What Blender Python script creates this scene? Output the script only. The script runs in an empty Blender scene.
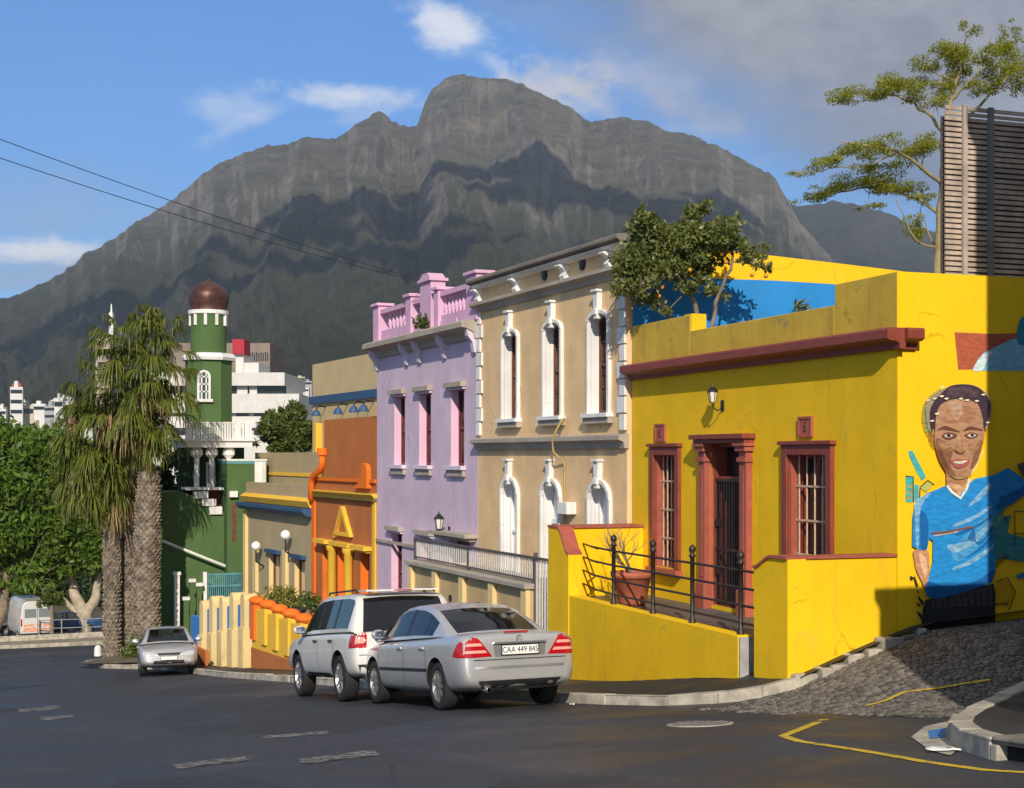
import bpy, bmesh, math, random
import numpy as np
from math import sin, cos, tan, atan2, radians, pi, sqrt, hypot
from mathutils import Vector, Matrix

# ------------------------------------------------------------------ camera, world, sun, exposure
C = bpy.context.scene.collection
SC = bpy.context.scene
TH = radians(19.8)          # the street axis (+Y) lies this far left of the view axis
F, CX, HY = 1450.0, 512.0, 456.0
cam_d = bpy.data.cameras.new('camera')
cam = bpy.data.objects.new('camera', cam_d); C.objects.link(cam)
cam.location = (0, 0, 0)    # eye level is z = 0; the ground under the camera is 1.6 m lower
cam.rotation_euler = (pi/2, 0, -TH)
cam_d.sensor_width = 36; cam_d.lens = 36*F/1024
cam_d.shift_y = (HY-394)/1024
cam_d.clip_start = 0.1; cam_d.clip_end = 30000
SC.camera = cam

SUN = Vector((-0.36, -1.0, 0.62)).normalized()
SUN_EL = math.asin(SUN.z); SUN_AZ = atan2(SUN.x, SUN.y)
sl = bpy.data.lights.new('sun', 'SUN'); sl.energy = 4.8; sl.angle = radians(0.5); sl.color = (1, .90, .76)
so = bpy.data.objects.new('sun', sl); C.objects.link(so)
so.rotation_euler = SUN.to_track_quat('Z', 'Y').to_euler()
SC.view_settings.view_transform = 'Standard'; SC.view_settings.look = 'None'
SC.view_settings.exposure = 0.28; SC.view_settings.gamma = 1
SC.view_settings.use_curve_mapping = False
SC.cycles.use_denoising = True
SC.cycles.max_bounces = 6; SC.cycles.transparent_max_bounces = 12
SC.cycles.sample_clamp_indirect = 6

class NT:
    """small helper for writing node trees"""
    def __init__(s, tree): s.t = tree; s.n = tree.nodes; s.l = tree.links
    def new(s, typ, **kw):
        x = s.n.new(typ)
        for k, v in kw.items(): setattr(x, k, v)
        return x
    def put(s, sock, v):
        if v is None: return
        if isinstance(v, bpy.types.NodeSocket): s.l.new(v, sock)
        else:
            if sock.type == 'RGBA' and len(v) == 3: v = (*v, 1)
            sock.default_value = v
    def m(s, op, a, b=None, c=None, clamp=False):
        x = s.new('ShaderNodeMath', operation=op, use_clamp=clamp)
        for i, v in enumerate((a, b, c)): s.put(x.inputs[i], v)
        return x.outputs[0]
    def mix(s, f, a, b, mode='MIX'):
        x = s.new('ShaderNodeMix', data_type='RGBA', blend_type=mode)
        s.put(x.inputs[0], f); s.put(x.inputs[6], a); s.put(x.inputs[7], b)
        return x.outputs[2]
    def noise(s, vec, scale, detail=4, rough=.55, dist=0, out=0):
        x = s.new('ShaderNodeTexNoise'); s.put(x.inputs['Vector'], vec)
        x.inputs['Scale'].default_value = scale; x.inputs['Detail'].default_value = detail
        x.inputs['Roughness'].default_value = rough; x.inputs['Distortion'].default_value = dist
        return x.outputs[out]
    def mapr(s, v, a, b, c=0., d=1., smooth=True):
        x = s.new('ShaderNodeMapRange'); x.interpolation_type = 'SMOOTHSTEP' if smooth else 'LINEAR'
        s.put(x.inputs[0], v)
        for i, q in enumerate((a, b, c, d)): s.put(x.inputs[i+1], q)
        return x.outputs[0]
    def mapping(s, vec, scale=(1, 1, 1), rot=(0, 0, 0), loc=(0, 0, 0)):
        x = s.new('ShaderNodeMapping'); s.put(x.inputs[0], vec)
        x.inputs[1].default_value = loc; x.inputs[2].default_value = rot; x.inputs[3].default_value = scale
        return x.outputs[0]
    def xyz(s, vec):
        x = s.new('ShaderNodeSeparateXYZ'); s.put(x.inputs[0], vec); return x.outputs
    def comb(s, a, b, c=0.):
        x = s.new('ShaderNodeCombineXYZ')
        for i, v in enumerate((a, b, c)): s.put(x.inputs[i], v)
        return x.outputs[0]
    def bump(s, h, strength=.3, dist=.05):
        x = s.new('ShaderNodeBump'); s.put(x.inputs['Height'], h)
        x.inputs['Strength'].default_value = strength; x.inputs['Distance'].default_value = dist
        return x.outputs[0]

world = bpy.data.worlds.new('World'); SC.world = world; world.use_nodes = True
w = NT(world.node_tree); w.n.clear()
sky = w.new('ShaderNodeTexSky', sky_type='NISHITA'); sky.sun_disc = False
sky.sun_elevation = SUN_EL; sky.sun_rotation = SUN_AZ
sky.air_density = 1.0; sky.dust_density = 0.4; sky.ozone_density = 2.4; sky.altitude = 100
d = w.mapping(w.new('ShaderNodeTexCoord').outputs['Generated'], rot=(0, 0, TH))
dx, dy, dz = w.xyz(d)
dyy = w.m('MAXIMUM', w.m('ABSOLUTE', dy), .08)
U = w.m('DIVIDE', dx, dyy); V = w.m('DIVIDE', dz, dyy)      # gnomonic direction coordinates of the sky ahead
uv3 = w.comb(U, V, 0.)
n1 = w.noise(w.mapping(uv3, (1, 1.7, 1)), 9, 6, .6)
n2 = w.noise(w.mapping(uv3, (1, 1.5, 1), loc=(3, 1, 0)), 24, 6, .62)
n3 = w.noise(w.mapping(uv3, (1, 2.2, 1), loc=(7, 2, 0)), 5, 5, .55)
nn = w.m('SUBTRACT', w.m('ADD', w.m('MULTIPLY', n1, .55), w.m('MULTIPLY', n2, .45)), .5)
def px_u(px): return (px-CX)/F
def px_v(py): return (HY-py)/F
def blob(px, py, rx, ry, tilt=0., amp=4.2, lo=.10, hi=1.15):
    a = w.m('SUBTRACT', U, px_u(px)); b = w.m('SUBTRACT', V, px_v(py))
    ca, sa = cos(tilt), sin(tilt)
    a2 = w.m('ADD', w.m('MULTIPLY', a, ca*F/rx), w.m('MULTIPLY', b, sa*F/rx))
    b2 = w.m('ADD', w.m('MULTIPLY', a, -sa*F/ry), w.m('MULTIPLY', b, ca*F/ry))
    r = w.m('SQRT', w.m('ADD', w.m('MULTIPLY', a2, a2), w.m('MULTIPLY', b2, b2)))
    q = w.m('ADD', w.m('SUBTRACT', 1.15, r), w.m('MULTIPLY', nn, amp))
    return w.mapr(q, lo, hi)
col = w.mix(1., sky.outputs[0], (.46, .86, 1.30), 'MULTIPLY')
# thin veil low on the left, then white cumulus bands and puffs, then the grey bank at the right
WHITE = (8.6, 8.8, 9.2); CREAM = (7.2, 6.7, 6.3); GREY = (2.55, 2.6, 2.9)
veil = w.m('MULTIPLY', blob(40, 215, 260, 70, amp=2.0), .40)
col = w.mix(veil, col, (3.9, 4.6, 5.6))
for args, op, cc in (((10, 278, 170, 30, 0), .75, (3.6, 4.6, 6.2)), ((40, 250, 85, 15, .05), 1., WHITE), ((10, 246, 70, 14, 0), .9, WHITE),
                     ((350, 95, 75, 17, -.1), .75, WHITE), ((222, 106, 44, 26, 0), .38, WHITE),
                     ((455, 32, 80, 30, -.45), .85, WHITE), ((430, 20, 40, 16, 0), .5, WHITE), ((490, 60, 40, 16, -.6), .6, WHITE), ((575, 88, 75, 34, -.45), .85, CREAM),
                     ((660, 95, 100, 34, -.45), .55, CREAM), ((540, 95, 60, 18, -.5), .6, CREAM), ((380, 112, 60, 10, .2), .35, WHITE), ((250, 120, 60, 12, .4), .25, WHITE)):
    col = w.mix(w.m('MULTIPLY', blob(*args), op), col, cc)
edge = w.m('ADD', w.m('ADD', w.m('MULTIPLY', w.m('SUBTRACT', U, px_u(590)), .55),
                      w.m('SUBTRACT', V, px_v(58))), w.m('MULTIPLY', w.m('SUBTRACT', n3, .5), .16))
bank = w.m('MULTIPLY', w.mapr(edge, -.035, .075), .96)
gcol = w.mix(w.mapr(w.m('ADD', w.m('MULTIPLY', n3, .6), w.m('MULTIPLY', n2, .4)), .34, .64), (2.2, 2.3, 2.65), (3.9, 3.85, 4.0))
gcol = w.mix(w.mapr(V, px_v(215), px_v(60)), (1.5, 2.05, 3.1), gcol)
col = w.mix(bank, col, gcol)
bg = w.new('ShaderNodeBackground'); w.put(bg.inputs[0], col); bg.inputs[1].default_value = .10
wo = w.new('ShaderNodeOutputWorld'); w.l.new(bg.outputs[0], wo.inputs[0])

# ------------------------------------------------------------------ measuring helpers
CT, ST = cos(TH), sin(TH)
def at(px, py, depth):
    """world point seen at pixel (px, py) at a given depth along the view axis"""
    xc = (px-CX)/F*depth; zc = (HY-py)/F*depth
    return Vector((xc*CT+depth*ST, -xc*ST+depth*CT, zc))
def proj(p):
    xc = p[0]*CT-p[1]*ST; zc = p[0]*ST+p[1]*CT
    return CX+F*xc/zc, HY-F*p[2]/zc
def ip(tab, v):
    if v <= tab[0][0]: return tab[0][1]
    for (a, b), (c, e) in zip(tab, tab[1:]):
        if v <= c: return b+(e-b)*(v-a)/(c-a)
    return tab[-1][1]
def sst(a, b, v):
    t = min(1, max(0, (v-a)/(b-a))); return t*t*(3-2*t)
DROP = [(-80, -3.6), (0, 1.62), (10, 2.42), (18.6, 3.45), (42.8, 6.37), (60, 8.2), (80, 10.1), (120, 12.6), (200, 15), (500, 14), (3000, 10)]
RISE = [(8.6, 0), (9.63, .17), (10.55, .50), (11.63, .83), (13.3, .93), (20, 1.7), (60, 9), (200, 30)]
def G(x, y):
    """ground height (road level)"""
    z = -sum(ip(DROP, y+k) for k in (-3, -1.5, 0, 1.5, 3))/5
    s = sst(11.2, 16.3, y)*(1-sst(16.6, 23, y) if x < 12 else 1-.9*sst(30, 70, y))
    return z+ip(RISE, x)*s
def ground_at(px, py):
    """point of the ground seen at a pixel"""
    lo, hi = 4., 130.
    for k in range(400):
        dd = lo*(hi/lo)**(k/399); p = at(px, py, dd)
        if p.z <= G(p.x, p.y): return Vector((p.x, p.y, G(p.x, p.y)))
    return p

# ------------------------------------------------------------------ object helpers
def tag(o, label=None, cat=None, group=None, kind=None):
    if label: o['label'] = label
    if cat: o['category'] = cat
    if group: o['group'] = group
    if kind: o['kind'] = kind
    return o
def empty(name, loc, rz=0, label=None, cat=None, group=None):
    o = bpy.data.objects.new(name, None); C.objects.link(o)
    o.location = loc; o.rotation_euler = (0, 0, rz); o.empty_display_size = .2
    return tag(o, label, cat, group)
def copy_tree(o, parent=None):
    c = o.copy(); C.objects.link(c)
    if parent: c.parent = parent
    for ch in list(o.children): copy_tree(ch, c)
    return c

class MB:
    """collects faces with materials; build() links ONE mesh object"""
    def __init__(s): s.v = []; s.f = []; s.mi = []; s.mats = []; s.cur = 0; s.sm = []; s.smooth = False
    def mat(s, m):
        if m not in s.mats: s.mats.append(m)
        s.cur = s.mats.index(m); return s
    def add(s, vs, fs):
        b = len(s.v); s.v += [tuple(p) for p in vs]
        for f in fs: s.f.append([b+i for i in f]); s.mi.append(s.cur); s.sm.append(s.smooth)
        return s
    def quad(s, a, b, c, d_): return s.add([a, b, c, d_], [(0, 1, 2, 3)])
    def poly(s, pts): return s.add(pts, [tuple(range(len(pts)))])
    def box(s, x0, x1, y0, y1, z0, z1):
        x0, x1 = sorted((x0, x1)); y0, y1 = sorted((y0, y1)); z0, z1 = sorted((z0, z1))
        return s.add([(x0, y0, z0), (x1, y0, z0), (x1, y1, z0), (x0, y1, z0), (x0, y0, z1), (x1, y0, z1), (x1, y1, z1), (x0, y1, z1)],
                     [(0, 3, 2, 1), (4, 5, 6, 7), (0, 1, 5, 4), (1, 2, 6, 5), (2, 3, 7, 6), (3, 0, 4, 7)])
    def prism(s, pts, axis, a, b):
        """extrude a 2-D polygon along an axis ('x': pts are (y,z); 'y': (x,z); 'z': (x,y))"""
        n = len(pts)
        mk = {'x': lambda p, q: (q, p[0], p[1]), 'y': lambda p, q: (p[0], q, p[1]), 'z': lambda p, q: (p[0], p[1], q)}[axis]
        vs = [mk(p, a) for p in pts]+[mk(p, b) for p in pts]
        fs = [tuple(range(n))[::-1], tuple(range(n, 2*n))]+[(i, (i+1) % n, n+(i+1) % n, n+i) for i in range(n)]
        return s.add(vs, fs)
    def tube(s, pts, r, n=8, cap=True):
        pts = [Vector(p) for p in pts]; rs = r if isinstance(r, (list, tuple)) else [r]*len(pts)
        vs = []; fs = []; prev = None
        for i, p in enumerate(pts):
            t = (pts[min(i+1, len(pts)-1)]-pts[max(i-1, 0)])
            t = t.normalized() if t.length > 1e-9 else Vector((0, 0, 1))
            if prev is None:
                a = t.orthogonal().normalized()
            else:
                a = (prev-t*prev.dot(t)); a = a.normalized() if a.length > 1e-6 else t.orthogonal().normalized()
            prev = a; b = t.cross(a)
            for k in range(n):
                q = 2*pi*k/n; vs.append(p+(a*cos(q)+b*sin(q))*rs[i])
        for i in range(len(pts)-1):
            for k in range(n):
                fs.append((i*n+k, i*n+(k+1) % n, (i+1)*n+(k+1) % n, (i+1)*n+k))
        if cap: fs += [tuple(range(n))[::-1], tuple(range((len(pts)-1)*n, len(pts)*n))]
        return s.add(vs, fs)
    def lathe(s, prof, c=(0, 0, 0), n=20, axis='z', a0=0., a1=2*pi):
        full = abs(a1-a0-2*pi) < 1e-6; m = n if full else n+1
        vs = []; fs = []
        for r, h in prof:
            for k in range(m):
                q = a0+(a1-a0)*k/n; u, v = r*cos(q), r*sin(q)
                vs.append({'z': (c[0]+u, c[1]+v, c[2]+h), 'x': (c[0]+h, c[1]+u, c[2]+v), 'y': (c[0]+u, c[1]+h, c[2]+v)}[axis])
        for i in range(len(prof)-1):
            for k in range(n):
                k2 = (k+1) % m
                fs.append((i*m+k, i*m+k2, (i+1)*m+k2, (i+1)*m+k))
        return s.add(vs, fs)
    def ball(s, c, r, n=12, m=8):
        rx, ry, rz = r if isinstance(r, (tuple, list)) else (r, r, r)
        vs = []; fs = []
        for i in range(m+1):
            p = -pi/2+pi*i/m
            for k in range(n):
                q = 2*pi*k/n; vs.append((c[0]+rx*cos(p)*cos(q), c[1]+ry*cos(p)*sin(q), c[2]+rz*sin(p)))
        for i in range(m):
            for k in range(n): fs.append((i*n+k, i*n+(k+1) % n, (i+1)*n+(k+1) % n, (i+1)*n+k))
        return s.add(vs, fs)
    def build(s, name, m=None, parent=None, loc=(0, 0, 0), rz=0, bevel=0, smooth=False, sub=0, angle=None):
        me = bpy.data.meshes.new(name); me.from_pydata(s.v, [], s.f); me.update()
        for q in (s.mats or [m]): me.materials.append(q)
        if s.mats: me.polygons.foreach_set('material_index', s.mi)
        if smooth: me.polygons.foreach_set('use_smooth', [True]*len(s.f))
        elif any(s.sm): me.polygons.foreach_set('use_smooth', s.sm)
        if angle: me.polygons.foreach_set('use_smooth', [True]*len(s.f)); weld(me); me.set_sharp_from_angle(angle=radians(angle))
        o = bpy.data.objects.new(name, me); C.objects.link(o); o.location = loc; o.rotation_euler = (0, 0, rz)
        if parent: o.parent = parent
        if bevel:
            bv = o.modifiers.new('bevel', 'BEVEL'); bv.width = bevel; bv.segments = 2; bv.limit_method = 'ANGLE'; bv.angle_limit = radians(40)
        if sub:
            sb = o.modifiers.new('sub', 'SUBSURF'); sb.levels = sub; sb.render_levels = sub
        return o
def weld(me, d_=1e-4):
    bm = bmesh.new(); bm.from_mesh(me); bmesh.ops.remove_doubles(bm, verts=bm.verts, dist=d_)
    bmesh.ops.recalc_face_normals(bm, faces=bm.faces); bm.to_mesh(me); bm.free()
def fastmesh(name, V_, Fq, m, parent=None, loc=(0, 0, 0), smooth=False, mi=None):
    """numpy quads -> one mesh object"""
    me = bpy.data.meshes.new(name); n = len(Fq); k = Fq.shape[1]
    me.vertices.add(len(V_)); me.vertices.foreach_set('co', np.asarray(V_, dtype=np.float32).ravel())
    me.loops.add(n*k); me.loops.foreach_set('vertex_index', Fq.astype(np.int32).ravel())
    me.polygons.add(n); me.polygons.foreach_set('loop_start', np.arange(0, n*k, k, dtype=np.int32))
    for q in (m if isinstance(m, list) else [m]): me.materials.append(q)
    if mi is not None: me.polygons.foreach_set('material_index', mi.astype(np.int32))
    me.update(calc_edges=True); me.validate()
    if smooth: me.polygons.foreach_set('use_smooth', np.ones(n, dtype=bool))
    o = bpy.data.objects.new(name, me); C.objects.link(o); o.location = loc
    if parent: o.parent = parent
    return o

# ------------------------------------------------------------------ materials
MATS = {}
def pm(name, rgb, rough=.8, metal=0., spec=.5, coat=0., fn=None, emit=0.):
    """Principled material; fn(nt, bsdf, base) may extend it"""
    if name in MATS: return MATS[name]
    m = bpy.data.materials.new(name); m.use_nodes = True; MATS[name] = m
    nt = NT(m.node_tree); b = nt.n['Principled BSDF']
    b.inputs['Base Color'].default_value = (*rgb, 1); b.inputs['Roughness'].default_value = rough
    b.inputs['Metallic'].default_value = metal; b.inputs['Specular IOR Level'].default_value = spec
    b.inputs['Coat Weight'].default_value = coat
    if fn: fn(nt, b, rgb)
    return m
def sc3(c, k): return tuple(min(1., q*k) for q in c)
def objco(nt): return nt.new('ShaderNodeTexCoord').outputs['Object']
def plaster(name, rgb, var=.16, streak=.22, bump=.25, rough=.85, patch=None):
    """painted render: patchy coat, rain streaks, trowel bump"""
    def fn(nt, b, c):
        co = objco(nt)
        a = nt.noise(co, 1.1, 6, .6); f = nt.noise(co, 9, 5, .65)
        s = nt.noise(nt.mapping(co, (3.2, 3.2, .22)), 1.6, 5, .6)
        col = nt.mix(nt.mapr(a, .3, .72), sc3(c, 1-var), sc3(c, 1+var*.7))
        col = nt.mix(nt.m('MULTIPLY', nt.mapr(f, .5, .8), .35), col, sc3(c, 1.12))
        dirt = tuple(q*.5+.045 for q in sc3(c, .62))
        col = nt.mix(nt.m('MULTIPLY', nt.mapr(s, .52, .78), streak), col, dirt)
        vo = nt.new('ShaderNodeTexVoronoi', feature='DISTANCE_TO_EDGE'); nt.put(vo.inputs['Vector'], nt.mix(.22, co, nt.noise(co, 2.2, 5, .65, 0, 1))); vo.inputs['Scale'].default_value = .8
        ck = nt.m('MULTIPLY', nt.mapr(vo.outputs[0], 0., .009, 1., 0.), nt.mapr(a, .52, .62))
        col = nt.mix(nt.m('MULTIPLY', ck, .55), col, sc3(c, .35))
        if patch:
            p = nt.noise(nt.mapping(co, (1, 1, 1), loc=(4, 2, 9)), 1.9, 7, .66)
            col = nt.mix(nt.m('MULTIPLY', nt.mapr(p, .60, .68), patch[1]), col, patch[0])
        nt.put(b.inputs['Base Color'], col)
        h = nt.m('ADD', nt.m('MULTIPLY', f, .5), nt.m('MULTIPLY', nt.noise(co, 45, 4, .6), .5))
        nt.put(b.inputs['Normal'], nt.bump(h, bump, .02))
    return pm(name, rgb, rough, fn=fn, spec=.3)
def worn(name, rgb, rough=.6, var=.25, scale=6, metal=0., bump=.15, spec=.4):
    def fn(nt, b, c):
        co = objco(nt); a = nt.noise(co, scale, 6, .62)
        nt.put(b.inputs['Base Color'], nt.mix(nt.mapr(a, .3, .72), sc3(c, 1-var), sc3(c, 1+var)))
        nt.put(b.inputs['Roughness'], nt.mapr(a, .3, .8, rough*.85, min(1, rough*1.15)))
        nt.put(b.inputs['Normal'], nt.bump(nt.noise(co, scale*6, 4), bump, .01))
    return pm(name, rgb, rough, metal, spec, fn=fn)
def leafmat(name, rgb, rgb2, trans=.35, rough=.5):
    m = bpy.data.materials.new(name); m.use_nodes = True; MATS[name] = m
    nt = NT(m.node_tree); b = nt.n['Principled BSDF']
    r = nt.new('ShaderNodeNewGeometry').outputs['Random Per Island']
    col = nt.mix(r, rgb, rgb2); nt.put(b.inputs['Base Color'], col)
    b.inputs['Roughness'].default_value = rough; b.inputs['Specular IOR Level'].default_value = .35
    tr = nt.new('ShaderNodeBsdfTranslucent'); nt.put(tr.inputs[0], nt.mix(1., col, (1.3, 1.25, .55), 'MULTIPLY'))
    mx = nt.new('ShaderNodeMixShader'); mx.inputs[0].default_value = trans
    nt.l.new(b.outputs[0], mx.inputs[1]); nt.l.new(tr.outputs[0], mx.inputs[2])
    nt.l.new(mx.outputs[0], nt.n['Material Output'].inputs[0])
    return m
def glassmat(name, tint=(.5, .55, .55), t=.5, rough=.03):
    """thin window glass: tinted see-through plus reflection"""
    m = bpy.data.materials.new(name); m.use_nodes = True; MATS[name] = m
    nt = NT(m.node_tree); nt.n.remove(nt.n['Principled BSDF'])
    gl = nt.new('ShaderNodeBsdfGlossy'); gl.inputs['Roughness'].default_value = rough
    tr = nt.new('ShaderNodeBsdfTransparent'); nt.put(tr.inputs[0], tint)
    fr = nt.new('ShaderNodeFresnel'); fr.inputs[0].default_value = 1.5
    mx = nt.new('ShaderNodeMixShader'); nt.put(mx.inputs[0], nt.m('ADD', fr.outputs[0], t*.12))
    nt.l.new(tr.outputs[0], mx.inputs[1]); nt.l.new(gl.outputs[0], mx.inputs[2])
    nt.l.new(mx.outputs[0], nt.n['Material Output'].inputs[0])
    return m

# ------------------------------------------------------------------ value noise (for terrain)
_rng = np.random.RandomState(5); _T = _rng.rand(256, 256)
def vnoise(x, y):
    xi = np.floor(x).astype(int); yi = np.floor(y).astype(int); fx = x-xi; fy = y-yi
    fx = fx*fx*(3-2*fx); fy = fy*fy*(3-2*fy)
    a = _T[xi % 256, yi % 256]; b = _T[(xi+1) % 256, yi % 256]; c = _T[xi % 256, (yi+1) % 256]; e = _T[(xi+1) % 256, (yi+1) % 256]
    return a+(b-a)*fx+(c-a)*fy+(a-b-c+e)*fx*fy
def fbm(x, y, o=5, g=.5):
    s = 0; a = 1; t = 0
    for k in range(o): s = s+a*vnoise(x*2**k+17*k, y*2**k+31*k); t += a; a *= g
    return s/t
def ridged(x, y, o=5, g=.55):
    s = 0; a = 1; t = 0
    for k in range(o): s = s+a*(1-np.abs(2*vnoise(x*2**k+13*k, y*2**k+7*k)-1)); t += a; a *= g
    return s/t

# ------------------------------------------------------------------ mountains and terrain
def rockmat(name, green, rock, strata, hz):
    def fn(nt, b, c):
        co = objco(nt); g = nt.new('ShaderNodeNewGeometry')
        nz = nt.xyz(g.outputs['Normal'])[2]
        n = nt.noise(co, .0042, 8, .66); n2 = nt.noise(co, .02, 10, .74)
        st = nt.noise(nt.mapping(co, (.22, .22, 1.5)), .02, 9, .74, .3)
        steep = nt.mapr(nt.m('ADD', nz, nt.m('MULTIPLY', nt.m('SUBTRACT', n2, .5), .7)), .56, .80, 1., 0.)
        hgt = nt.mapr(nt.m('ADD', nt.xyz(co)[2], nt.m('MULTIPLY', nt.m('SUBTRACT', n, .5), 330)), hz[0], hz[1])
        veg = nt.mix(nt.mapr(n2, .34, .68), sc3(green, .62), sc3(green, 1.35))
        veg = nt.mix(nt.m('MULTIPLY', nt.mapr(n, .5, .72), .6), veg, (.12, .105, .06))
        rk = nt.mix(nt.mapr(nt.m('ADD', nt.m('MULTIPLY', st, .45), nt.m('MULTIPLY', n2, .55)), .40, .62), strata, rock)
        cr_ = nt.noise(nt.mapping(co, (1, 1, .8)), .035, 9, .75); rk = nt.mix(nt.m('MULTIPLY', nt.mapr(cr_, .5, .68), .75), rk, sc3(strata, .55))
        rk = nt.mix(nt.m('MULTIPLY', nt.mapr(n2, .52, .72), .6), rk, sc3(green, .8))
        k = nt.m('MULTIPLY', nt.m('ADD', nt.m('MULTIPLY', steep, .75), nt.m('MULTIPLY', hgt, .5)), 1., clamp=True)
        k = nt.m('MULTIPLY', k, hgt if name == 'slope' else nt.mapr(hgt, 0., .6, .25, 1.))
        nt.put(b.inputs['Base Color'], nt.mix(k, veg, rk))
        h = nt.m('ADD', nt.m('ADD', nt.m('MULTIPLY', n2, 1.), nt.m('MULTIPLY', st, .25)), nt.m('MULTIPLY', nt.noise(co, .06, 8, .78), .8))
        nt.put(b.inputs['Normal'], nt.bump(h, 1., 26))
    return pm(name, green, .95, fn=fn, spec=.1)
M_MTN = rockmat('fynbos_and_rock', (.070, .078, .036), (.42, .375, .31), (.19, .172, .145), (270, 640))
M_FAR = rockmat('far_rock', (.06, .066, .045), (.13, .125, .12), (.075, .075, .075), (350, 900))

SIL = [(-500, 352), (-250, 340), (-60, 316), (0, 300), (40, 284), (75, 265), (82, 256), (100, 246), (130, 226), (165, 204), (190, 186), (215, 166), (240, 156),
       (265, 148), (290, 142), (310, 138), (330, 141), (345, 134), (360, 122), (378, 112), (392, 119), (408, 127), (418, 124), (424, 104),
       (432, 90), (445, 78), (462, 74), (482, 77), (500, 80), (520, 84), (545, 95), (570, 108), (590, 122), (605, 119), (625, 117),
       (650, 120), (665, 128), (685, 132), (700, 137), (715, 146), (740, 157), (760, 170), (775, 178), (785, 196), (800, 222), (820, 248), (860, 275), (950, 300), (1100, 330), (1500, 350)]
SIL2 = [(600, 300), (700, 240), (785, 203), (800, 205), (830, 203), (860, 206), (890, 212), (920, 226), (945, 236), (1000, 246), (1100, 240), (1300, 215), (1700, 250)]
def footz(dist): return np.interp(dist, [300, 600, 900, 1300], [-15, -6, 22, 62])
def mountain(name, sil, d0, d1, z_top_only, nx, nt_, pexp, mt, px0, px1, seed):
    px = np.linspace(px0, px1, nx); top = np.interp(px, [s[0] for s in sil], [s[1] for s in sil])
    top = top+(fbm(px*.05+seed, px*0+3, 4)-.5)*7+(fbm(px*.25+seed, px*0+8, 3)-.5)*4
    t = np.linspace(0, 1.25, nt_)[:, None]; tt = np.minimum(t, 1)
    D = d0+(d1-d0)*t; D = D+(fbm(px*.012+seed, px*0+1, 3)-.5)[None, :]*500*tt   # spurs come forward, gullies step back
    Hh = (HY-top)/F*(d1+(fbm(px*.012+seed, px*0+1, 3)-.5)*500)
    z0 = footz(d0)
    p = .40*tt+.60*tt**pexp
    for c_, wd, am in ((.66, .03, .05), (.80, .022, .06), (.94, .02, .05)):     # cliff bands
        cc = c_+(fbm(px*.02+c_*50, px*0, 4)-.5)[None, :]*.24; am = am*(.3+1.4*fbm(px*.03+c_*90, px*0+5, 3))[None, :]
        p = p+am*(1/(1+np.exp(-(tt-cc)/wd*2.2))-.5)*np.minimum(1, (1-tt)*14)*np.minimum(1, tt*3)
    Z = z0+(Hh[None, :]-z0)*p
    X_ = (px-CX)[None, :]*.01
    rg = ridged(X_*1.3+fbm(X_, tt*4, 3)*1.0+seed, tt*1.3+0*X_, 6)-.55
    env = np.sin(np.minimum(tt, 1)*pi)**1.1*(1-.5*tt**4)
    Z = Z+rg*env*(z_top_only*.13)
    Z = Z+(fbm(X_*7+seed, tt*11, 7, .6)-.5)*env*52
    Z = np.where(t <= 1, np.minimum(Z, ((HY-top)/F)[None, :]*D), Z)      # nothing stands above the skyline
    back = np.maximum(t-1, 0)
    Z = Z-back*z_top_only*3.2
    xc = (px-CX)/F*D
    P = np.stack([xc*CT+D*ST, -xc*ST+D*CT, Z], -1)
    V_ = P.reshape(-1, 3); i = np.arange(nt_-1)[:, None]*nx+np.arange(nx-1)[None, :]; i = i.ravel()
    o = fastmesh(name, V_, np.stack([i, i+1, i+nx+1, i+nx], -1), mt, smooth=True)
    tag(o, kind='structure'); return px, D, Z
mpx, mD, mZ = mountain('mountain', SIL, 520, 3700, 830, 980, 330, 1.75, M_MTN, -480, 1480, 2.0)
mountain('mountain_ridge', SIL2, 1500, 4700, 800, 260, 120, 1.3, M_FAR, 560, 1680, 9.0)
def slope_z(px, dist):
    j = int(np.argmin(np.abs(mpx-px))); return float(np.interp(dist, mD[:, j], mZ[:, j]))
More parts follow.
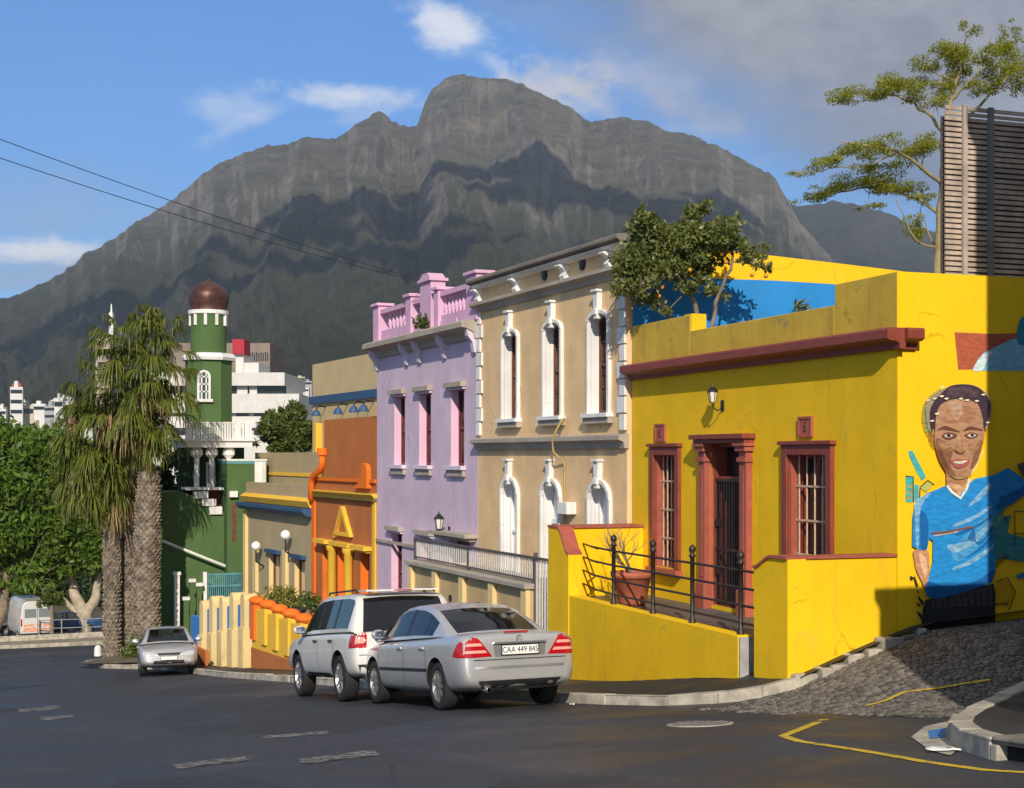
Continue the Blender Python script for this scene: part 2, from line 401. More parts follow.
# ------------------------------------------------------------------ ground, road, cobbles, pavement
def asphalt(nt, b, c):
    co = objco(nt); n = nt.noise(co, .35, 6, .6, .6); f = nt.m('ADD', nt.m('MULTIPLY', nt.noise(co, 46, 4, .75), .55), nt.m('MULTIPLY', nt.noise(co, 15, 5, .75), .45)); p = nt.noise(nt.mapping(co, (1, .25, 1)), .9, 5, .6)
    col = nt.mix(nt.mapr(n, .34, .68), sc3(c, .62), sc3(c, 1.45))
    col = nt.mix(nt.m('MULTIPLY', nt.mapr(p, .55, .75), .5), col, sc3(c, 1.7))
    col = nt.mix(nt.m('MULTIPLY', nt.mapr(f, .50, .62), .6), col, sc3(c, 3.2))
    pt_ = nt.new('ShaderNodeTexVoronoi'); nt.put(pt_.inputs['Vector'], nt.mapping(nt.mix(.10, co, nt.noise(co, 1.5, 3, .6, 0, 1)), (.5, .2, 1))); pt_.inputs['Scale'].default_value = .9
    col = nt.mix(nt.mapr(nt.xyz(pt_.outputs['Color'])[0], .62, .66, 0., .6), col, sc3(c, .55)); col = nt.mix(nt.m('MULTIPLY', nt.mapr(nt.noise(co, 1.3, 6, .7), .60, .70), .55), col, (.064, .061, .058))
    cr = nt.new('ShaderNodeTexVoronoi', feature='DISTANCE_TO_EDGE'); nt.put(cr.inputs['Vector'], nt.mapping(nt.mix(.25, co, nt.noise(co, 1.2, 4, .6, 0, 1)), (1, .7, 1))); cr.inputs['Scale'].default_value = .55
    ck = nt.m('MULTIPLY', nt.mapr(cr.outputs[0], .0, .012, 1., 0.), nt.mapr(n, .48, .6))
    col = nt.mix(nt.m('MULTIPLY', ck, .7), col, sc3(c, .35))
    nt.put(b.inputs['Base Color'], col); nt.put(b.inputs['Roughness'], nt.mapr(n, .36, .62, .42, .80))
    nt.put(b.inputs['Normal'], nt.bump(f, .7, .02))
M_ROAD = pm('asphalt', (.027, .0295, .038), .75, fn=asphalt, spec=.5)
M_PAVE = pm('asphalt_pavement', (.036, .035, .036), .85, fn=asphalt, spec=.25)
M_KERB = worn('kerb_concrete', (.40, .36, .29), .9, .35, 3.2, bump=.5)
M_SETT = pm('stone_setts', (.13, .12, .11), .75, fn=lambda nt, b, c: (
    nt.put(b.inputs['Base Color'], nt.mix(nt.new('ShaderNodeNewGeometry').outputs['Random Per Island'], sc3(c, .45), (.20, .175, .145))),
    nt.put(b.inputs['Normal'], nt.bump(nt.noise(objco(nt), 30, 4), .5, .02))))
M_GROUT = worn('grit_between_setts', (.06, .052, .043), .95, .4, 5)
M_EARTH = worn('dry_grass_earth', (.085, .08, .045), .95, .4, .05)
def paint(name, rgb, under, lo=.46, hi=.58):
    def fn(nt, b, c):
        co = objco(nt); n = nt.noise(co, 9, 6, .7)
        nt.put(b.inputs['Base Color'], nt.mix(nt.mapr(n, lo, hi), under, c))
    return pm(name, rgb, .8, fn=fn, spec=.3)
M_YLINE = paint('yellow_road_paint', (.62, .43, .03), (.09, .08, .05), .30, .50)
M_WLINE = paint('white_road_paint', (.26, .255, .25), (.04, .04, .042), .44, .60)
M_RIM0 = worn('cast_iron', (.07, .065, .06), .6, .3, 12)

def sheet(name, rows, m, kind='structure', dz=0.):
    """rows of equal length of (x, y[, z]) -> a sheet following the ground"""
    mb = MB(); n = len(rows[0])
    vs = [(p[0], p[1], (p[2] if len(p) > 2 else G(p[0], p[1]))+dz) for r in rows for p in r]
    mb.add(vs, [(i*n+j, i*n+j+1, (i+1)*n+j+1, (i+1)*n+j) for i in range(len(rows)-1) for j in range(n-1)])
    o = mb.build(name, m, smooth=True); return tag(o, kind=kind)
# far ground to the horizon
rows = []
for R in [1, 3, 6, 10, 14, 18, 22, 27, 33, 40, 50, 60, 72, 86, 105, 130, 170, 230, 320, 440, 560, 900, 2500, 6300]:
    r = []
    for k in range(97):
        a = 2*pi*k/96; x, y = R*sin(a), R*cos(a)
        if R <= 130: z = G(x, y)-.22
        elif R <= 560: z = -14 if (y > 0) else 8
        else: z = -22 if (y > 0) else 5
        r.append((x, y, z))
    rows.append(r)
sheet('ground', rows, M_EARTH)

KERB = [(9.72, 16.12), (9.2, 16.2), (8.75, 16.55), (8.35, 17.2), (7.95, 18.3), (7.7, 19.5), (7.4, 22), (7.1, 25), (6.75, 29), (6.45, 33), (6.1, 37), (5.85, 40), (5.7, 43), (5.5, 46), (5.2, 48.5), (4.4, 50.2), (3.7, 52.0), (3.2, 54.5), (3.4, 57.5), (4.4, 60), (5.6, 62), (8, 64.5), (14, 66)]
def kx(y):
    return ip([(q[1], q[0]) for q in KERB[3:18]]+[(57.5, 3.4), (60, 4.4), (62, 5.6)], y)
ys = list(np.arange(-40, 16.2, .7))+list(np.arange(16.4, 62, .8))
rows = []
for y in ys:
    xr = (15 if y < 12 else max(9.4, 15-5.6*(y-12)/2.5)) if y < 16.3 else min(9.3, kx(y)+.6)
    rows.append([(-9+(xr+9)*k/24, y) for k in range(25)])
for y in np.arange(62.5, 82, 1.5): rows.append([(-55+(70)*k/24, y) for k in range(25)])
rows2 = [r for r in rows if r[0][1] >= 62]; rows = [r for r in rows if r[0][1] < 62.2]
rows.append([(-9+(15)*k/24, 62.5) for k in range(25)])
sheet('road', rows, M_ROAD); sheet('cross_road', rows2, M_ROAD)
# pavement on the house side with its kerb
def line_pts(pl, step=.5):
    out = []
    for (a, b), (c, e) in zip(pl, pl[1:]):
        n = max(1, int(hypot(c-a, e-b)/step))
        out += [(a+(c-a)*k/n, b+(e-b)*k/n) for k in range(n)]
    return out+[pl[-1]]
KP = line_pts(KERB, .45)
rows = [[(x+(max(13.5, x+.5)-x)*(k/8)**1.3, y if k < 8 else max(y, 16.25)) for k in range(9)] for x, y in KP]
sheet('pavement', rows, M_PAVE, dz=.13)
def kerb_line(name, pl, wd, h, inward, seg=.95, bev=.015):
    mb = MB(); P = line_pts(pl, seg); rnd = random.Random(3)
    for (a, b), (c, e) in zip(P, P[1:]):
        L = hypot(c-a, e-b)
        if L < .05: continue
        tx, ty = (c-a)/L, (e-b)/L; nx, ny = (-ty, tx) if inward < 0 else (ty, -tx)
        g = .006; a1, b1, c1, e1 = a+tx*g, b+ty*g, c-tx*g, e-ty*g; dh = rnd.uniform(-.012, .012); o = rnd.uniform(-.012, .012)
        q = [(a1+nx*o, b1+ny*o), (c1+nx*o, e1+ny*o), (c1+nx*wd, e1+ny*wd), (a1+nx*wd, b1+ny*wd)]
        lo = [(x, y, G(x, y)-.1) for x, y in q]; hi = [(x, y, G(x, y)+h+dh) for x, y in q]
        mb.add(lo+hi, [(0, 3, 2, 1), (4, 5, 6, 7), (0, 1, 5, 4), (1, 2, 6, 5), (2, 3, 7, 6), (3, 0, 4, 7)])
    return tag(mb.build(name, M_KERB, bevel=bev), kind='structure')
kerb_line('kerb', KERB, .20, .145, 1)
# near corner: pavement of the side street with the storm drain
ISL = [(6.9, 5.0), (7.2, 6.8), (7.44, 8.2), (7.47, 9.55), (7.70, 10.25), (8.05, 10.85), (8.5, 11.4), (9.1, 12.0), (9.9, 12.6), (10.8, 13.05), (12.5, 13.5), (16, 13.9), (24, 14.2)]
IP_ = line_pts(ISL, .4)
rows = [[(x+(26-x)*(k/8)**1.5, y if k < 3 else min(y, 12-.0*k)) for k in range(9)] for x, y in IP_]
rows = [[(x, y), (x+.3*max(.0, 1), y-.12), (x+.8, y-.5), (x+1.6, y-1.0), (x+3, y-1.8)] for x, y in IP_]
sheet('corner_pavement', rows, M_PAVE, dz=.16)
kerb_line('corner_kerb', ISL[:3], .2, .18, 1); kerb_line('corner_kerb', ISL[3:], .2, .18, 1)
# cobbled side street: a bed and its setts
CB = [(8.15, 16.9), (8.35, 16.0), (8.45, 15.2), (8.7, 14.2), (9.0, 13.3), (9.25, 12.75), (9.5, 12.4)]
def cbx(y): return ip(sorted([(b, a) for a, b in CB]), y)
rows = [[(cbx(y)+(30-cbx(y))*(k/40)**1.6, y) for k in range(41)] for y in np.arange(12.3, 16.36, .2)]
sheet('side_street', rows, M_GROUT, dz=.006)
mb = MB(); rnd = random.Random(8); y = 12.35; row = 0
def inside_isl(x, y): return x > 8.9 and y < ip([(a, b) for a, b in ISL], x)+.02
while y < 16.3:
    x = cbx(y)+.02+rnd.uniform(-.12, .06); x0 = x
    while x < 19:
        L = rnd.uniform(.075, .12); W = .074
        if not inside_isl(x, y) and not (y > 16.1 and x < 9.75):
            h = .024+rnd.uniform(-.004, .005); i = .011; cx_, cy_ = x+L/2, y+W/2; z = G(cx_, cy_)
            sx = (G(x+L, cy_)-G(x, cy_))/L; sy = (G(cx_, y+W)-G(cx_, y))/W
            tl = rnd.uniform(-.05, .05); q = [(x+.008, y+.008), (x+L-.008, y+.008), (x+L-.008, y+W-.008), (x+.008, y+W-.008)]
            q2 = [(x+i+.008, y+i), (x+L-i-.008, y+i), (x+L-i-.008, y+W-i), (x+i+.008, y+W-i)]
            zz = lambda p: z+(p[0]-cx_)*(sx+tl)+(p[1]-cy_)*sy
            mb.add([(*p, zz(p)) for p in q]+[(*p, zz(p)+h) for p in q2], [(4, 5, 6, 7), (0, 1, 5, 4), (1, 2, 6, 5), (2, 3, 7, 6), (3, 0, 4, 7)])
        x += L
    y += .077; row += 1
tag(mb.build('cobblestones', M_SETT), kind='stuff')
# stone ledge up along the foot of the mural wall
mb = MB(); x = 9.66; rnd = random.Random(2)
while x < 11.55:
    L = rnd.uniform(.14, .34); h = rnd.uniform(.05, .14); d_ = rnd.uniform(.12, .26)
    mb.box(x, x+L-.01, 16.27-d_, 16.285, G(x+L/2, 16.1)-.2, G(x+L/2, 16.2)+h); x += L
tag(mb.build('kerb_ledge', M_KERB, bevel=.02), kind='structure')
# far side of the cross street
FK = [(-60, 80.6), (-20, 80.6), (-2, 80.8), (4, 81.2), (9, 82.4), (16, 84)]
kerb_line('far_kerb', FK, .22, .16, -1, 2.2)
kerb_line('far_kerb', [(a, b+4.2) for a, b in FK], .25, .42, -1, 2.4)
rows = [[(x, y+k*1.1) for k in range(5)] for x, y in line_pts(FK, 2)]
sheet('far_pavement', rows, worn('sandy_paving', (.24, .20, .15), .9, .3, 2), dz=.13)
# painted marks
def strip(name, pxs, wd, m, dz, label=None):
    P = [ground_at(*p) for p in pxs]; pl = line_pts([(p.x, p.y) for p in P], .25); mb = MB(); L = []; R_ = []
    for i, (x, y) in enumerate(pl):
        a = pl[max(0, i-1)]; c = pl[min(len(pl)-1, i+1)]; l = hypot(c[0]-a[0], c[1]-a[1]); nx, ny = -(c[1]-a[1])/l*wd/2, (c[0]-a[0])/l*wd/2
        L.append((x+nx, y+ny, G(x+nx, y+ny)+dz)); R_.append((x-nx, y-ny, G(x-nx, y-ny)+dz))
    n = len(pl); mb.add(L+R_, [(i, i+1, n+i+1, n+i) for i in range(n-1)])
    return tag(mb.build(name, m), kind='structure')
strip('yellow_line', [(826, 720), (806, 728), (783, 737), (800, 742), (860, 752), (925, 763), (985, 772), (1060, 776)], .10, M_YLINE, .005)
strip('yellow_line', [(990, 684), (940, 691), (905, 697), (866, 709)], .06, M_YLINE, .030)
def dash(pxs):
    mb = MB(); q = [ground_at(*p) for p in pxs]; n = 6
    A = [q[0].lerp(q[1], k/n) for k in range(n+1)]; B = [q[3].lerp(q[2], k/n) for k in range(n+1)]
    mb.add([(p.x, p.y, G(p.x, p.y)+.005) for p in A+B], [(i, i+1, n+2+i, n+1+i) for i in range(n)])
    tag(mb.build('road_dash', M_WLINE), kind='structure')
for q in ([(172, 766), (245, 757), (249, 761), (176, 770)], [(297, 760), (372, 751), (381, 756), (303, 765)], [(262, 737), (328, 731), (331, 734), (265, 740)],
          [(18, 710), (60, 706), (62, 709), (20, 713)], [(40, 718), (72, 715), (74, 718), (42, 721)]): dash(q)
def manhole(px, py, r, nm='manhole_cover'):
    p = ground_at(px, py); o = empty(nm, p+Vector((0, 0, .004)), 0, 'round grey manhole cover set in the road beside the kerb corner', 'manhole cover')
    e = .1
    gx = (G(p.x+e, p.y)-G(p.x-e, p.y))/(2*e); gy = (G(p.x, p.y+e)-G(p.x, p.y-e))/(2*e)
    o.rotation_euler = Vector((-gx, -gy, 1)).to_track_quat('Z', 'Y').to_euler()
    mb = MB(); mb.lathe([(r, -.03), (r, .004), (r*.9, .007), (r*.9, -.0)], n=40); mb.build('rim', M_KERB, o)
    mb = MB(); mb.lathe([(r*.88, -.02), (r*.88, .006), (r*.84, .008), (.001, .008)], n=40)
    for i in range(-3, 4):
        for j in range(-3, 4):
            if hypot(i, j) < 3.4: mb.box(i*.1-.03, i*.1+.03, j*.1-.012, j*.1+.012, .008, .014)
    mb.build('lid', worn('grey_iron_lid', (.16, .15, .14), .7, .3, 8), o)
manhole(700, 725, .36)
# storm drain mouth in the corner kerb
a0, a1 = ISL[2], ISL[3]
o = empty('storm_drain', (a0[0], a0[1], G(*a0)), 0, 'dark open storm drain mouth in the kerb at the near street corner', 'storm drain')
mb = MB(); L = hypot(a1[0]-a0[0], a1[1]-a0[1]); ang = atan2(a1[1]-a0[1], a1[0]-a0[0]); ca, sa = cos(ang), sin(ang)
def dp(s, t, z): return (s*ca+t*sa, s*sa-t*ca, z+(G(*a1)-G(*a0))*s/L)
def dbox(mb, s0, s1, t0, t1, z0, z1):
    P = [dp(s, t, z) for z in (z0, z1) for s, t in ((s0, t0), (s1, t0), (s1, t1), (s0, t1))]
    mb.add(P, [(0, 3, 2, 1), (4, 5, 6, 7), (0, 1, 5, 4), (1, 2, 6, 5), (2, 3, 7, 6), (3, 0, 4, 7)])
dg = G(*a1)-G(*a0)
dbox(mb, .0, L, .012, .40, .125, .192); mb.build('cover_slab', worn('dark_worn_concrete', (.20, .18, .15), .9, .4, 4, bump=.6), o, bevel=.02)
mb = MB(); dbox(mb, .09, L-.09, .10, .6, -.3, .125); mb.build('mouth_shade_block', pm('drain_shade_black', (.006, .006, .006), .9), o)  # solid near-black block stands in for the shade inside the drain mouth
mb = MB(); dbox(mb, .0, .09, .0, .4, -.2, .124); mb.build('side_block', M_KERB, o, bevel=.012); mb = MB(); dbox(mb, L-.09, L, .0, .4, -.2, .124); mb.build('side_block', M_KERB, o, bevel=.012)
# gutter apron, blue painted patch and paper at the drain
p = ground_at(934, 740); mb = MB()
P = [ground_at(*q) for q in ((911, 738), (925, 728), (948, 722), (962, 726), (962, 748), (950, 757), (930, 752))]
mb.poly([(q.x, q.y, q.z+.009) for q in P]); tag(mb.build('gutter_apron', M_KERB), kind='structure')
P = [ground_at(*q) for q in ((928, 733), (945, 729), (947, 739), (930, 741))]
mb = MB(); mb.poly([(q.x, q.y, q.z+.013) for q in P]); tag(mb.build('blue_paint_patch', paint('blue_paint', (.03, .18, .5), (.25, .24, .2), .35, .5)), kind='structure')
M_PAPER = worn('paper', (.8, .8, .78), .8, .06, 10)
def litter(px, py, sx, sy, label):
    q = ground_at(px, py); mb = MB(); rnd = random.Random(int(px))
    n = 5; vs = [(sx*(i/n-.5), sy*(j/3-.5), rnd.uniform(.005, .03)) for i in range(n+1) for j in range(4)]
    mb.add(vs, [(i*4+j, i*4+j+1, i*4+j+5, i*4+j+4) for i in range(n) for j in range(3)])
    o = mb.build('paper_scrap', M_PAPER, loc=q+Vector((0, 0, .01)), rz=-.5, smooth=True)
    sd = o.modifiers.new('solid', 'SOLIDIFY'); sd.thickness = .003
    tag(o, label, 'litter')
litter(943, 753, .28, .10, 'flat white paper scrap lying in the gutter beside the storm drain')
litter(572, 706, .07, .05, 'small crumpled white paper scrap on the road behind the silver sedan')

# ------------------------------------------------------------------ facades
class Facade:
    """local frame: x = along the street front (away from the camera), y = out towards the street, z = up from the base"""
    def __init__(s, x, y, dl, z0):
        s.o = Vector((x, y, 0)); s.dl = radians(dl); s.z0 = z0; s.rz = pi/2+s.dl
        s.e = Vector((-sin(s.dl), cos(s.dl), 0)); s.n = Vector((-cos(s.dl), -sin(s.dl), 0))
    def p(s, px, py, out=0.):
        a = at(px, py, 1.); k = ((s.o+s.n*out).dot(s.n))/a.dot(s.n); q = a*k
        return (q-s.o).dot(s.e), q.z-s.z0
    def u(s, px, out=0.): return s.p(px, HY, out)[0]
    def z(s, px, py, out=0.): return s.p(px, py, out)[1]
    def rect(s, x0, x1, y0, y1, out=0.):
        """pixel rectangle -> (u near, u far, z low, z high)"""
        xm = (x0+x1)/2; return s.u(x1, out), s.u(x0, out), s.z(xm, y1, out), s.z(xm, y0, out)
    def w(s, u, out, z): return s.o+s.e*u+s.n*out+Vector((0, 0, z+s.z0))
    def root(s, name, label, cat, group=None): return empty(name, (s.o.x, s.o.y, s.z0), s.rz, label, cat, group)

def arch_pts(u0, u1, zs, zc, n=8):
    """arch from (u0,zs) over the crown zc to (u1,zs)"""
    c = (u0+u1)/2; r = (u1-u0)/2
    return [(c-r*cos(pi*k/n), zs+(zc-zs)*sin(pi*k/n)) for k in range(n+1)]
def wall_panel(mb, u0, u1, z0, z1, holes=(), depth=.28, out=0., z1b=None, reveal=None):
    """front face of a wall with real openings and their reveals; holes are (u0,u1,z0,z1[,rise of arch])"""
    us = sorted({u0, u1, *[h[0] for h in holes], *[h[1] for h in holes]}); zs = sorted({z0, z1, *[h[2] for h in holes], *[h[3] for h in holes]})
    base = mb.cur
    top = lambda u, z: z if z1b is None or abs(z-z1) > 1e-6 else z1+(z1b-z1)*(u-u0)/(u1-u0)
    for a, b in zip(us, us[1:]):
        for c, e in zip(zs, zs[1:]):
            um, zm = (a+b)/2, (c+e)/2
            if any(h[0] < um < h[1] and h[2] < zm < h[3] for h in holes): continue
            mb.quad((a, out, c), (a, out, top(a, e)), (b, out, top(b, e)), (b, out, c))
    for h in holes:
        a, b, c, e = h[:4]; rise = h[4] if len(h) > 4 else 0; y = out-depth
        if rise:
            P = arch_pts(a, b, e-rise, e)
            for (p, q), (r, t) in zip(P, P[1:]): mb.quad((p, out, q), (p, out, e), (r, out, e), (r, out, t))
        if reveal: mb.mat(reveal)
        es = e-rise
        mb.quad((a, out, c), (a, out, es), (a, y, es), (a, y, c)); mb.quad((b, out, c), (b, y, c), (b, y, es), (b, out, es))
        mb.quad((a, out, c), (a, y, c), (b, y, c), (b, out, c))
        if rise:
            for (p, q), (r, t) in zip(P, P[1:]): mb.quad((p, out, q), (r, out, t), (r, y, t), (p, y, q))
        else: mb.quad((a, out, e), (b, out, e), (b, y, e), (a, y, e))
        mb.cur = base
def frame_ring(mb, u0, u1, z0, z1, wd, y0, y1, rise=0, bottom=True):
    """rectangular or arched frame between y0 and y1"""
    if not rise:
        mb.box(u0, u0+wd, y0, y1, z0, z1); mb.box(u1-wd, u1, y0, y1, z0, z1)
        mb.box(u0+wd, u1-wd, y0, y1, z1-wd, z1)
    else:
        mb.box(u0, u0+wd, y0, y1, z0, z1-rise); mb.box(u1-wd, u1, y0, y1, z0, z1-rise)
        A = arch_pts(u0, u1, z1-rise, z1); B = arch_pts(u0+wd, u1-wd, z1-rise, z1-wd)
        for i in range(len(A)-1):
            q = [A[i], A[i+1], B[i+1], B[i]]; mb.prism(q, 'y', y0, y1)
    if bottom: mb.box(u0+wd, u1-wd, y0, y1, z0, z0+wd)
M_PANE = pm('dark_window_glass', (.012, .014, .016), .06, spec=.6)
M_CURT = worn('net_curtain', (.35, .33, .30), .9, .2, 8)
def window(parent, u0, u1, z0, z1, y, fm, bars=(2, 4), fw=.06, rise=0, sash=True, name='window', bar=.022, barm=None, pane=None, flip=1):
    """window in an opening; y is the plane of the glass"""
    mb = MB(); frame_ring(mb, u0+.004, u1-.004, z0+.004, z1-.004, fw, y-.02, y+.06, rise)
    if sash: mb.box(u0+fw, u1-fw, y+.0, y+.045, (z0+z1)/2-.03, (z0+z1)/2+.03)
    w_ = mb.build(name, fm, parent)
    mb = MB(); 
    if rise:
        A = arch_pts(u0+.02, u1-.02, z1-rise, z1-.02); mb.poly([(u0+.02, y, z0+.02)]+[(p, y, q) for p, q in A]+[(u1-.02, y, z0+.02)])
    else: mb.quad((u0+.02, y, z0+.02), (u0+.02, y, z1-.02), (u1-.02, y, z1-.02), (u1-.02, y, z0+.02))
    mb.build('pane', pane or M_PANE, w_)
    mb = MB()
    for k in range(1, bars[0]):
        x = u0+fw+(u1-u0-2*fw)*k/bars[0]; mb.box(x-bar/2, x+bar/2, y+.004, y+.035, z0+fw, z1-fw)
    for k in range(1, bars[1]):
        z = z0+fw+(z1-z0-2*fw)*k/bars[1]
        if sash and abs(z-(z0+z1)/2) < .05: continue
        mb.box(u0+fw, u1-fw, y+.006, y+.033, z-bar/2, z+bar/2)
    if mb.f: mb.build('glazing_bars', barm or fm, w_)
    return w_
def shell(mb, u0, u1, depth, z0, z1, back=True, z1b=None, roof=True):
    """sides, back and flat roof of a house body behind the front face at y = 0"""
    d_ = -depth; zb = z1 if z1b is None else z1b
    mb.quad((u0, 0, z0), (u0, d_, z0), (u0, d_, zb), (u0, 0, z1)); mb.quad((u1, 0, z0), (u1, 0, z1), (u1, d_, zb), (u1, d_, z0))
    if back: mb.quad((u0, d_, z0), (u1, d_, z0), (u1, d_, zb), (u0, d_, zb))
    if roof: mb.quad((u0, 0, z1), (u1, 0, z1), (u1, d_, zb), (u0, d_, zb))
def moulding(mb, u0, u1, prof):
    """horizontal moulding: prof is a list of (out, z), closed against the wall"""
    return mb.prism([(o, z) for o, z in prof], 'x', u0, u1)
# ------------------------------------------------------------------ yellow house
M_YEL = plaster('yellow_render', (.83, .515, .008), .09, .26, .4, patch=((.62, .41, .03), .5))
M_YELW = plaster('yellow_mural_wall', (.89, .55, .006), .05, .12, .3, patch=((.72, .47, .04), .4))
M_OLD = plaster('weathered_yellow_parapet', (.58, .39, .05), .2, .55, .6, patch=((.34, .26, .09), .75))
M_RED = worn('brick_red_paint', (.235, .05, .032), .55, .16, 5)
M_PINK = worn('salmon_red_paint', (.36, .092, .062), .6, .12, 5)
M_BARS = worn('cream_bars', (.55, .42, .27), .6, .2, 10)
M_IRON = worn('black_iron', (.012, .012, .013), .45, .3, 30, spec=.5)
M_IRONB = worn('brown_black_iron', (.03, .017, .012), .5, .3, 30, spec=.5)
M_TILE = worn('red_number_tile', (.42, .10, .05), .5, .15, 10)
M_TAR = worn('flat_roof_felt', (.12, .11, .10), .95, .3, 1.5)
M_STEP = worn('slate_floor', (.10, .095, .095), .5, .25, 4)
M_STONEW = worn('pale_step_stone', (.33, .33, .33), .8, .2, 6)
YZ = -2.9
YF = Facade(11.28, 16.3, 0, YZ)
R = YF.root('yellow_house', 'bright yellow single-storey corner house with red cornice and a painted mural on its side wall', 'house')
UL = 8.40
w2 = YF.rect(790, 829, 452, 570); w2 = (w2[0], w2[1], .93, YF.z(810, 452)); w1 = YF.rect(656, 677.5, 455, 565); w1 = (w1[0], w1[1], .93, w2[3])
dr = YF.rect(711, 744.5, 436, 608); dr = (dr[0], dr[1], .44, dr[3])
ZC0, ZC1 = YF.z(895, 351)+.02, YF.z(895, 329)      # cornice bottom and top
HI, LO = 2.44-YZ, 2.14-YZ
mb = MB().mat(M_YEL)
wall_panel(mb, 0, UL, -1.6, ZC1, [w1, w2, dr], .30, reveal=M_PINK); mb.mat(M_YEL)
mb.quad((UL, 0, -1.6), (UL, 0, ZC1), (UL, -9, ZC1), (UL, -9, -1.6))
mb.quad((0, -9.2, -1.6), (UL, -9.2, -1.6), (UL, -9.2, 4.2), (0, -9.2, 4.2))
mb.build('wall', None, R)
mb = MB().mat(M_YELW); mb.quad((0, 0, -1.6), (0, 0, HI), (0, -9.2, HI), (0, -9.2, -1.6)); mb.box(.001, .26, -.002, -9.2, 4.2, HI-.001)
mb.build('side_wall', None, R)
mb = MB().mat(M_TAR); mb.box(.2, UL, -.2, -9.1, 4.0, 4.15); mb.build('roof', None, R)
uA, uB = YF.u(835), YF.u(690)
mb = MB().mat(M_OLD)
mb.box(.002, uA, .004, -.24, ZC1-.02, HI-.004); mb.box(uA, uB, .004, -.24, ZC1-.02, LO); mb.box(uB, UL, .004, -.24, ZC1-.02, HI-.02)
mb.build('parapet', None, R, bevel=.012)
mb = MB().mat(M_YEL); mb.box(uB-.02, uB+.26, -.02, -.30, LO-.01, HI+.0); mb.build('parapet_block', None, R)
# cornice, returning a little round the corner
def cprof(k): return [(0-.02, ZC0), (.10*k, ZC0), (.12*k, ZC0+.07), (.20*k, ZC0+.10), (.30*k, ZC1-.17), (.40*k, ZC1-.14), (.40*k, ZC1-.03), (.36*k, ZC1), (-.02, ZC1)]
mb = MB().mat(M_RED); moulding(mb, -.16, UL, cprof(.66))
P = [(-q[0]*.9, q[1]) for q in cprof(.66)]
mb.prism([(u, z) for u, z in P], 'y', .0, -.26)
mb.build('cornice', None, R)
# windows
for (a, b, c, e) in (w1, w2):
    mb = MB().mat(M_RED); t = .15
    frame_ring(mb, a-t, b+t, c-.02, e+t*.7, t, .004, .07, bottom=False); mb.box(a-t-.05, b+t+.05, .003, .11, e+t*.7, e+t*.7+.06)
    s_ = mb.build('window_surround', None, R, bevel=.008)
    mb = MB().mat(M_PINK); mb.box(a-t-.04, b+t+.04, -.05, .13, c-.12, c-.021); mb.build('sill', None, s_, bevel=.01)
    mb = MB().mat(M_PINK); mb.box(a+.0, a+.03, -.27, .002, c, e); mb.box(b-.03, b, -.27, .002, c, e); mb.box(a+.03, b-.03, -.27, .002, e-.03, e); mb.build('lining', None, s_)
    wn = window(R, a+.03, b-.03, c, e-.03, -.22, M_RED, (1, 1), .06)
    mb = MB().mat(M_BARS)
    for k in range(5):
        x = a+.10+(b-a-.20)*k/4; mb.tube([(x, -.10, c), (x, -.10, e-.03)], .013, 6)
    for k in range(1, 4):
        z = c+(e-c)*k/4; mb.box(a+.03, b-.03, -.115, -.085, z-.014, z+.014)
    mb.build('burglar_bars', None, wn)
# door with pilasters
a, b, c, e = dr
mb = MB().mat(M_PINK)
for x0, x1 in ((a-.25, a-.02), (b+.02, b+.25)):
    mb.box(x0, x1, .004, .11, c-.3, e-.38); mb.box(x0-.04, x1+.04, .003, .15, c-.3, c+.34)
    mb.box(x0+.06, x1-.06, .11, .122, c+.45, e-.55)
    for k, (o_, z_, h_) in enumerate(((.03, e-.42, .07), (.0, e-.35, .10), (.05, e-.25, .08), (.08, e-.17, .05))): mb.box(x0-o_, x1+o_, .003, .115+o_, z_, z_+h_)
ds = mb.build('door_surround', None, R, bevel=.006)
mb = MB().mat(M_RED); mb.box(a-.36, b+.36, .002, .24, e-.05, e+.03); mb.box(a-.31, b+.31, .003, .18, e-.12, e-.05); mb.build('door_hood', None, ds, bevel=.006)
mb = MB().mat(M_RED); mb.box(a, a+.07, -.28, -.05, c, e-.12); mb.box(b-.07, b, -.28, -.05, c, e-.12); mb.box(a+.07, b-.07, -.28, -.05, e-.75, e-.66); mb.box(a+.07, b-.07, -.28, -.05, e-.18, e-.12)
mb.build('door_frame', None, ds)
dk = pm('dark_door_wood', (.02, .012, .010), .4)
mb = MB().mat(dk); mb.box(a+.07, b-.07, -.29, -.25, c, e-.75); mb.quad((a+.07, -.27, e-.66), (a+.07, -.27, e-.18), (b-.07, -.27, e-.18), (b-.07, -.27, e-.66)); dd = mb.build('door', None, R)
mb = MB().mat(M_IRON)
for k in range(12):
    x = a+.10+(b-a-.20)*k/11; mb.tube([(x, -.06, c+.03), (x, -.06, e-.72)], .012, 6)
for z in (c+.06, c+.9, e-.75): mb.box(a+.075, b-.075, -.075, -.045, z, z+.05)
for z in (c+.5, c+1.3): mb.box(b-.22, b-.08, -.09, -.03, z, z+.12)
mb.build('security_gate', None, dd)
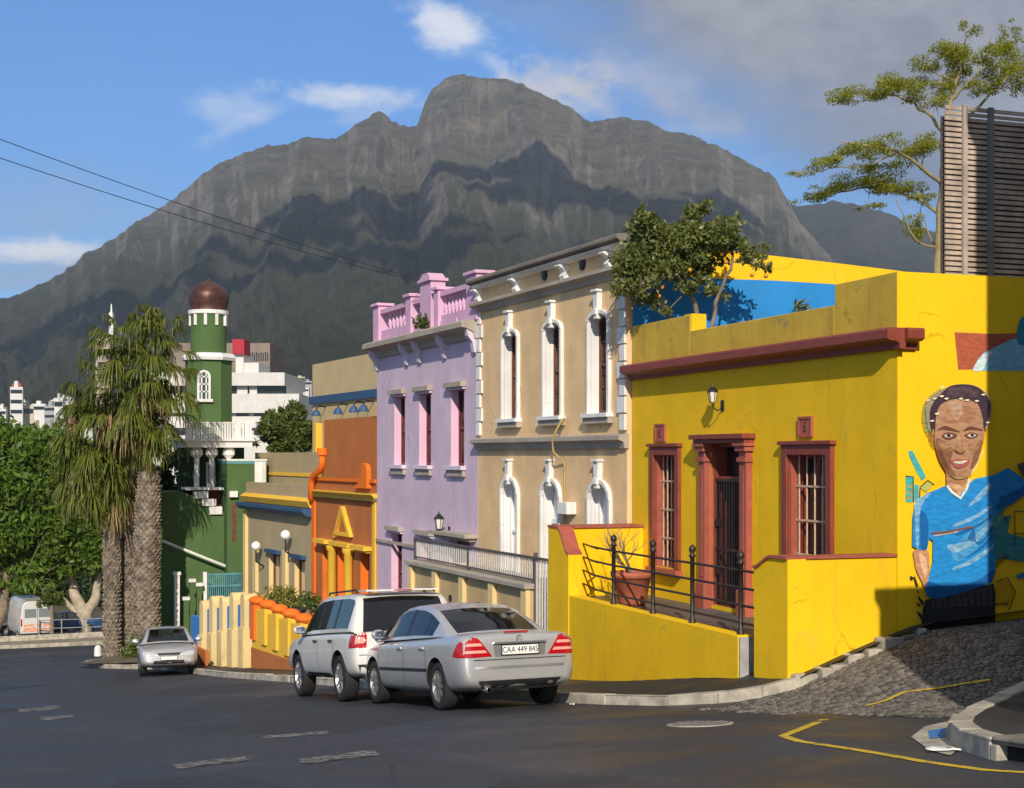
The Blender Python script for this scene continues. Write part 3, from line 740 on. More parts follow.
# number tiles carrying a 6
def digit(mb, cx_, cz, h, y):
    pts = [(cx_-.28*h, cz+.5*h), (cx_+.15*h, cz+.42*h)]
    r = .24*h
    ring = [(cx_+r*cos(q), cz-.24*h+r*sin(q)) for q in [2*pi*k/12 for k in range(13)]]
    mb.tube([(x, y, z) for x, z in ring], .055*h, 5)
    mb.tube([(cx_+.22*h, y, cz-.2*h), (cx_+.18*h, y, cz+.15*h), (cx_-.02*h, y, cz+.42*h), (cx_-.2*h, y, cz+.5*h)], .055*h, 5)
for r in ((657, 665.5, 425.5, 440), (801, 812.5, 418.5, 435)):
    q = YF.rect(*r); mb = MB().mat(M_TILE); mb.box(q[0], q[1], .003, .03, q[2], q[3]); mb.mat(M_PINK); frame_ring(mb, q[0]-.03, q[1]+.03, q[2]-.03, q[3]+.03, .035, .003, .045)
    pl = mb.build('number_tile', None, R)
    mb = MB().mat(pm('dark_digit', (.06, .02, .015), .5)); digit(mb, (q[0]+q[1])/2, (q[2]+q[3])/2, (q[3]-q[2])*.62, .033); mb.build('digit', None, pl)
# coach lamp on the facade
def coach_lamp(parent, u, z, y=0., s=1., name='wall_lamp'):
    mb = MB().mat(M_IRON); mb.box(u-.05*s, u+.05*s, y, y+.02, z-.12*s, z+.10*s)
    mb.tube([(u, y+.02, z-.05*s), (u, y+.12*s, z-.12*s), (u, y+.22*s, z-.06*s), (u, y+.24*s, z+.02*s)], .014*s, 6)
    cx_ = (u, y+.24*s, z)
    mb.lathe([(.0, .02), (.055*s, .03), (.06*s, .05*s)], cx_, 6); mb.lathe([(.12*s, .27*s), (.10*s, .30*s), (.03*s, .37*s), (.012*s, .42*s), (.0, .43*s)], cx_, 6)
    for k in range(6):
        q = 2*pi*k/6; mb.tube([(u+.06*s*cos(q), cx_[1]+.06*s*sin(q), z+.05*s), (u+.10*s*cos(q), cx_[1]+.10*s*sin(q), z+.27*s)], .007*s, 4)
    l = mb.build(name, None, parent)
    mb = MB().mat(pm('lamp_glass', (.75, .72, .6), .2, spec=.5)); mb.lathe([(.055*s, .055*s), (.093*s, .265*s)], cx_, 6); mb.build('lamp_glass', None, l)
u_, z_ = YF.p(723, 402); coach_lamp(R, u_, z_-.05, 0, .8)
# mural
def mu(px, py):
    a = at(px, py, 1.); k = 16.3/a.y; return -(a.x*k-11.28), a.z*k-YZ
def catmull(P, n=6):
    out = []; m = len(P)
    for i in range(m):
        p0, p1, p2, p3 = P[i-1], P[i], P[(i+1) % m], P[(i+2) % m]
        for k in range(n):
            t = k/n; out.append(tuple(.5*((2*p1[j])+(-p0[j]+p2[j])*t+(2*p0[j]-5*p1[j]+4*p2[j]-p3[j])*t*t+(-p0[j]+3*p1[j]-3*p2[j]+p3[j])*t**3) for j in (0, 1)))
    return out
SOFT = set()
def mpaint(rgb):
    soft = rgb in SOFT
    k = 'mural_paint_%02d_%02d_%02d' % tuple(int(q*99) for q in rgb)
    if soft: k += '_sprayed'
    if k in MATS: return MATS[k]
    def fn(nt, b, c):
        co = objco(nt); n = nt.noise(nt.mapping(co, (1, 2.2, 7), (.7, 0, 0)), 3.2, 6, .68); f = nt.noise(co, 26, 5, .7)
        col = nt.mix(nt.mapr(n, .32, .68), sc3(c, .78), sc3(c, 1.16)); col = nt.mix(nt.m('MULTIPLY', nt.mapr(f, .62, .74), .5), col, tuple(q*.6+.14 for q in c))
        nt.put(b.inputs['Base Color'], col); nt.put(b.inputs['Normal'], nt.bump(f, .3, .02))
        if soft:
            tr = nt.new('ShaderNodeBsdfTransparent'); mx = nt.new('ShaderNodeMixShader'); nt.put(mx.inputs[0], nt.mapr(nt.m('ADD', nt.m('MULTIPLY', n, .6), nt.m('MULTIPLY', f, .4)), .32, .68, .34, .80))
            nt.l.new(tr.outputs[0], mx.inputs[1]); nt.l.new(b.outputs[0], mx.inputs[2]); nt.l.new(mx.outputs[0], nt.n['Material Output'].inputs[0])
    return pm(k, rgb, .8, fn=fn, spec=.3)
ML = MB(); mlayer = [0]
def mpoly(rgb, pts, smooth=True, conv=lambda p: p):
    P = [conv(p) for p in pts]; P = catmull(P) if smooth else P
    mlayer[0] += 1; u = -.004-.0007*mlayer[0]
    q = [mu(*p) for p in P]; ML.mat(mpaint(rgb))
    from mathutils.geometry import tessellate_polygon
    tri = tessellate_polygon([[Vector((y, z, 0)) for y, z in q]])
    ML.add([(u, y, z) for y, z in q], [tuple(t) for t in tri])
def mline(rgb, pts, wd, conv=lambda p: p):
    P = [conv(p) for p in pts]; L = []; R_ = []
    for i in range(len(P)):
        a = P[max(0, i-1)]; c = P[min(len(P)-1, i+1)]; l = hypot(c[0]-a[0], c[1]-a[1]) or 1; nx, ny = -(c[1]-a[1])/l*wd/2, (c[0]-a[0])/l*wd/2
        L.append((P[i][0]+nx, P[i][1]+ny)); R_.append((P[i][0]-nx, P[i][1]-ny))
    mpoly(rgb, L+R_[::-1], False)
A7 = lambda p: (905+p[0]/6.3, 375+p[1]/6.3)
A8 = lambda p: (905+p[0]/4.925, 480+p[1]/4.925)
A2 = lambda p: (764+p[0]/3.03, 220+p[1]/3.03)
TEAL = (.06, .42, .42); INK = (.02, .015, .02)
mpoly((.42, .10, .05), [(577, 340), (690, 345), (788, 343), (850, 345), (850, 430), (690, 452), (588, 453)], False, A2)
mpoly((.20, .45, .58), [(632, 456), (645, 425), (665, 402), (700, 385), (740, 365), (790, 350), (850, 340), (850, 458)], False, A2)
mpoly((.62, .72, .74), [(632, 455), (648, 425), (668, 404), (690, 400), (675, 425), (660, 455)], True, A2)
mpoly((.03, .22, .34), [(765, 345), (770, 315), (788, 290), (850, 285), (850, 372), (790, 380), (768, 372)], True, A2)
mpoly(TEAL, [(20, 480), (45, 475), (130, 640), (105, 665), (70, 610), (25, 510)], False, A7)
mpoly(TEAL, [(2, 640), (48, 640), (48, 800), (2, 800)], False, A7); mpoly(TEAL, [(58, 690), (84, 690), (84, 790), (58, 790)], False, A7)
for x in (10, 27):
    for y in (690, 725, 760): mpoly((.55, .3, .02), [(x, y), (x+10, y), (x+10, y+22), (x, y+22)], False, A7)
mline(INK, [(0, 636), (48, 640), (50, 800)], 1.0, A7); mline(INK, [(88, 780), (92, 705), (140, 662), (180, 692)], .9, A7); mpoly((.45, .5, .12), [(92, 710), (140, 668), (170, 690), (130, 740)], False, A7)
# right-hand background of the mural
mpoly((.05, .25, .27), [(425, 250), (470, 190), (520, 170), (500, 260), (640, 300), (700, 300), (700, 395), (560, 400), (470, 385), (430, 400)], False, A8)
mpoly((.10, .33, .25), [(415, 150), (500, 110), (470, 200), (420, 260)], False, A8)
mpoly((.04, .2, .4), [(540, 470), (600, 445), (600, 475), (555, 490)], False, A8); mpoly((.03, .1, .15), [(482, 180), (495, 175), (500, 210), (490, 218)], False, A8)
for L in ([(445, 500), (470, 490), (500, 480), (540, 550), (510, 640), (500, 620)], [(440, 610), (505, 612)], [(535, 150), (537, 320)], [(537, 155), (640, 150)], [(537, 262), (640, 268)], [(435, 440), (470, 400), (510, 370)], [(432, 425), (460, 390), (490, 370)]): mline((.06, .05, .01), L, 1.0, A8)
mpoly((.60, .34, .01), [(448, 505), (500, 488), (532, 552), (505, 606), (446, 604)], False, A8)
# trousers, forearm, shirt
mpoly((.022, .024, .024), [(95, 590), (430, 510), (440, 560), (437, 775), (80, 790), (76, 700), (82, 640)], False, A8)
mpoly((.065, .055, .055), [(125, 592), (420, 518), (425, 618), (130, 625)], False, A8)
for k in range(9): mline((.02, .02, .02), [(140+k*32, 585-k*6), (150+k*32, 620)], 1.2, A8)
for pts in ([(45, 600), (72, 612), (60, 625)], [(48, 640), (75, 660), (78, 690), (60, 668)], [(18, 470), (35, 478), (32, 490), (20, 488)], [(50, 540), (62, 548), (58, 562)], [(40, 470), (58, 520), (50, 525), (36, 480)], [(55, 565), (85, 600), (80, 620), (60, 590)]): mpoly(INK, pts, False, A8)
mpoly((.52, .26, .13), [(36, 345), (100, 345), (112, 410), (108, 490), (92, 545), (75, 500), (48, 440), (38, 390)], True, A8)
mpoly((.72, .46, .28), [(62, 360), (90, 380), (102, 430), (95, 480), (75, 440)], True, A8)
B1, B2, B3, B4 = (.015, .25, .62), (.010, .13, .42), (.10, .42, .74), (.34, .62, .80); SOFT |= {B2, B3, B4, (.22, .30, .13), (.20, .45, .58), (.62, .72, .74)}
mpoly(B1, [(190, 28), (100, 66), (45, 102), (30, 180), (28, 325), (65, 345), (100, 342), (112, 285), (130, 300), (128, 400), (104, 500), (96, 568), (150, 582), (250, 560), (350, 530), (420, 500), (437, 430), (430, 300), (424, 190), (470, 140), (520, 118), (600, 55), (570, -10), (500, -60), (430, -25), (330, -5), (270, 60), (235, 70)], False, A8)
mpoly(B2, [(432, 150), (470, 138), (520, 118), (605, 55), (590, 20), (520, 60), (460, 85)], False, A8)
mpoly(B2, [(100, 500), (200, 520), (330, 500), (430, 440), (420, 500), (350, 530), (250, 560), (150, 582), (98, 568)], True, A8)
mpoly(B4, [(40, 108), (100, 70), (120, 68), (80, 110), (62, 180), (58, 320), (46, 325), (42, 200)], True, A8)
mpoly(B2, [(70, 150), (105, 200), (100, 330), (70, 335), (66, 240)], True, A8)
mpoly(B3, [(220, 350), (330, 230), (420, 150), (424, 210), (350, 330), (260, 400)], True, A8)
for pts in ([(235, 215), (330, 175), (410, 125), (412, 140), (330, 195), (240, 230)], [(200, 320), (300, 300), (400, 215), (415, 225), (320, 320), (230, 355)], [(230, 430), (330, 380), (415, 320), (418, 340), (330, 405), (240, 440)], [(300, 130), (360, 60), (410, 10), (412, 40), (360, 95)]): mpoly(B4, pts, True, A8)
for pts in ([(250, 260), (350, 215), (420, 170), (420, 178), (345, 232), (255, 270)], [(280, 385), (360, 330), (424, 262), (424, 275), (360, 345)], [(330, 240), (300, 290), (360, 300), (420, 230), (422, 240), (350, 320)]): mpoly(B2, pts, True, A8)
mline((.18, .08, .07), [(118, 262), (200, 254), (260, 242), (325, 228)], 2.2, A8); mline((.5, .45, .42), [(130, 274), (200, 264), (250, 252)], 1.2, A8)
mpoly((.10, .06, .06), [(690, 565), (740, 545), (850, 520), (850, 640), (740, 655)], False, A7)
# neck, collar
mpoly((.42, .20, .10), [(245, 600), (390, 600), (385, 650), (350, 720), (330, 765), (280, 735), (248, 690)], False, A7)
mpoly((.62, .38, .22), [(260, 690), (300, 720), (330, 755), (350, 715), (320, 690)], True, A7)
mline((.72, .74, .70), [(392, 655), (372, 720), (335, 775), (280, 735), (250, 695)], 2.6, A7)
# head
HAIR = (.05, .03, .042); SOFT |= {(.13, .08, .10), (.72, .46, .28), (.62, .38, .22)}
mpoly((.22, .30, .13), [(130, 380), (98, 300), (100, 200), (140, 130), (210, 90), (260, 110), (190, 180), (170, 300), (160, 350)], True, A7)
mpoly((.34, .28, .18), [(140, 350), (118, 250), (125, 180), (185, 118), (280, 66), (400, 62), (480, 100), (528, 170), (520, 280), (497, 345), (478, 300), (445, 190), (400, 160), (300, 150), (220, 175), (180, 240), (172, 330)], True, A7)
mpoly(HAIR, [(148, 345), (140, 270), (150, 200), (200, 130), (280, 68), (400, 64), (478, 106), (520, 178), (512, 270), (488, 330), (470, 260), (440, 185), (400, 162), (300, 152), (220, 178), (185, 240), (172, 330)], True, A7)
mpoly((.13, .08, .10), [(250, 120), (270, 80), (400, 75), (450, 110), (430, 140), (330, 138), (255, 150)], True, A7)
S1, S2, S3, S4, S5 = (.43, .235, .14), (.27, .11, .052), (.50, .26, .13), (.15, .055, .032), (.66, .44, .29); SOFT |= {S2, S3, S5}
mpoly(S2, [(135, 370), (150, 350), (172, 360), (178, 450), (160, 450), (140, 410)], True, A7); mpoly(S2, [(470, 350), (488, 345), (485, 400), (470, 445)], True, A7)
mpoly(S1, [(175, 330), (185, 240), (220, 180), (300, 153), (400, 163), (445, 190), (468, 260), (478, 340), (474, 420), (455, 505), (420, 580), (380, 635), (320, 652), (270, 636), (225, 580), (190, 500), (172, 420)], True, A7)
mpoly(S2, [(180, 400), (250, 430), (285, 480), (270, 560), (300, 640), (265, 632), (222, 575), (188, 500)], True, A7)
mpoly(S2, [(465, 410), (430, 440), (410, 520), (395, 590), (420, 575), (455, 500), (472, 440)], True, A7)
mpoly(S4, [(190, 470), (215, 480), (240, 540), (265, 600), (240, 590), (205, 530)], True, A7)
mpoly(S3, [(230, 240), (300, 200), (390, 200), (430, 240), (420, 290), (340, 300), (240, 300)], True, A7)
mpoly(S5, [(250, 185), (330, 168), (345, 230), (310, 290), (275, 240)], True, A7)
mpoly(S3, [(185, 410), (240, 420), (290, 470), (250, 480), (200, 450)], True, A7); mpoly(S3, [(380, 430), (450, 410), (445, 460), (400, 500)], True, A7)
for pts in ([(185, 350), (230, 322), (290, 340), (330, 360), (270, 352), (220, 345)], [(345, 355), (390, 325), (460, 340), (468, 352), (400, 345)]): mpoly(S4, pts, True, A7)
mpoly(S4, [(215, 380), (250, 362), (305, 375), (295, 398), (250, 408), (220, 395)], True, A7); mpoly(S4, [(355, 380), (400, 362), (440, 375), (430, 392), (390, 400)], True, A7)
mpoly((.62, .52, .44), [(228, 382), (255, 372), (285, 382), (255, 395)], True, A7); mpoly((.62, .55, .50), [(375, 380), (400, 370), (430, 380), (400, 393)], True, A7)
mpoly(INK, [(243, 380), (257, 372), (270, 382), (257, 393)], True, A7); mpoly(INK, [(392, 376), (406, 371), (416, 380), (405, 390)], True, A7)
mpoly(S3, [(305, 370), (328, 365), (350, 440), (360, 480), (320, 488), (290, 470), (308, 430)], True, A7); mpoly(S5, [(312, 380), (325, 378), (335, 440), (325, 455), (312, 440)], True, A7)
mpoly(S4, [(285, 468), (310, 478), (335, 490), (362, 475), (345, 496), (310, 494)], True, A7)
mpoly((.36, .11, .08), [(268, 540), (310, 530), (350, 532), (390, 528), (375, 565), (330, 588), (290, 575)], True, A7)
mpoly((.70, .62, .55), [(285, 545), (330, 542), (375, 538), (340, 558), (300, 556)], True, A7)
mpoly(S3, [(285, 600), (330, 605), (370, 595), (350, 635), (305, 632)], True, A7); mpoly((.30, .26, .07), [(262, 628), (320, 650), (385, 630), (350, 652), (300, 655)], True, A7)
mline((.8, .74, .5), [(475, 470), (455, 510), (425, 580), (395, 625)], .8, A7)
for q in ((150, 290), (180, 245), (125, 160), (165, 150), (210, 135), (240, 150), (330, 150), (370, 160), (430, 165), (470, 125), (500, 300), (215, 75)): mpoly((.85, .76, .5), [(q[0]-14, q[1]), (q[0], q[1]-6), (q[0]+14, q[1]-2), (q[0], q[1]+6)], True, A7)
ML.build('mural', None, R)
# ---- terrace in front of the house
M_YELD = plaster('yellow_terrace_render', (.87, .535, .006), .08, .26, .45, patch=((.62, .42, .05), .5))
T = 1.65; TF = -2.48-YZ; TT = -1.33-YZ
def oy(px): return YF.u(px, T)
ue, ub, us = oy(567), oy(551), oy(738); ug = oy(754)
R2 = YF.root('terrace', 'yellow raised terrace with low sloping front wall and red-edged end walls before the yellow house', 'terrace')
mb = MB().mat(M_YELD)
mb.box(us, ue+.05, T, T-.24, -2.4, TF+.02)
mb.build('front_wall', None, R2, bevel=.012)
def ogee(ua, ub_, za, zb, n=8): return [(ua+(ub_-ua)*k/n, za+(zb-za)*sst(0, 1, k/n)) for k in range(n+1)]
uc = oy(788)+.012; prof = [(uc, TT)]+[(oy(772), TT)]+ogee(oy(772), ug, TT, TT-.17)
mb = MB().mat(M_YELD); mb.prism([(uc, -1.5)]+prof+[(ug, -1.5)], 'x', 0, 0) if False else None
V0 = [(u, z) for u, z in prof]; full = [(uc, -1.6)]+V0+[(ug, -1.6)]
mb.prism(full, 'y', T, T-.24); mb.box(uc, uc+.24, T-.24, .006, -1.6, TT)
mb.build('corner_wall', None, R2)
mb = MB().mat(M_PINK)
def coping(mb, pl, y0, y1, h=.035):
    for (a, b), (c, e) in zip(pl, pl[1:]): mb.prism([(a, b), (c, e), (c, e+h), (a, b+h)], 'y', y0, y1)
coping(mb, V0, T+.03, T-.27); mb.box(uc-.03, uc+.27, T-.27, .01, TT+.001, TT+.035); mb.build('coping', None, R2)
prof = ogee(ue-.1, ue+.42, TT-.42, TT+.03)+[(ub+.1, TT+.03)]
full = [(ue-.1, -2.4)]+prof+[(ub+.1, -2.4)]
mb = MB().mat(M_YELD); mb.prism(full, 'y', T+.015, T-.22); mb.box(ue+.42-.08, ub+.1, T-.22, .006, -2.4, TT+.03); mb.build('end_wall', None, R2)
mb = MB().mat(M_PINK); coping(mb, prof, T+.03, T-.25, .04); mb.box(ue+.30, ub+.13, T-.26, .01, TT+.031, TT+.07); mb.build('coping', None, R2)
mb = MB().mat(M_STEP); mb.box(us+.02, ub, T-.23, .003, -1.5, TF-.05); mb.box(us, us+.3, T-.3, .003, TF-.2, TF-.052+.05); mb.build('floor', None, R2)
mb = MB().mat(M_STONEW); mb.box(us-.04, us-.002, T-.01, T-1.2, -1.2, TF+.0); mb.build('stair_riser', None, R2)
mb = MB().mat(M_STEP)
for k in range(3): mb.box(uc+.25, us-.045, T-.05-k*.38, .006, -1.5, -.62+k*.19)
mb.build('step', None, R2)
# iron railing on the terrace wall
R3 = YF.root('iron_railing', 'dark iron railing with ball-topped posts on the yellow terrace wall', 'railing')
posts = [oy(p) for p in (733, 685, 646, 607)]
for p in posts:
    mb = MB().mat(M_IRONB); y = T-.12
    mb.lathe([(.055, TF), (.055, TF+.06), (.034, TF+.09), (.034, TF+.98), (.05, TF+.99), (.05, TF+1.02), (.03, TF+1.04), (.05, TF+1.08), (.055, TF+1.11), (.04, TF+1.15), (.0, TF+1.18)], (p, y, 0), 10)
    mb.build('post', None, R3, smooth=True)
for h in (.90, .66, .42, .18):
    mb = MB().mat(M_IRONB); mb.tube([(ug+.0, T-.12, TF+h)]+[(p, T-.12, TF+h) for p in posts]+[(oy(585), T-.12, TF+h+.02)], .018, 8)
    mb.tube([(oy(585), T-.12, TF+h+.02), (oy(585)+.25, T-.35, TF+h-.04), (ue+.36, T-.45, TF+h)], .016, 6)
    mb.build('rail', None, R3)
# terracotta pot with a bare shrub
M_TERRA = worn('terracotta', (.42, .12, .065), .75, .18, 5)
pw = YF.w(YF.p(632, 590, 1.0)[0], 1.0, TF-.05)
R4 = empty('potted_shrub', pw, 0, 'bare leafless shrub in a large terracotta pot behind the terrace railing', 'potted plant')
mb = MB().mat(M_TERRA); mb.lathe([(.0, 0), (.22, 0), (.24, .05), (.32, .46), (.36, .47), (.37, .56), (.33, .57), (.31, .50), (.0, .49)], n=28); mb.build('pot', None, R4, smooth=True)
M_TWIG = worn('grey_twig', (.24, .18, .11), .85, .25, 20)
def branches(mb, base, dirn, length, r, depth, rnd, spread=.55, up=.15, seg=4, tips=None, shrink=.66, kids=(2, 3), n=6):
    pts = [Vector(base)]; d_ = Vector(dirn).normalized()
    for k in range(seg):
        d_ = (d_+Vector((rnd.gauss(0, .12), rnd.gauss(0, .12), rnd.gauss(0, .10)+up*.3))).normalized(); pts.append(pts[-1]+d_*length/seg)
    rs = [r*(1-.45*k/seg) for k in range(seg+1)]; mb.tube(pts, rs, n if depth > 1 else max(4, n-2), cap=False)
    if depth == 0:
        if tips is not None: tips.append(pts[-1]); tips.append(pts[-2])
        return
    if tips is not None and depth == 1: tips.append(pts[-1])
    for k in range(rnd.randint(*kids)):
        i = rnd.randint(max(1, seg-2), seg); nd = (d_+Vector((rnd.gauss(0, spread), rnd.gauss(0, spread), rnd.gauss(0, spread*.6)+up))).normalized()
        branches(mb, pts[i], nd, length*shrink*rnd.uniform(.8, 1.15), rs[i]*.68, depth-1, rnd, spread, up, seg, tips, shrink, kids, n)
mb = MB().mat(M_TWIG); rnd = random.Random(14)
for k in range(3): branches(mb, (rnd.uniform(-.03, .03), rnd.uniform(-.03, .03), .48), (rnd.gauss(0, .35), rnd.gauss(0, .35), 1), .48, .028, 4, rnd, .5, .25, 3, None, .74, (2, 3), 5)
mb.build('stem', None, R4)
# ------------------------------------------------------------------ brown two-storey house
M_BRN = plaster('tan_render', (.76, .525, .28), .14, .26, .4, patch=((.74, .56, .36), .5))
M_WHT = plaster('white_trim_paint', (.76, .74, .71), .12, .5, .35, rough=.65)
M_GREYM = plaster('grey_moulding', (.40, .35, .29), .16, .4, .4)
M_EAVE = plaster('dark_eave', (.22, .19, .155), .2, .4, .4)
M_BROWNF = worn('brown_window_frame', (.13, .05, .025), .55, .25, 6)
M_GABY = plaster('gable_yellow', (.88, .53, .012), .06, .10, .3)
M_GABB = plaster('gable_blue', (.025, .24, .60), .10, .12, .3)
def curtfn(nt, b, c):
    co = objco(nt); wv = nt.noise(nt.mapping(co, (9, 9, .25)), 1.6, 4, .6); bl = nt.noise(nt.mapping(co, (.9, .9, .5)), 1.3, 3)
    nt.put(b.inputs['Base Color'], nt.mix(nt.m('MULTIPLY', nt.mapr(wv, .4, .62), nt.mapr(bl, .42, .56)), c, (.22, .20, .18)))
M_CURP = pm('curtained_glass', (.014, .015, .016), .08, spec=.6, fn=curtfn)
BZ = -4.2
BF = Facade(11.20, 24.76, 3, BZ)
R = BF.root('brown_house', 'tan two-storey house with white quoins and white arched windows beside the yellow house', 'house')
uL = BF.u(478)
upp = [BF.rect(504, 519.5, 330, 420), BF.rect(545, 563.5, 325, 415.5), BF.rect(590, 611, 314, 413)]
low = [BF.rect(503, 519.5, 482, 585), BF.rect(543, 562, 481, 585), BF.rect(589, 613, 481, 585)]
zu0 = sum(h[2] for h in upp)/3; zu1 = sum(h[3] for h in upp)/3; zl1 = sum(h[3] for h in low)/3
wd = (.92, .92, .92)
def cent(h): return (h[0]+h[1])/2
UPW = [(cent(h)-.41, cent(h)+.41, zu0, zu1, .14) for h in upp]; LOW = [(cent(h)-.43, cent(h)+.43, 1.35, zl1, .32) for h in low]
zTop = sum(BF.z(*q) for q in ((478, 283), (626, 236)))/2
mb = MB().mat(M_BRN); wall_panel(mb, 0, uL, -2, zTop-.1, UPW+LOW, .27, reveal=M_WHT)
mb.mat(M_BRN); mb.quad((uL, 0, -2), (uL, 0, zTop-.1), (uL, -9, zTop-1.6), (uL, -9, -2))
mb.quad((0, 0, -2), (0, 0, zTop-.1), (0, -9, zTop-1.7), (0, -9, -2)); mb.build('wall', None, R)
# party wall towards the yellow house: its rake is painted yellow over blue
def gw(px, py):
    a = at(px, py, 1.); k = 24.72/a.y; return a.x*k, a.z*k
g_top = [gw(633, 240), gw(775, 256), gw(840, 263.5), gw(897, 270.5), gw(1010, 288)]
g_mid = [gw(633, 276), gw(775, 280.5), gw(840, 284.5), gw(897, 289), gw(1010, 298)]
rz = -BF.rz
def gloc(X, Z, Y=24.72):
    v = Vector((X, Y, 0))-BF.o; return (v.dot(BF.e), v.dot(BF.n), Z-BZ)
mb = MB().mat(M_GABY)
for i in range(len(g_top)-1):
    a, b, c, e = g_top[i], g_top[i+1], g_mid[i+1], g_mid[i]
    mb.mat(M_GABY); mb.quad(gloc(*a), gloc(*b), gloc(*c), gloc(*e)); mb.quad(gloc(*a), gloc(*b), gloc(*b, 25.0), gloc(*a, 25.0))
    mb.mat(M_GABB); mb.quad(gloc(*e), gloc(*c), gloc(c[0], -1), gloc(e[0], -1))
mb.build('party_wall', None, R)
mb = MB().mat(M_TAR); mb.quad((.1, -.3, zTop-.3), (uL, -.3, zTop-.3), (uL, -9, zTop-1.7), (.1, -9, zTop-1.7)); mb.build('roof', None, R)
def hmean(q): return sum(BF.z(*p) for p in q)/len(q)
zE = zTop; mb = MB().mat(M_EAVE); moulding(mb, -.12, uL+.1, [(-.05, zE-.10), (.22, zE-.08), (.28, zE-.05), (.28, zE+.01), (.24, zE+.04), (-.05, zE+.05)])
mb.mat(M_WHT); moulding(mb, -.05, uL+.05, [(-.02, zE-.20), (.08, zE-.20), (.16, zE-.15), (.20, zE-.105), (-.02, zE-.105)]); mb.build('eaves', None, R, bevel=.006)
zC = hmean([(480, 306), (550, 288), (620, 269)]); mb = MB().mat(M_GREYM); moulding(mb, -.04, uL+.04, [(-.02, zC-.16), (.06, zC-.16), (.10, zC-.06), (.22, zC-.02), (.22, zC+.05), (-.02, zC+.09)]); mb.build('cornice', None, R)
zM = hmean([(480, 445), (550, 442), (620, 440)]); mb = MB().mat(M_GREYM); moulding(mb, -.04, uL+.03, [(-.02, zM-.14), (.07, zM-.14), (.10, zM-.02), (.20, zM+.02), (.20, zM+.10), (-.02, zM+.14)]); mb.build('string_course', None, R)
# consoles under the eaves and vents between them
for px in (481, 519, 567, 612):
    u = BF.u(px); mb = MB().mat(M_WHT)
    za_, hb = zC+.07, zE-.21-zC-.07; pr = [(0, za_), (.10, za_), (.14, za_+.25*hb), (.09, za_+.5*hb), (.13, za_+.72*hb), (.24, za_+.9*hb), (.24, za_+hb), (0, za_+hb)]
    mb.prism([(o, z) for o, z in pr], 'x', u-.10, u+.10);  mb.build('console', None, R)
for px, py in ((545, 290), (583, 279)):
    u, z = BF.p(px, py); mb = MB().mat(M_IRON); mb.lathe([(.13, 0), (.13, .03), (.05, .05), (.0, .05)], (u, .002, zC+.30), 12, 'y'); mb.build('vent', None, R)
def surround(parent, h, rise, sill=True, keyh=.42, door=False):
    a, b, c, e = h[:4]; t = .085; mb = MB().mat(M_WHT)
    A = arch_pts(a-t, b+t, e-rise, e+t); B = arch_pts(a, b, e-rise, e)
    for i in range(len(A)-1): mb.prism([A[i], A[i+1], B[i+1], B[i]], 'y', .002, .09)
    mb.box(a-t, a, .002, .08, c, e-rise); mb.box(b, b+t, .002, .08, c, e-rise)
    s_ = mb.build('window_surround', None, parent, bevel=.008)
    m = (a+b)/2; mb = MB().mat(M_WHT)
    mb.prism([(m-.065, e-.10), (m+.065, e-.10), (m+.10, e+keyh), (m-.10, e+keyh)], 'y', .004, .12); mb.box(m-.13, m+.13, .004, .16, e+keyh, e+keyh+.05); mb.box(m-.075, m+.075, .004, .15, e-.02, e+.1)
    mb.build('keystone', None, s_, bevel=.006)
    if sill:
        mb = MB().mat(M_WHT); mb.box(a-.17, b+.17, .003, .17, c-.08, c); mb.mat(M_GREYM); mb.box(a-.15, b+.15, .003, .12, c-.2, c-.08); mb.build('sill', None, s_, bevel=.008)
for k, h in enumerate(UPW):
    surround(R, h, .14); window(R, h[0], h[1], h[2], h[3], -.23, M_BROWNF, (2, 4), .06, rise=.14, pane=M_CURP)
M_WDOOR = plaster('white_door_paint', (.72, .71, .70), .06, .2, .1, rough=.5)
for k, h in enumerate(LOW):
    surround(R, h, .32, sill=False)
    if k == 1:
        mb = MB().mat(M_BROWNF); mb.box(h[0]+.01, h[1]-.01, -.26, -.21, h[2], h[3]-.9); mb.mat(M_WHT); mb.box(h[0]+.01, h[1]-.01, -.27, -.17, h[3]-.9, h[3]-.8)
        A = arch_pts(h[0]+.02, h[1]-.02, h[3]-.32, h[3]-.02); mb.mat(M_WHT); mb.prism([(h[0]+.02, h[3]-.8)]+A+[(h[1]-.02, h[3]-.8)], 'y', -.25, -.22); mb.build('door', None, R)
    else:
        wn = window(R, h[0], h[1], h[2], h[3], -.21, M_WHT, (2, 2), .07, rise=.32, pane=M_WDOOR)
# quoins: alternating blocks at both ends
for u0, s_ in ((0.0, 1), (uL, -1)):
    mb = MB().mat(M_WHT); z = zM+.2; k = 0
    while z < zC-.25:
        L = .34 if k % 2 else .24; mb.box(u0+(.004 if s_ > 0 else -.004), u0+s_*L, .002, .055, z, z+.30); z += .325; k += 1
    mb.build('quoins', None, R, bevel=.01)
# conduit and meter box
mb = MB().mat(worn('yellowed_pipe', (.42, .29, .10), .6, .2, 8)); P = [(566, 418), (567, 428), (562, 440), (563, 452), (566, 462), (566, 500), (567, 540)]
mb.tube([(lambda q: (q[0], .22 if 425 < py < 455 else .04, q[1]))(BF.p(px, py)) for px, py in P], .022, 6); mb.build('conduit', None, R, smooth=True)
q = BF.rect(567, 576.5, 502, 514); mb = MB().mat(M_WHT); mb.box(q[0], q[1], .003, .22, q[2], q[3]); mb.build('meter_box', None, R, bevel=.01)

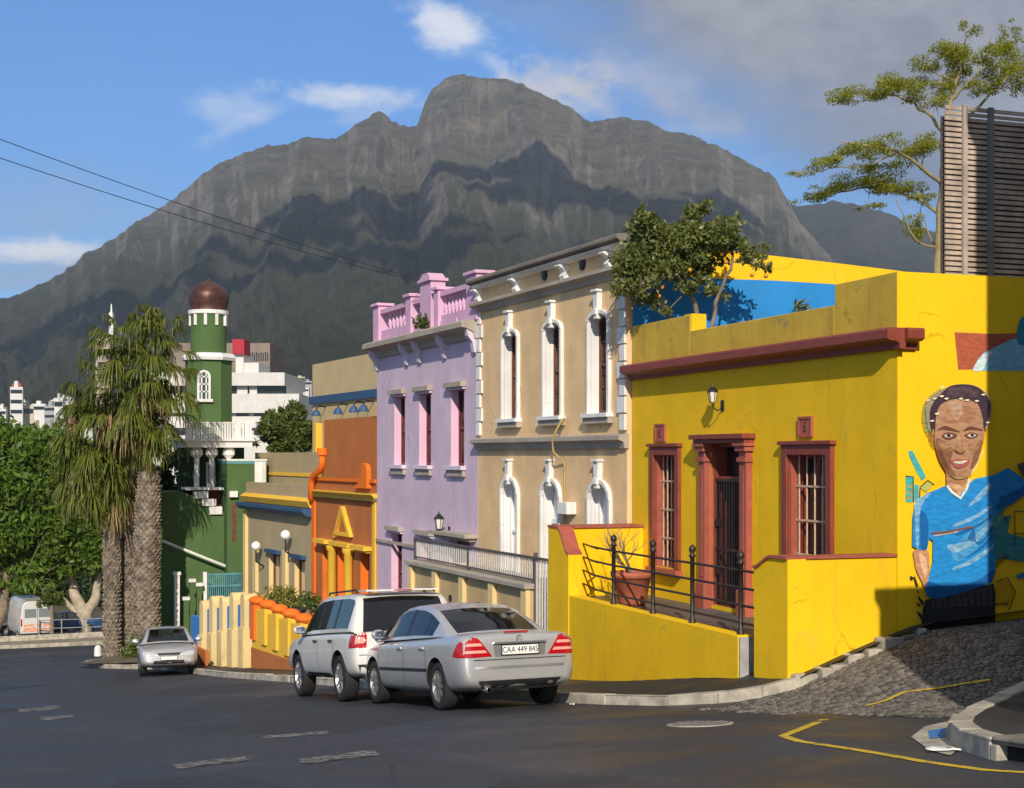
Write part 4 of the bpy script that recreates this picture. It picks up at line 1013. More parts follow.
# ------------------------------------------------------------------ lilac house
M_LIL = plaster('lilac_render', (.62, .48, .59), .10, .30, .3, patch=((.58, .52, .56), .5))
M_LILP = plaster('pink_parapet_paint', (.66, .40, .56), .10, .22, .3)
M_PINKW = plaster('pink_reveal', (.72, .47, .60), .06, .1, .2)
M_LILT = plaster('pale_lilac_trim', (.62, .54, .63), .08, .3, .3)
M_MARO = worn('maroon_frame', (.13, .018, .022), .5, .25, 6)
o_ = BF.w(uL+.015, 0, 0); PZ = -5.2
PF = Facade(o_.x, o_.y, 3, PZ)
R = PF.root('lilac_house', 'lilac two-storey house with a pink balustrade on top and maroon windows', 'house')
uL2 = PF.u(377)
def avg(F_, q): return sum(F_.z(*p) for p in q)/len(q)
zs1 = avg(PF, [(399, 397), (425, 392), (457, 389)])-.02; zs0 = avg(PF, [(399, 465), (425, 466), (457, 465)])
Uw = [PF.u(457.5), PF.u(425), PF.u(399.5)]
UW = [(u-.46, u+.46, zs0, zs1) for u in Uw]
zg1 = avg(PF, [(396, 537), (425, 533)]); LW = [(PF.u(396.5)-.46, PF.u(396.5)+.46, .9, zg1), (PF.u(426)-.46, PF.u(426)+.46, .9, zg1)]
db = PF.rect(449, 470, 540, 600); LD = (db[0], db[1], .9, PF.z(460, 541))
zCo = avg(PF, [(372, 352), (420, 340), (470, 328)])
mb = MB().mat(M_LIL); wall_panel(mb, 0, uL2, -2, zCo, UW+LW+[LD], .34, reveal=M_PINKW); mb.mat(M_LIL)
mb.quad((0, 0, -2), (0, 0, zCo), (0, -8, zCo), (0, -8, -2)); mb.quad((uL2, 0, -2), (uL2, 0, zCo), (uL2, -8, zCo), (uL2, -8, -2)); mb.build('wall', None, R)
mb = MB().mat(M_TAR); mb.box(.05, uL2-.05, -.2, -8, zCo-.3, zCo-.1); mb.build('roof', None, R)
mb = MB().mat(M_GREYM); moulding(mb, -.02, uL2+.10, [(-.02, zCo-.25), (.08, zCo-.25), (.12, zCo-.1), (.30, zCo-.02), (.42, zCo), (.42, zCo+.12), (.34, zCo+.17), (-.02, zCo+.17)]); mb.build('cornice', None, R)
for px in (370+8, 408, 421, 446, 476):
    u = PF.u(px); mb = MB().mat(M_LILT); mb.prism([(.002, zCo-.62), (.08, zCo-.58), (.12, zCo-.35), (.24, zCo-.2), (.28, zCo-.03), (.002, zCo-.03)], 'x', u-.09, u+.09); mb.build('bracket', None, R)
# parapet: base wall, piers, balusters, rail
zP = zCo+.17; zB = avg(PF, [(396, 323), (452, 304)]) if False else avg(PF, [(396, 331), (452, 309)]); zR = avg(PF, [(396, 306), (450, 289)])
mb = MB().mat(M_LILP); mb.box(.02, uL2-.02, .02, -.22, zP, zB)
for x0, x1, y0, y1 in ((386, 404, 340, 346), (440, 458, 320, 327)):
    q = PF.rect(x0, x1, y0, y1); mb.box(q[0], q[1], .0201, .05, q[2], q[3])
par = mb.build('parapet', None, R)
mb = MB().mat(M_LILP); mb.box(.02, uL2-.02, .05, -.25, zR-.12, zR); mb.build('rail', None, par)
piers = [(PF.u(379), .26, .12), (PF.u(411.5), .22, .1), (PF.u(429), .42, .34), (PF.u(441)+.1, .16, .05), (PF.u(475), .34, .16)]
for u, wd_, ex in piers:
    mb = MB().mat(M_LILP); mb.box(u-wd_, u+wd_, .10, -.30, zP, zR+ex); mb.box(u-wd_-.06, u+wd_+.06, .16, -.36, zR+ex, zR+ex+.08)
    if ex > .3: mb.prism([(u-wd_-.02, zR+ex+.08), (u+wd_+.02, zR+ex+.08), (u+wd_*.5, zR+ex+.22), (u-wd_*.5, zR+ex+.22)], 'y', .12, -.3)
    mb.build('pier', None, par, bevel=.012)
def balus(mb, u, z0, z1, s=1.):
    h = z1-z0; mb.lathe([(.05, z0), (.05, z0+.06*h), (.035, z0+.12*h), (.075, z0+.34*h), (.055, z0+.55*h), (.03, z0+.80*h), (.055, z0+.90*h), (.055, z1)], (u, -.1, 0), 10)
for x0, x1, n in ((385.5, 407, 6), (441, 466, 7)):
    for k in range(n):
        u = PF.u(x0+(x1-x0)*(k+.5)/n); mb = MB().mat(M_LILP); balus(mb, u, zB, zR-.12); mb.build('baluster', None, par, smooth=True)
for h in UW+LW:
    a, b, c, e = h; mb = MB().mat(M_LILT); mb.box(a-.12, b+.12, .003, .09, e+.0, e+.06); mb.mat(M_GREYM); mb.box(a-.16, b+.16, .003, .16, e+.06, e+.19); s_ = mb.build('window_hood', None, R, bevel=.008)
    mb = MB().mat(M_LILT); mb.box(a-.14, b+.14, .003, .15, c-.10, c); mb.mat(M_GREYM); mb.box(a-.10, b+.10, .003, .09, c-.26, c-.10); mb.build('sill', None, R, bevel=.008)
    window(R, a, b, c, e, -.26, M_MARO, (2, 2), .06, pane=M_CURP)
mb = MB().mat(M_GREYM); q0, q1 = PF.u(478), PF.u(440); mb.box(q0, q1, .003, .34, LD[3]+.12, LD[3]+.22); mb.box(q0+.1, q1-.1, .003, .2, LD[3]+.04, LD[3]+.12); mb.build('door_hood', None, R, bevel=.01)
mb = MB().mat(worn('dark_red_door', (.16, .02, .025), .5, .2, 5)); mb.box(LD[0]+.01, LD[1]-.01, -.3, -.24, LD[2], LD[3]-.01)
for k in (0, 1):
    for z in (.4, 1.3): mb.box(LD[0]+.12+k*(LD[1]-LD[0])*.48, LD[0]+.05+(k+1)*(LD[1]-LD[0])*.46, -.24, -.225, LD[2]+z, LD[2]+z+.75)
mb.build('door', None, R)
mb = MB().mat(M_GREYM); mb.box(LW[1][1]+.2, uL2-.05, .003, .06, zg1-.32, zg1-.24); mb.build('string_course', None, R)
u_, z_ = PF.p(449.5, 527); coach_lamp(R, u_, z_-.1, 0, 1.15)
# plant growing on the parapet
def leaf_clump(name, m, pts, radii, n, size, parent=None, loc=(0, 0, 0), seed=0, asp=.5, bend=0):
    """many leaf faces scattered through ellipsoids (centres pts, radii)"""
    rg = np.random.RandomState(seed); cs = []
    vol = np.array([r[0]*r[1]*r[2] for r in radii])**.75; cnt = np.maximum(1, (n*vol/vol.sum()).astype(int))
    for p, r, k in zip(pts, radii, cnt):
        d_ = rg.normal(size=(k, 3)); d_ /= np.linalg.norm(d_, axis=1)[:, None]
        q = d_*(rg.rand(k, 1)**.42)*np.array(r)
        cs.append(np.array(p)+q)
    c = np.concatenate(cs); k = len(c); t = rg.normal(size=(k, 3)); t[:, 2] -= .25; t /= np.linalg.norm(t, axis=1)[:, None]
    s_ = np.cross(t, rg.normal(size=(k, 3))); s_ /= np.linalg.norm(s_, axis=1)[:, None]
    L = size*(.6+.8*rg.rand(k, 1)); W = L*asp
    V_ = np.stack([c-t*L, c-s_*W*.8, c+t*L, c+s_*W*.8], 1).reshape(-1, 3)
    return fastmesh(name, V_, np.arange(k*4).reshape(-1, 4), m, parent, loc)
M_LEAF1 = leafmat('green_leaf', (.045, .085, .018), (.11, .15, .035))
u_, z_ = PF.p(424, 332, .2)
R5 = empty('ledge_weed', PF.w(u_, .25, zCo+.17), 0, 'small green weed growing on the cornice of the lilac house', 'weed')
leaf_clump('leaves', M_LEAF1, [(0, 0, .16), (.12, .1, .24), (-.1, -.1, .2)], [(.22, .22, .18)]*3, 160, .07, R5)

# ------------------------------------------------------------------ stoep in front of the tan and lilac houses
SZ = -3.8
SF = Facade(9.62, 24.45, 3, SZ)
R = SF.root('veranda_wall', 'tan veranda wall with cream pilasters and grey coping behind the parked cars', 'wall')
zt = avg(SF, [(528, 587.5), (411, 565)]); ua, ub = SF.u(530), SF.u(411)
M_TANW = plaster('tan_wall', (.54, .39, .20), .12, .3, .4); M_CRM = plaster('cream_paint', (.74, .56, .26), .06, .15, .3)
mb = MB().mat(M_TANW); mb.box(ua, ub, 0, -.25, -3, zt); mb.box(ub-.25, ub, -.25, -1.5, -3, zt); mb.build('wall', None, R)
mb = MB().mat(M_GREYM); mb.box(ua-.06, ub+.08, .14, -.3, zt, zt+.10); mb.build('coping', None, R, bevel=.015)
for k in range(5):
    u = ua+.10+(ub-ua-.25)*k/4; mb = MB().mat(M_CRM); mb.box(u-.13, u+.13, .002, .10, -3, zt-.02); mb.build('pilaster', None, R, bevel=.01)
for k in range(4):
    u = ua+.10+(ub-ua-.25)*(k+.5)/4; mb = MB().mat(M_IRON); mb.lathe([(.07, 0), (.07, .03), (.05, .03), (.05, 0)], (u, .002, zt-.55), 10, 'y'); mb.build('drain_spout', None, R)
mb = MB().mat(M_STEP); mb.box(ua, ub, -.25, -1.62, -3, zt-.05); mb.box(ua-1.2, ua, -.25, -1.62, -3, zt-.35); mb.build('floor', None, R)
R = SF.root('veranda_railing', 'low iron balustrade of thin bars on the tan veranda wall', 'railing')
M_RAIL = worn('grey_iron_rail', (.10, .085, .085), .5, .25, 20); M_RAILW = worn('white_iron_bars', (.55, .53, .5), .55, .15, 20)
zr = avg(SF, [(416, 538), (546, 560)]); z0 = zt+.10
mb = MB().mat(M_RAIL); mb.box(ua-1.15, ub-.02, -.06, -.12, zr-.05, zr); mb.build('top_rail', None, R)
mb = MB().mat(M_RAIL); mb.box(ua-.02, ub-.02, -.07, -.11, z0+.06, z0+.09); mb.build('bottom_rail', None, R)
mb = MB().mat(M_RAILW); n = 62
for k in range(n): u = ua+(ub-.05-ua)*k/(n-1); mb.box(u-.011, u+.011, -.08, -.10, z0+.05, zr-.05)
mb.build('bars', None, R)
for u in (ua-.02, (ua+ub)/2, ub-.04):
    mb = MB().mat(M_RAIL); mb.box(u-.03, u+.03, -.06, -.12, z0, zr-.05); mb.build('post', None, R)
R = SF.root('stair_gate', 'tall white barred gate between the veranda wall and the yellow terrace', 'gate')
mb = MB().mat(M_RAILW)
for k in range(9): u = ua-1.1+1.0*k/8; mb.box(u-.014, u+.014, -.08, -.11, -.6, zr-.06)
mb.build('bars', None, R)
mb = MB().mat(M_RAIL); mb.box(ua-1.13, ua-.07, -.075, -.115, .0, .05); mb.box(ua-1.17, ua-1.13, -.06, -.13, -1.2, zr+.08); mb.box(ua-.07, ua-.03, -.06, -.13, -1.2, zr+.08); mb.build('frame', None, R)

# ------------------------------------------------------------------ orange house
M_ORA = plaster('burnt_orange_render', (.47, .16, .045), .10, .2, .3); M_ORB = plaster('bright_orange_paint', (.80, .17, .015), .06, .1, .2)
M_YTR = plaster('yellow_trim_paint', (.80, .48, .05), .06, .15, .2); M_OLI = worn('olive_band', (.16, .12, .02), .7, .2, 6)
o_ = PF.w(uL2+.02, 0, 0); OZ = -6.2
OF = Facade(o_.x, o_.y, 5, OZ)
R = OF.root('orange_house', 'burnt orange house with yellow trim and a pointed yellow gable over its door', 'house')
uo = OF.u(313); zb = avg(OF, [(316, 493), (374, 494)]); zp = avg(OF, [(322, 480), (350, 482)])
W1 = OF.rect(322.5, 330, 546, 606); W2 = OF.rect(360.5, 369.5, 552, 600); DD = OF.rect(338, 352, 552, 620)
W1 = (W1[0], W1[1], .2, W1[3]); W2 = (W2[0], W2[1], .4, W1[3]); DD = (DD[0], DD[1], -.5, W1[3]+.1)
mb = MB().mat(M_ORA); wall_panel(mb, 0, uo, -2.5, zp, [W2, DD, W1], .35, reveal=M_ORB); mb.mat(M_ORA); shell(mb, 0, uo, 7, -2.5, zp-.3); mb.box(.003, uo-.003, -.004, -.22, zp-.31, zp); mb.build('wall', None, R)
S0 = -.9; zU = avg(OF, [(324, 420), (374, 416.5)]); up = OF.rect(324, 377, 420, 490, S0)
mb = MB().mat(M_ORA); mb.box(-.0+.01, up[1], S0, -6.9, zp-.32, OF.z(350, 418, S0)); mb.build('upper_wall', None, R)
mb = MB().mat(M_YTR); moulding(mb, -.02, uo+.08, [(-.01, zb-.07), (.08, zb-.07), (.16, zb+.02), (.16, zb+.06), (-.01, zb+.06)]); mb.mat(M_OLI); mb.box(-.02, uo+.08, .002, .13, zb-.16, zb-.072); mb.build('cornice', None, R)
mb = MB().mat(M_ORB); mb.box(uo-.30, uo-.002, .002, .06, -2.5, zb-.17); mb.build('corner_pilaster', None, R); mb = MB().mat(M_YTR); mb.box(.02, .26, .002, .06, -2.5, zb-.17); mb.build('corner_pilaster', None, R)
# bright orange scroll and gutter at the parapet
mb = MB().mat(M_ORB); q = OF.rect(356, 371, 463, 488); mb.prism([(q[0], q[2]), (q[0]+1.25, q[2]), (q[0]+1.0, q[2]+.06), (q[0]+.72, q[2]+.16), (q[0]+.52, q[2]+.34), (q[0]+.42, q[3]-.14), (q[0]+.46, q[3]-.02), (q[0]+.30, q[3]), (q[0]+.08, q[3]-.06), (q[0], q[3]-.2)], 'y', .003, .14); mb.build('scroll', None, R)
mb = MB().mat(M_ORB); mb.box(.02, uo-.02, .002, .07, zp-.001, zp+.10); mb.build('parapet_edge', None, R)
P = [OF.p(x, y) for x, y in ((326, 452), (326, 464), (324, 470), (317, 476), (315, 483), (315, 500))]; mb = MB().mat(M_ORB); mb.tube([(u, .12, z) for u, z in P], .11, 10); mb.lathe([(.17, 0), (.17, .22)], (P[0][0], .12, P[0][1]-.1), 12); mb.build('drainpipe', None, R, smooth=True)
mb = MB().mat(M_YTR); a, b = OF.p(322, 423, S0), OF.p(322, 452, S0); mb.box(a[0]-.1, a[0]+.1, S0+.25, S0+.02, b[1], a[1]); mb.build('rain_leader', None, R)
# windows, door and the yellow A over the door
for h in (W1, W2):
    window(R, h[0], h[1], h[2], h[3], -.3, M_BROWNF, (2, 3), .06); mb = MB().mat(M_YTR); mb.box(h[0]-.2, h[1]+.25, .003, .26, h[3]+.10, h[3]+.22); mb.box(h[0]-.12, h[1]+.15, .003, .15, h[3]+.03, h[3]+.10); mb.build('window_hood', None, R)
mb = MB().mat(M_ORB); mb.box(DD[0]+.01, DD[1]-.01, -.3, -.24, DD[2], DD[3]); mb.build('door', None, R)
mb = MB().mat(M_YTR); ap = OF.p(344, 506); fl, fr = OF.p(352.5, 537), OF.p(336.5, 537)
for f_ in (fl, fr):
    dx_ = .10 if f_ is fr else -.10; mb.prism([(f_[0]-.10, f_[1]), (f_[0]+.10, f_[1]), (ap[0]+.10, ap[1]), (ap[0]-.10, ap[1])], 'y', .004, .10 if f_ is fr else .13)
mb.box(fl[0], fr[0], .004, .12, fl[1]+.0, fl[1]+.1); mb.box(fl[0]-.12, fr[0]+.12, .003, .22, fl[1]-.32, fl[1]-.2); mb.build('gable_ornament', None, R)
for u in (fl[0]-.02, fr[0]+.02):
    mb = MB().mat(M_YTR); mb.lathe([(.14, -2.4), (.14, fl[1]-.5), (.19, fl[1]-.45), (.19, fl[1]-.33)], (u, .14, 0), 12); mb.build('door_column', None, R, smooth=True)

# ------------------------------------------------------------------ cream building with a blue band behind the orange roof
M_CREAM = plaster('cream_render', (.56, .44, .24), .07, .2, .25); M_BLUB = worn('navy_band', (.03, .085, .19), .6, .2, 6); M_SAND = plaster('sand_render', (.42, .34, .20), .08, .22, .3)
S1 = -2.6
R = OF.root('cream_block', 'plain cream upper block with a dark blue band behind the orange house', 'building')
a = OF.u(312.5, S1); za, zb2 = OF.z(313, 365, S1), OF.z(376, 352, S1); a0 = -.6
mb = MB().mat(M_CREAM); mb.box(a0, a, S1, S1-8, 2, (za+zb2)/2); mb.build('wall', None, R)
z1, z0_ = (OF.z(313, 398, S1)+OF.z(376, 388, S1))/2, (OF.z(313, 405, S1)+OF.z(376, 397, S1))/2
mb = MB().mat(M_BLUB); mb.box(a0-.01, a+.12, S1+.10, S1-.15, z0_, z1); mb.build('band', None, R)
for px, py in ((326, 411), (348, 409), (364, 407), (374, 406)):
    u, z = OF.p(px, py, S1); mb = MB().mat(M_IRON); mb.tube([(u, S1+.02, z+.15), (u, S1+.3, z+.2), (u, S1+.38, z+.05)], .03, 5); mb.mat(M_BLUB); mb.lathe([(.05, .06), (.12, .0), (.17, -.12), (.17, -.17), (.0, -.17)], (u, S1+.38, z-.02), 10); mb.build('floodlight', None, R)

# ------------------------------------------------------------------ sand coloured house with a blue ledge
o_ = OF.w(uo+.03, 0, 0); KZ = -7.4
KF = Facade(o_.x, o_.y, 6, KZ)
R = KF.root('sand_house', 'sand coloured single-storey house with a navy blue ledge and cream pilasters', 'house')
uk = KF.u(246); zl = avg(KF, [(246, 503), (310, 514)])
W1 = KF.rect(294.5, 305, 559, 600); W2 = KF.rect(269, 280, 552, 600); W1 = (W1[0], W1[1], .2, W1[3]); W2 = (W2[0], W2[1], .2, W1[3])
zK = avg(KF, [(247, 480), (311, 488)])
mb = MB().mat(M_SAND); wall_panel(mb, 0, uk, -3, zK, [W1, W2], .3, reveal=M_CRM); mb.mat(M_SAND); shell(mb, 0, uk, 6, -3, zK-.4); mb.box(.003, uk-.003, -.004, -.25, zK-.41, zK); mb.build('wall', None, R)
t0, t1 = KF.p(255, 455.6, -1.5), KF.p(311, 449, -1.5)
mb = MB().mat(M_SAND); mb.box(.0, t0[0], -1.5, -7, zK-.5, (t0[1]+t1[1])/2); mb.mat(M_YTR); z_ = avg(KF, [(255, 477), (311, 478)]); mb.box(-.0, t0[0], -1.46, -1.52, z_, z_+.12); mb.build('upper_wall', None, R)
mb = MB().mat(M_YTR); moulding(mb, -.02, uk+.12, [(-.01, zl+.12), (.1, zl+.14), (.2, zl+.34), (.1, zl+.42), (-.01, zl+.46)]); mb.mat(M_BLUB); moulding(mb, -.02, uk+.16, [(-.01, zl-.14), (.22, zl-.14), (.36, zl+.0), (.36, zl+.115), (-.01, zl+.115)]); mb.build('ledge', None, R)
for h in (W1, W2):
    window(R, h[0], h[1], h[2], h[3], -.22, M_BROWNF, (2, 2), .10, pane=M_CRM); mb = MB().mat(M_BLUB); mb.box(h[0]-.12, h[1]+.12, .003, .15, h[3]+.02, h[3]+.14); mb.build('window_hood', None, R)
for px in (244.5, 257, 287):
    u = KF.u(px); mb = MB().mat(M_CRM); mb.box(u-.2 if px > 245 else uk-.3, u+.2 if px > 245 else uk+.0, .003, .12, -3, W1[3]+.2 if px > 245 else zl-.2); mb.build('pilaster', None, R)
for px, py in ((256, 546), (285.5, 535)):
    u, z = KF.p(px, py, .3); mb = MB().mat(M_IRON); mb.tube([(u, .0, z-.75), (u, .3, z-.55), (u, .3, z-.12)], .03, 6); l = mb.build('wall_lamp', None, R)
    mb = MB().mat(pm('white_globe', (.85, .85, .83), .3)); mb.ball((u, .3, z), .17, 14, 10); mb.build('globe', None, l, smooth=True)

# ------------------------------------------------------------------ garden walls along the pavement
M_BLU = plaster('sky_blue_paint', (.05, .20, .55), .1, .2, .2)
GF = Facade(*[(lambda p: (p.x, p.y))(ground_at(312, 676))][0], 7, -6.6)
R = GF.root('orange_garden_wall', 'orange garden wall with rounded coping lumps stepping down the pavement', 'wall')
g0, g1 = GF.u(316), GF.u(252); n = 5
zt0, zt1 = GF.z(312, 628), GF.z(252, 604)
zz = lambda u: zt0+(zt1-zt0)*(u-g0)/(g1-g0)
mb = MB().mat(M_ORA); mb.prism([(g0, -2), (g1, -2), (g1, zz(g1)-1.25), (g0, zz(g0)-1.0)], 'y', .03, -.25); mb.mat(M_YTR); mb.prism([(g0, zz(g0)-1.0), (g1, zz(g1)-1.25), (g1, zz(g1)-.1), (g0, zz(g0)-.1)], 'y', .0, -.22); mb.build('wall', None, R)
for k in range(6):
    u = g0+.2+(g1-g0-.4)*k/5; mb = MB().mat(M_ORB if k in (0, 5) else M_YTR); mb.box(u-.2, u+.2, .07, -.28, zz(u)-1.0, zz(u)+.02); mb.mat(M_ORB); mb.ball((u, -.1, zz(u)+.12), (.36, .24, .14), 12, 8); mb.build('pier', None, R)
for k in range(3):
    u = g0+.5+(g1-g0-1.)*k/2.2; q = GF.w(u, -.9, zz(u)-.4)
    R6 = empty('terracotta_planter', q, 0, ['orange planter with dark green leaves nearest the white car', 'orange planter with a bushy plant behind the orange wall', 'dark round planter at the far end of the orange wall'][k], 'planter', 'planters behind the orange garden wall')
    mb = MB().mat(M_ORB if k < 2 else pm('black_planter', (.03, .03, .035), .5)); mb.lathe([(.0, -.4), (.26, -.4), (.4, .25), (.44, .27), (.44, .36), (.36, .36), (.34, .26), (0, .26)], n=16); mb.build('pot', None, R6, smooth=True)
    if k < 2: leaf_clump('leaves', M_LEAF1, [(0, 0, .65), (.2, 0, .5), (-.2, .1, .8)], [(.28, .28, .26)]*3, 260, .09, R6, seed=k)
R = GF.root('cream_garden_wall', 'cream and blue garden wall of stepped rounded pillars beside the parked silver car', 'wall')
g2, g3 = GF.u(248), GF.u(203); n = 5; hp = (g3-g2)/n*.21
for k in range(n):
    u = g2+.25+(g3-g2-.4)*k/(n-1); px = 247-(247-204)*k/(n-1); zt_ = GF.z(px, 594+k*1.6)+.08*(k % 2); z_b = GF.z(px, 628+k*1.8)
    mb = MB().mat(M_CRM); mb.box(u-hp, u+hp, .10, -.3, -2, zt_-hp); mb.lathe([(hp, .10), (hp, -.3)], (u, 0, zt_-hp), 16, 'y', 0, pi)
    A = [(u-hp*cos(pi*q/8), zt_-hp+hp*sin(pi*q/8)) for q in range(9)]; mb.poly([(x, .10, z) for x, z in A]); mb.box(u-hp*1.25, u+hp*1.25, .16, -.2, -2, z_b)
    mb.build('pillar', None, R)
mb = MB().mat(M_BLU); mb.prism([(g2, -2), (g3, -2), (g3, GF.z(204, 610)), (g2, GF.z(247, 603))], 'y', -.04, -.2); mb.build('wall', None, R)
mb = MB().mat(M_CRM); mb.prism([(g2+.02, GF.z(247, 603)+.25), (g3-.2, GF.z(204, 610)+.3), (g3-.2, GF.z(204, 610)+.02), (g2+.02, GF.z(247, 603)+.02)], 'y', -.5, -.7); mb.build('rear_wall', None, R)
mb = MB().mat(M_BLU); mb.box(g3-.05, g3+1.6, -.02, -.2, -2, GF.z(203, 620)); mb.mat(M_ORA); mb.box(g3+.0-1.4, g3+.4, .3, .17, -2, GF.z(208, 648)); mb.build('side_wall', None, R)
q = GF.w(GF.u(256), -.8, GF.z(256, 606)); R6 = empty('garden_shrub', q, 0, 'spiky yellow-green plant above the cream and blue garden wall', 'shrub'); M_LEAF2 = leafmat('yellow_green_leaf', (.12, .15, .02), (.26, .24, .04))
leaf_clump('leaves', M_LEAF2, [(0, 0, .2), (.3, .1, .1), (-.3, 0, .15)], [(.5, .5, .42)]*3, 420, .15, R6, asp=.22)
# ------------------------------------------------------------------ mosque with its green minaret
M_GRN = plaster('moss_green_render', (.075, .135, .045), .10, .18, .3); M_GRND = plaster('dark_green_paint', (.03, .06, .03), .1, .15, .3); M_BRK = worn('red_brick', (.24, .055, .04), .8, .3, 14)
M_TEALP = worn('teal_band', (.10, .28, .30), .6, .2, 5); M_COP = worn('brown_copper', (.10, .045, .035), .45, .35, 3, metal=.4)
MY = 57.0
def my(px, py, Y=MY):
    a = at(px, py, 1.); k = Y/a.y; return a.x*k, a.z*k
def myr(x0, x1, y0, y1, Y=MY):
    ym = (y0+y1)/2; xm = (x0+x1)/2; return my(x0, ym, Y)[0], my(x1, ym, Y)[0], my(xm, y1, Y)[1], my(xm, y0, Y)[1]
bx = my(205, 650)[0]
R = empty('mosque', (bx, MY, -8.2), 0, 'green mosque with a tall minaret, white balcony railing and outside stair', 'mosque')
def L_(x, y, z): return (x-bx, y-MY, z+8.2)
def wbox(mb, x0, x1, y0, y1, z0, z1): a, b = L_(x0, y0, z0), L_(x1, y1, z1); return mb.box(a[0], b[0], a[1], b[1], a[2], b[2])
sl_ = myr(224, 248, 459, 640)
x0, x1 = my(160, 560)[0], my(226, 560)[0]
mb = MB().mat(M_GRN)
zl0 = my(176, 492)[1]; zl1 = my(224, 516)[1]
mb.prism([L_(x, 0, z)[::2] for x, z in ((x0, -11), (x1+.3, -11), (x1+.3, zl1), (x0+.9, zl0), (x0, zl0))], 'y', 0, 6); mb.build('wall', None, R)
mb = MB().mat(M_GRN); wbox(mb, sl_[0], sl_[1]+.6, MY-.8, MY+5, -11, sl_[3]-.18); mb.build('stair_tower', None, R)
mb = MB().mat(M_WHT); wbox(mb, sl_[0]-.02, sl_[1]+.6, MY-.83, MY+5.02, sl_[3]-.07, sl_[3]); wbox(mb, sl_[1]+.12, sl_[1]+.55, MY-.84, MY-.7, my(248, 482)[1], sl_[3]-.1); mb.mat(M_TEALP); wbox(mb, sl_[0]-.01, sl_[1]+.6, MY-.82, MY+5.01, sl_[3]-.18, sl_[3]-.07); mb.build('tower_cap', None, R)
q = myr(232, 236.5, 503, 542, MY-.8); mb = MB().mat(M_BROWNF); wbox(mb, q[0], q[1], MY-.805, MY-.75, q[2], q[3]); mb.build('slot_window', None, R); q = myr(229, 237, 491, 497, MY-.8); mb = MB().mat(M_WHT); wbox(mb, q[0], q[1], MY-1.0, MY-.79, q[2], q[3]); mb.build('flood_lamp', None, R)
mb = MB().mat(M_BRK); q = myr(207, 225, 490, 512); wbox(mb, q[0], q[1], MY+.9, MY+1.2, q[2], q[3]); mb.build('brick_panel', None, R)
for r in ((194, 208, 491.5, 498.5), (201.5, 216, 499, 506), (209, 222, 506.5, 514.5)):
    q = myr(*r); mb = MB().mat(M_WHT); wbox(mb, q[0], q[1], MY-.12, MY+.5, q[2], q[3]); mb.build('stair_block', None, R, bevel=.02)
q = myr(186, 224, 487.5, 490); mb = MB().mat(M_WHT); wbox(mb, q[0], q[1], MY-.05, MY+2, q[2], q[3]); mb.build('landing', None, R)
# balcony on columns, recess behind
q = myr(184, 251, 441, 447.5); BZ0, BZ1 = q[2], q[3]; b0, b1 = q[0], q[1]
mb = MB().mat(M_WHT); wbox(mb, b0, b1, MY-.3, MY+4.5, BZ0, BZ1); wbox(mb, b0-.1, b1+.1, MY-.4, MY+4.6, BZ1, BZ1+.07); mb.build('balcony', None, R)
zr0 = my(212, 422)[1]; mb = MB().mat(M_WHT); n = 26
for k in range(n): x = b0+.05+(b1-b0-.1)*k/(n-1); wbox(mb, x-.035, x+.035, MY-.25, MY-.20, BZ1+.05, zr0-.05)
wbox(mb, b0, b1, MY-.27, MY-.18, zr0-.06, zr0); mb.build('balcony_railing', None, R)
for px in (187, 237, 246):
    q = my(px, 430); mb = MB().mat(M_WHT); wbox(mb, q[0]-.09, q[0]+.09, MY-.28, MY-.12, BZ1+.05, zr0+.06); mb.build('railing_post', None, R)
zf = my(200, 489)[1]
for px in (197, 212, 229):
    q = my(px, 470); mb = MB().mat(M_WHT); mb.lathe([(.10, zf+8.2), (.10, BZ0+8.2-.42), (.12, BZ0+8.2-.40)], L_(q[0], MY+.1, -8.2), 12); mb.lathe([(.12, BZ0+8.2-.4), (.24, BZ0+8.2-.28), (.24, BZ0+8.2-.1), (.16, BZ0+8.2)], L_(q[0], MY+.1, -8.2), 12); mb.build('column', None, R)
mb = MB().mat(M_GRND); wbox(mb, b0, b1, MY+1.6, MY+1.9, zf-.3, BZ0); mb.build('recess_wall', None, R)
q = myr(207, 214, 462, 488, MY+1.6); mb = MB().mat(M_WHT)
for f_ in (0, .5, 1): x = q[0]+(q[1]-q[0])*f_; wbox(mb, x-.04, x+.04, MY+1.52, MY+1.598, q[2], q[3])
wbox(mb, q[0], q[1], MY+1.53, MY+1.597, q[3]-.08, q[3]); mb.mat(M_PANE); wbox(mb, q[0], q[1], MY+1.57, MY+1.595, q[2], q[3]); mb.build('window', None, R)
# minaret
NY = 61.0
cxm = my(208.5, 400, NY)[0]; hw = (my(231, 400, NY)[0]-my(186, 400, NY)[0])/2
zA, zB_, zC_, zD, zE_ = [my(208, y, NY)[1]+8.2 for y in (444, 361, 354, 319, 311)]
loc = L_(cxm, NY, -8.2)
mb = MB().mat(M_GRN); k8 = 1/cos(pi/8)
def octa(mb, prof, c): return mb.lathe([(r*k8, h) for r, h in prof], c, 8, 'z', pi/8, 2*pi+pi/8)
octa(mb, [(hw, zA-4), (hw*.98, zB_)], loc); mn = mb.build('minaret', None, R)
mb = MB().mat(M_WHT); octa(mb, [(hw*.9, zB_), (hw*1.12, zB_), (hw*1.16, zB_+.12), (hw*1.02, zC_), (.5, zC_)], loc); mb.build('ledge', None, mn)
r2 = hw*.80; mb = MB().mat(M_GRN); mb.lathe([(r2, zC_), (r2, zD), (r2, zE_)], loc, 24); mb.build('turret', None, mn, smooth=True)
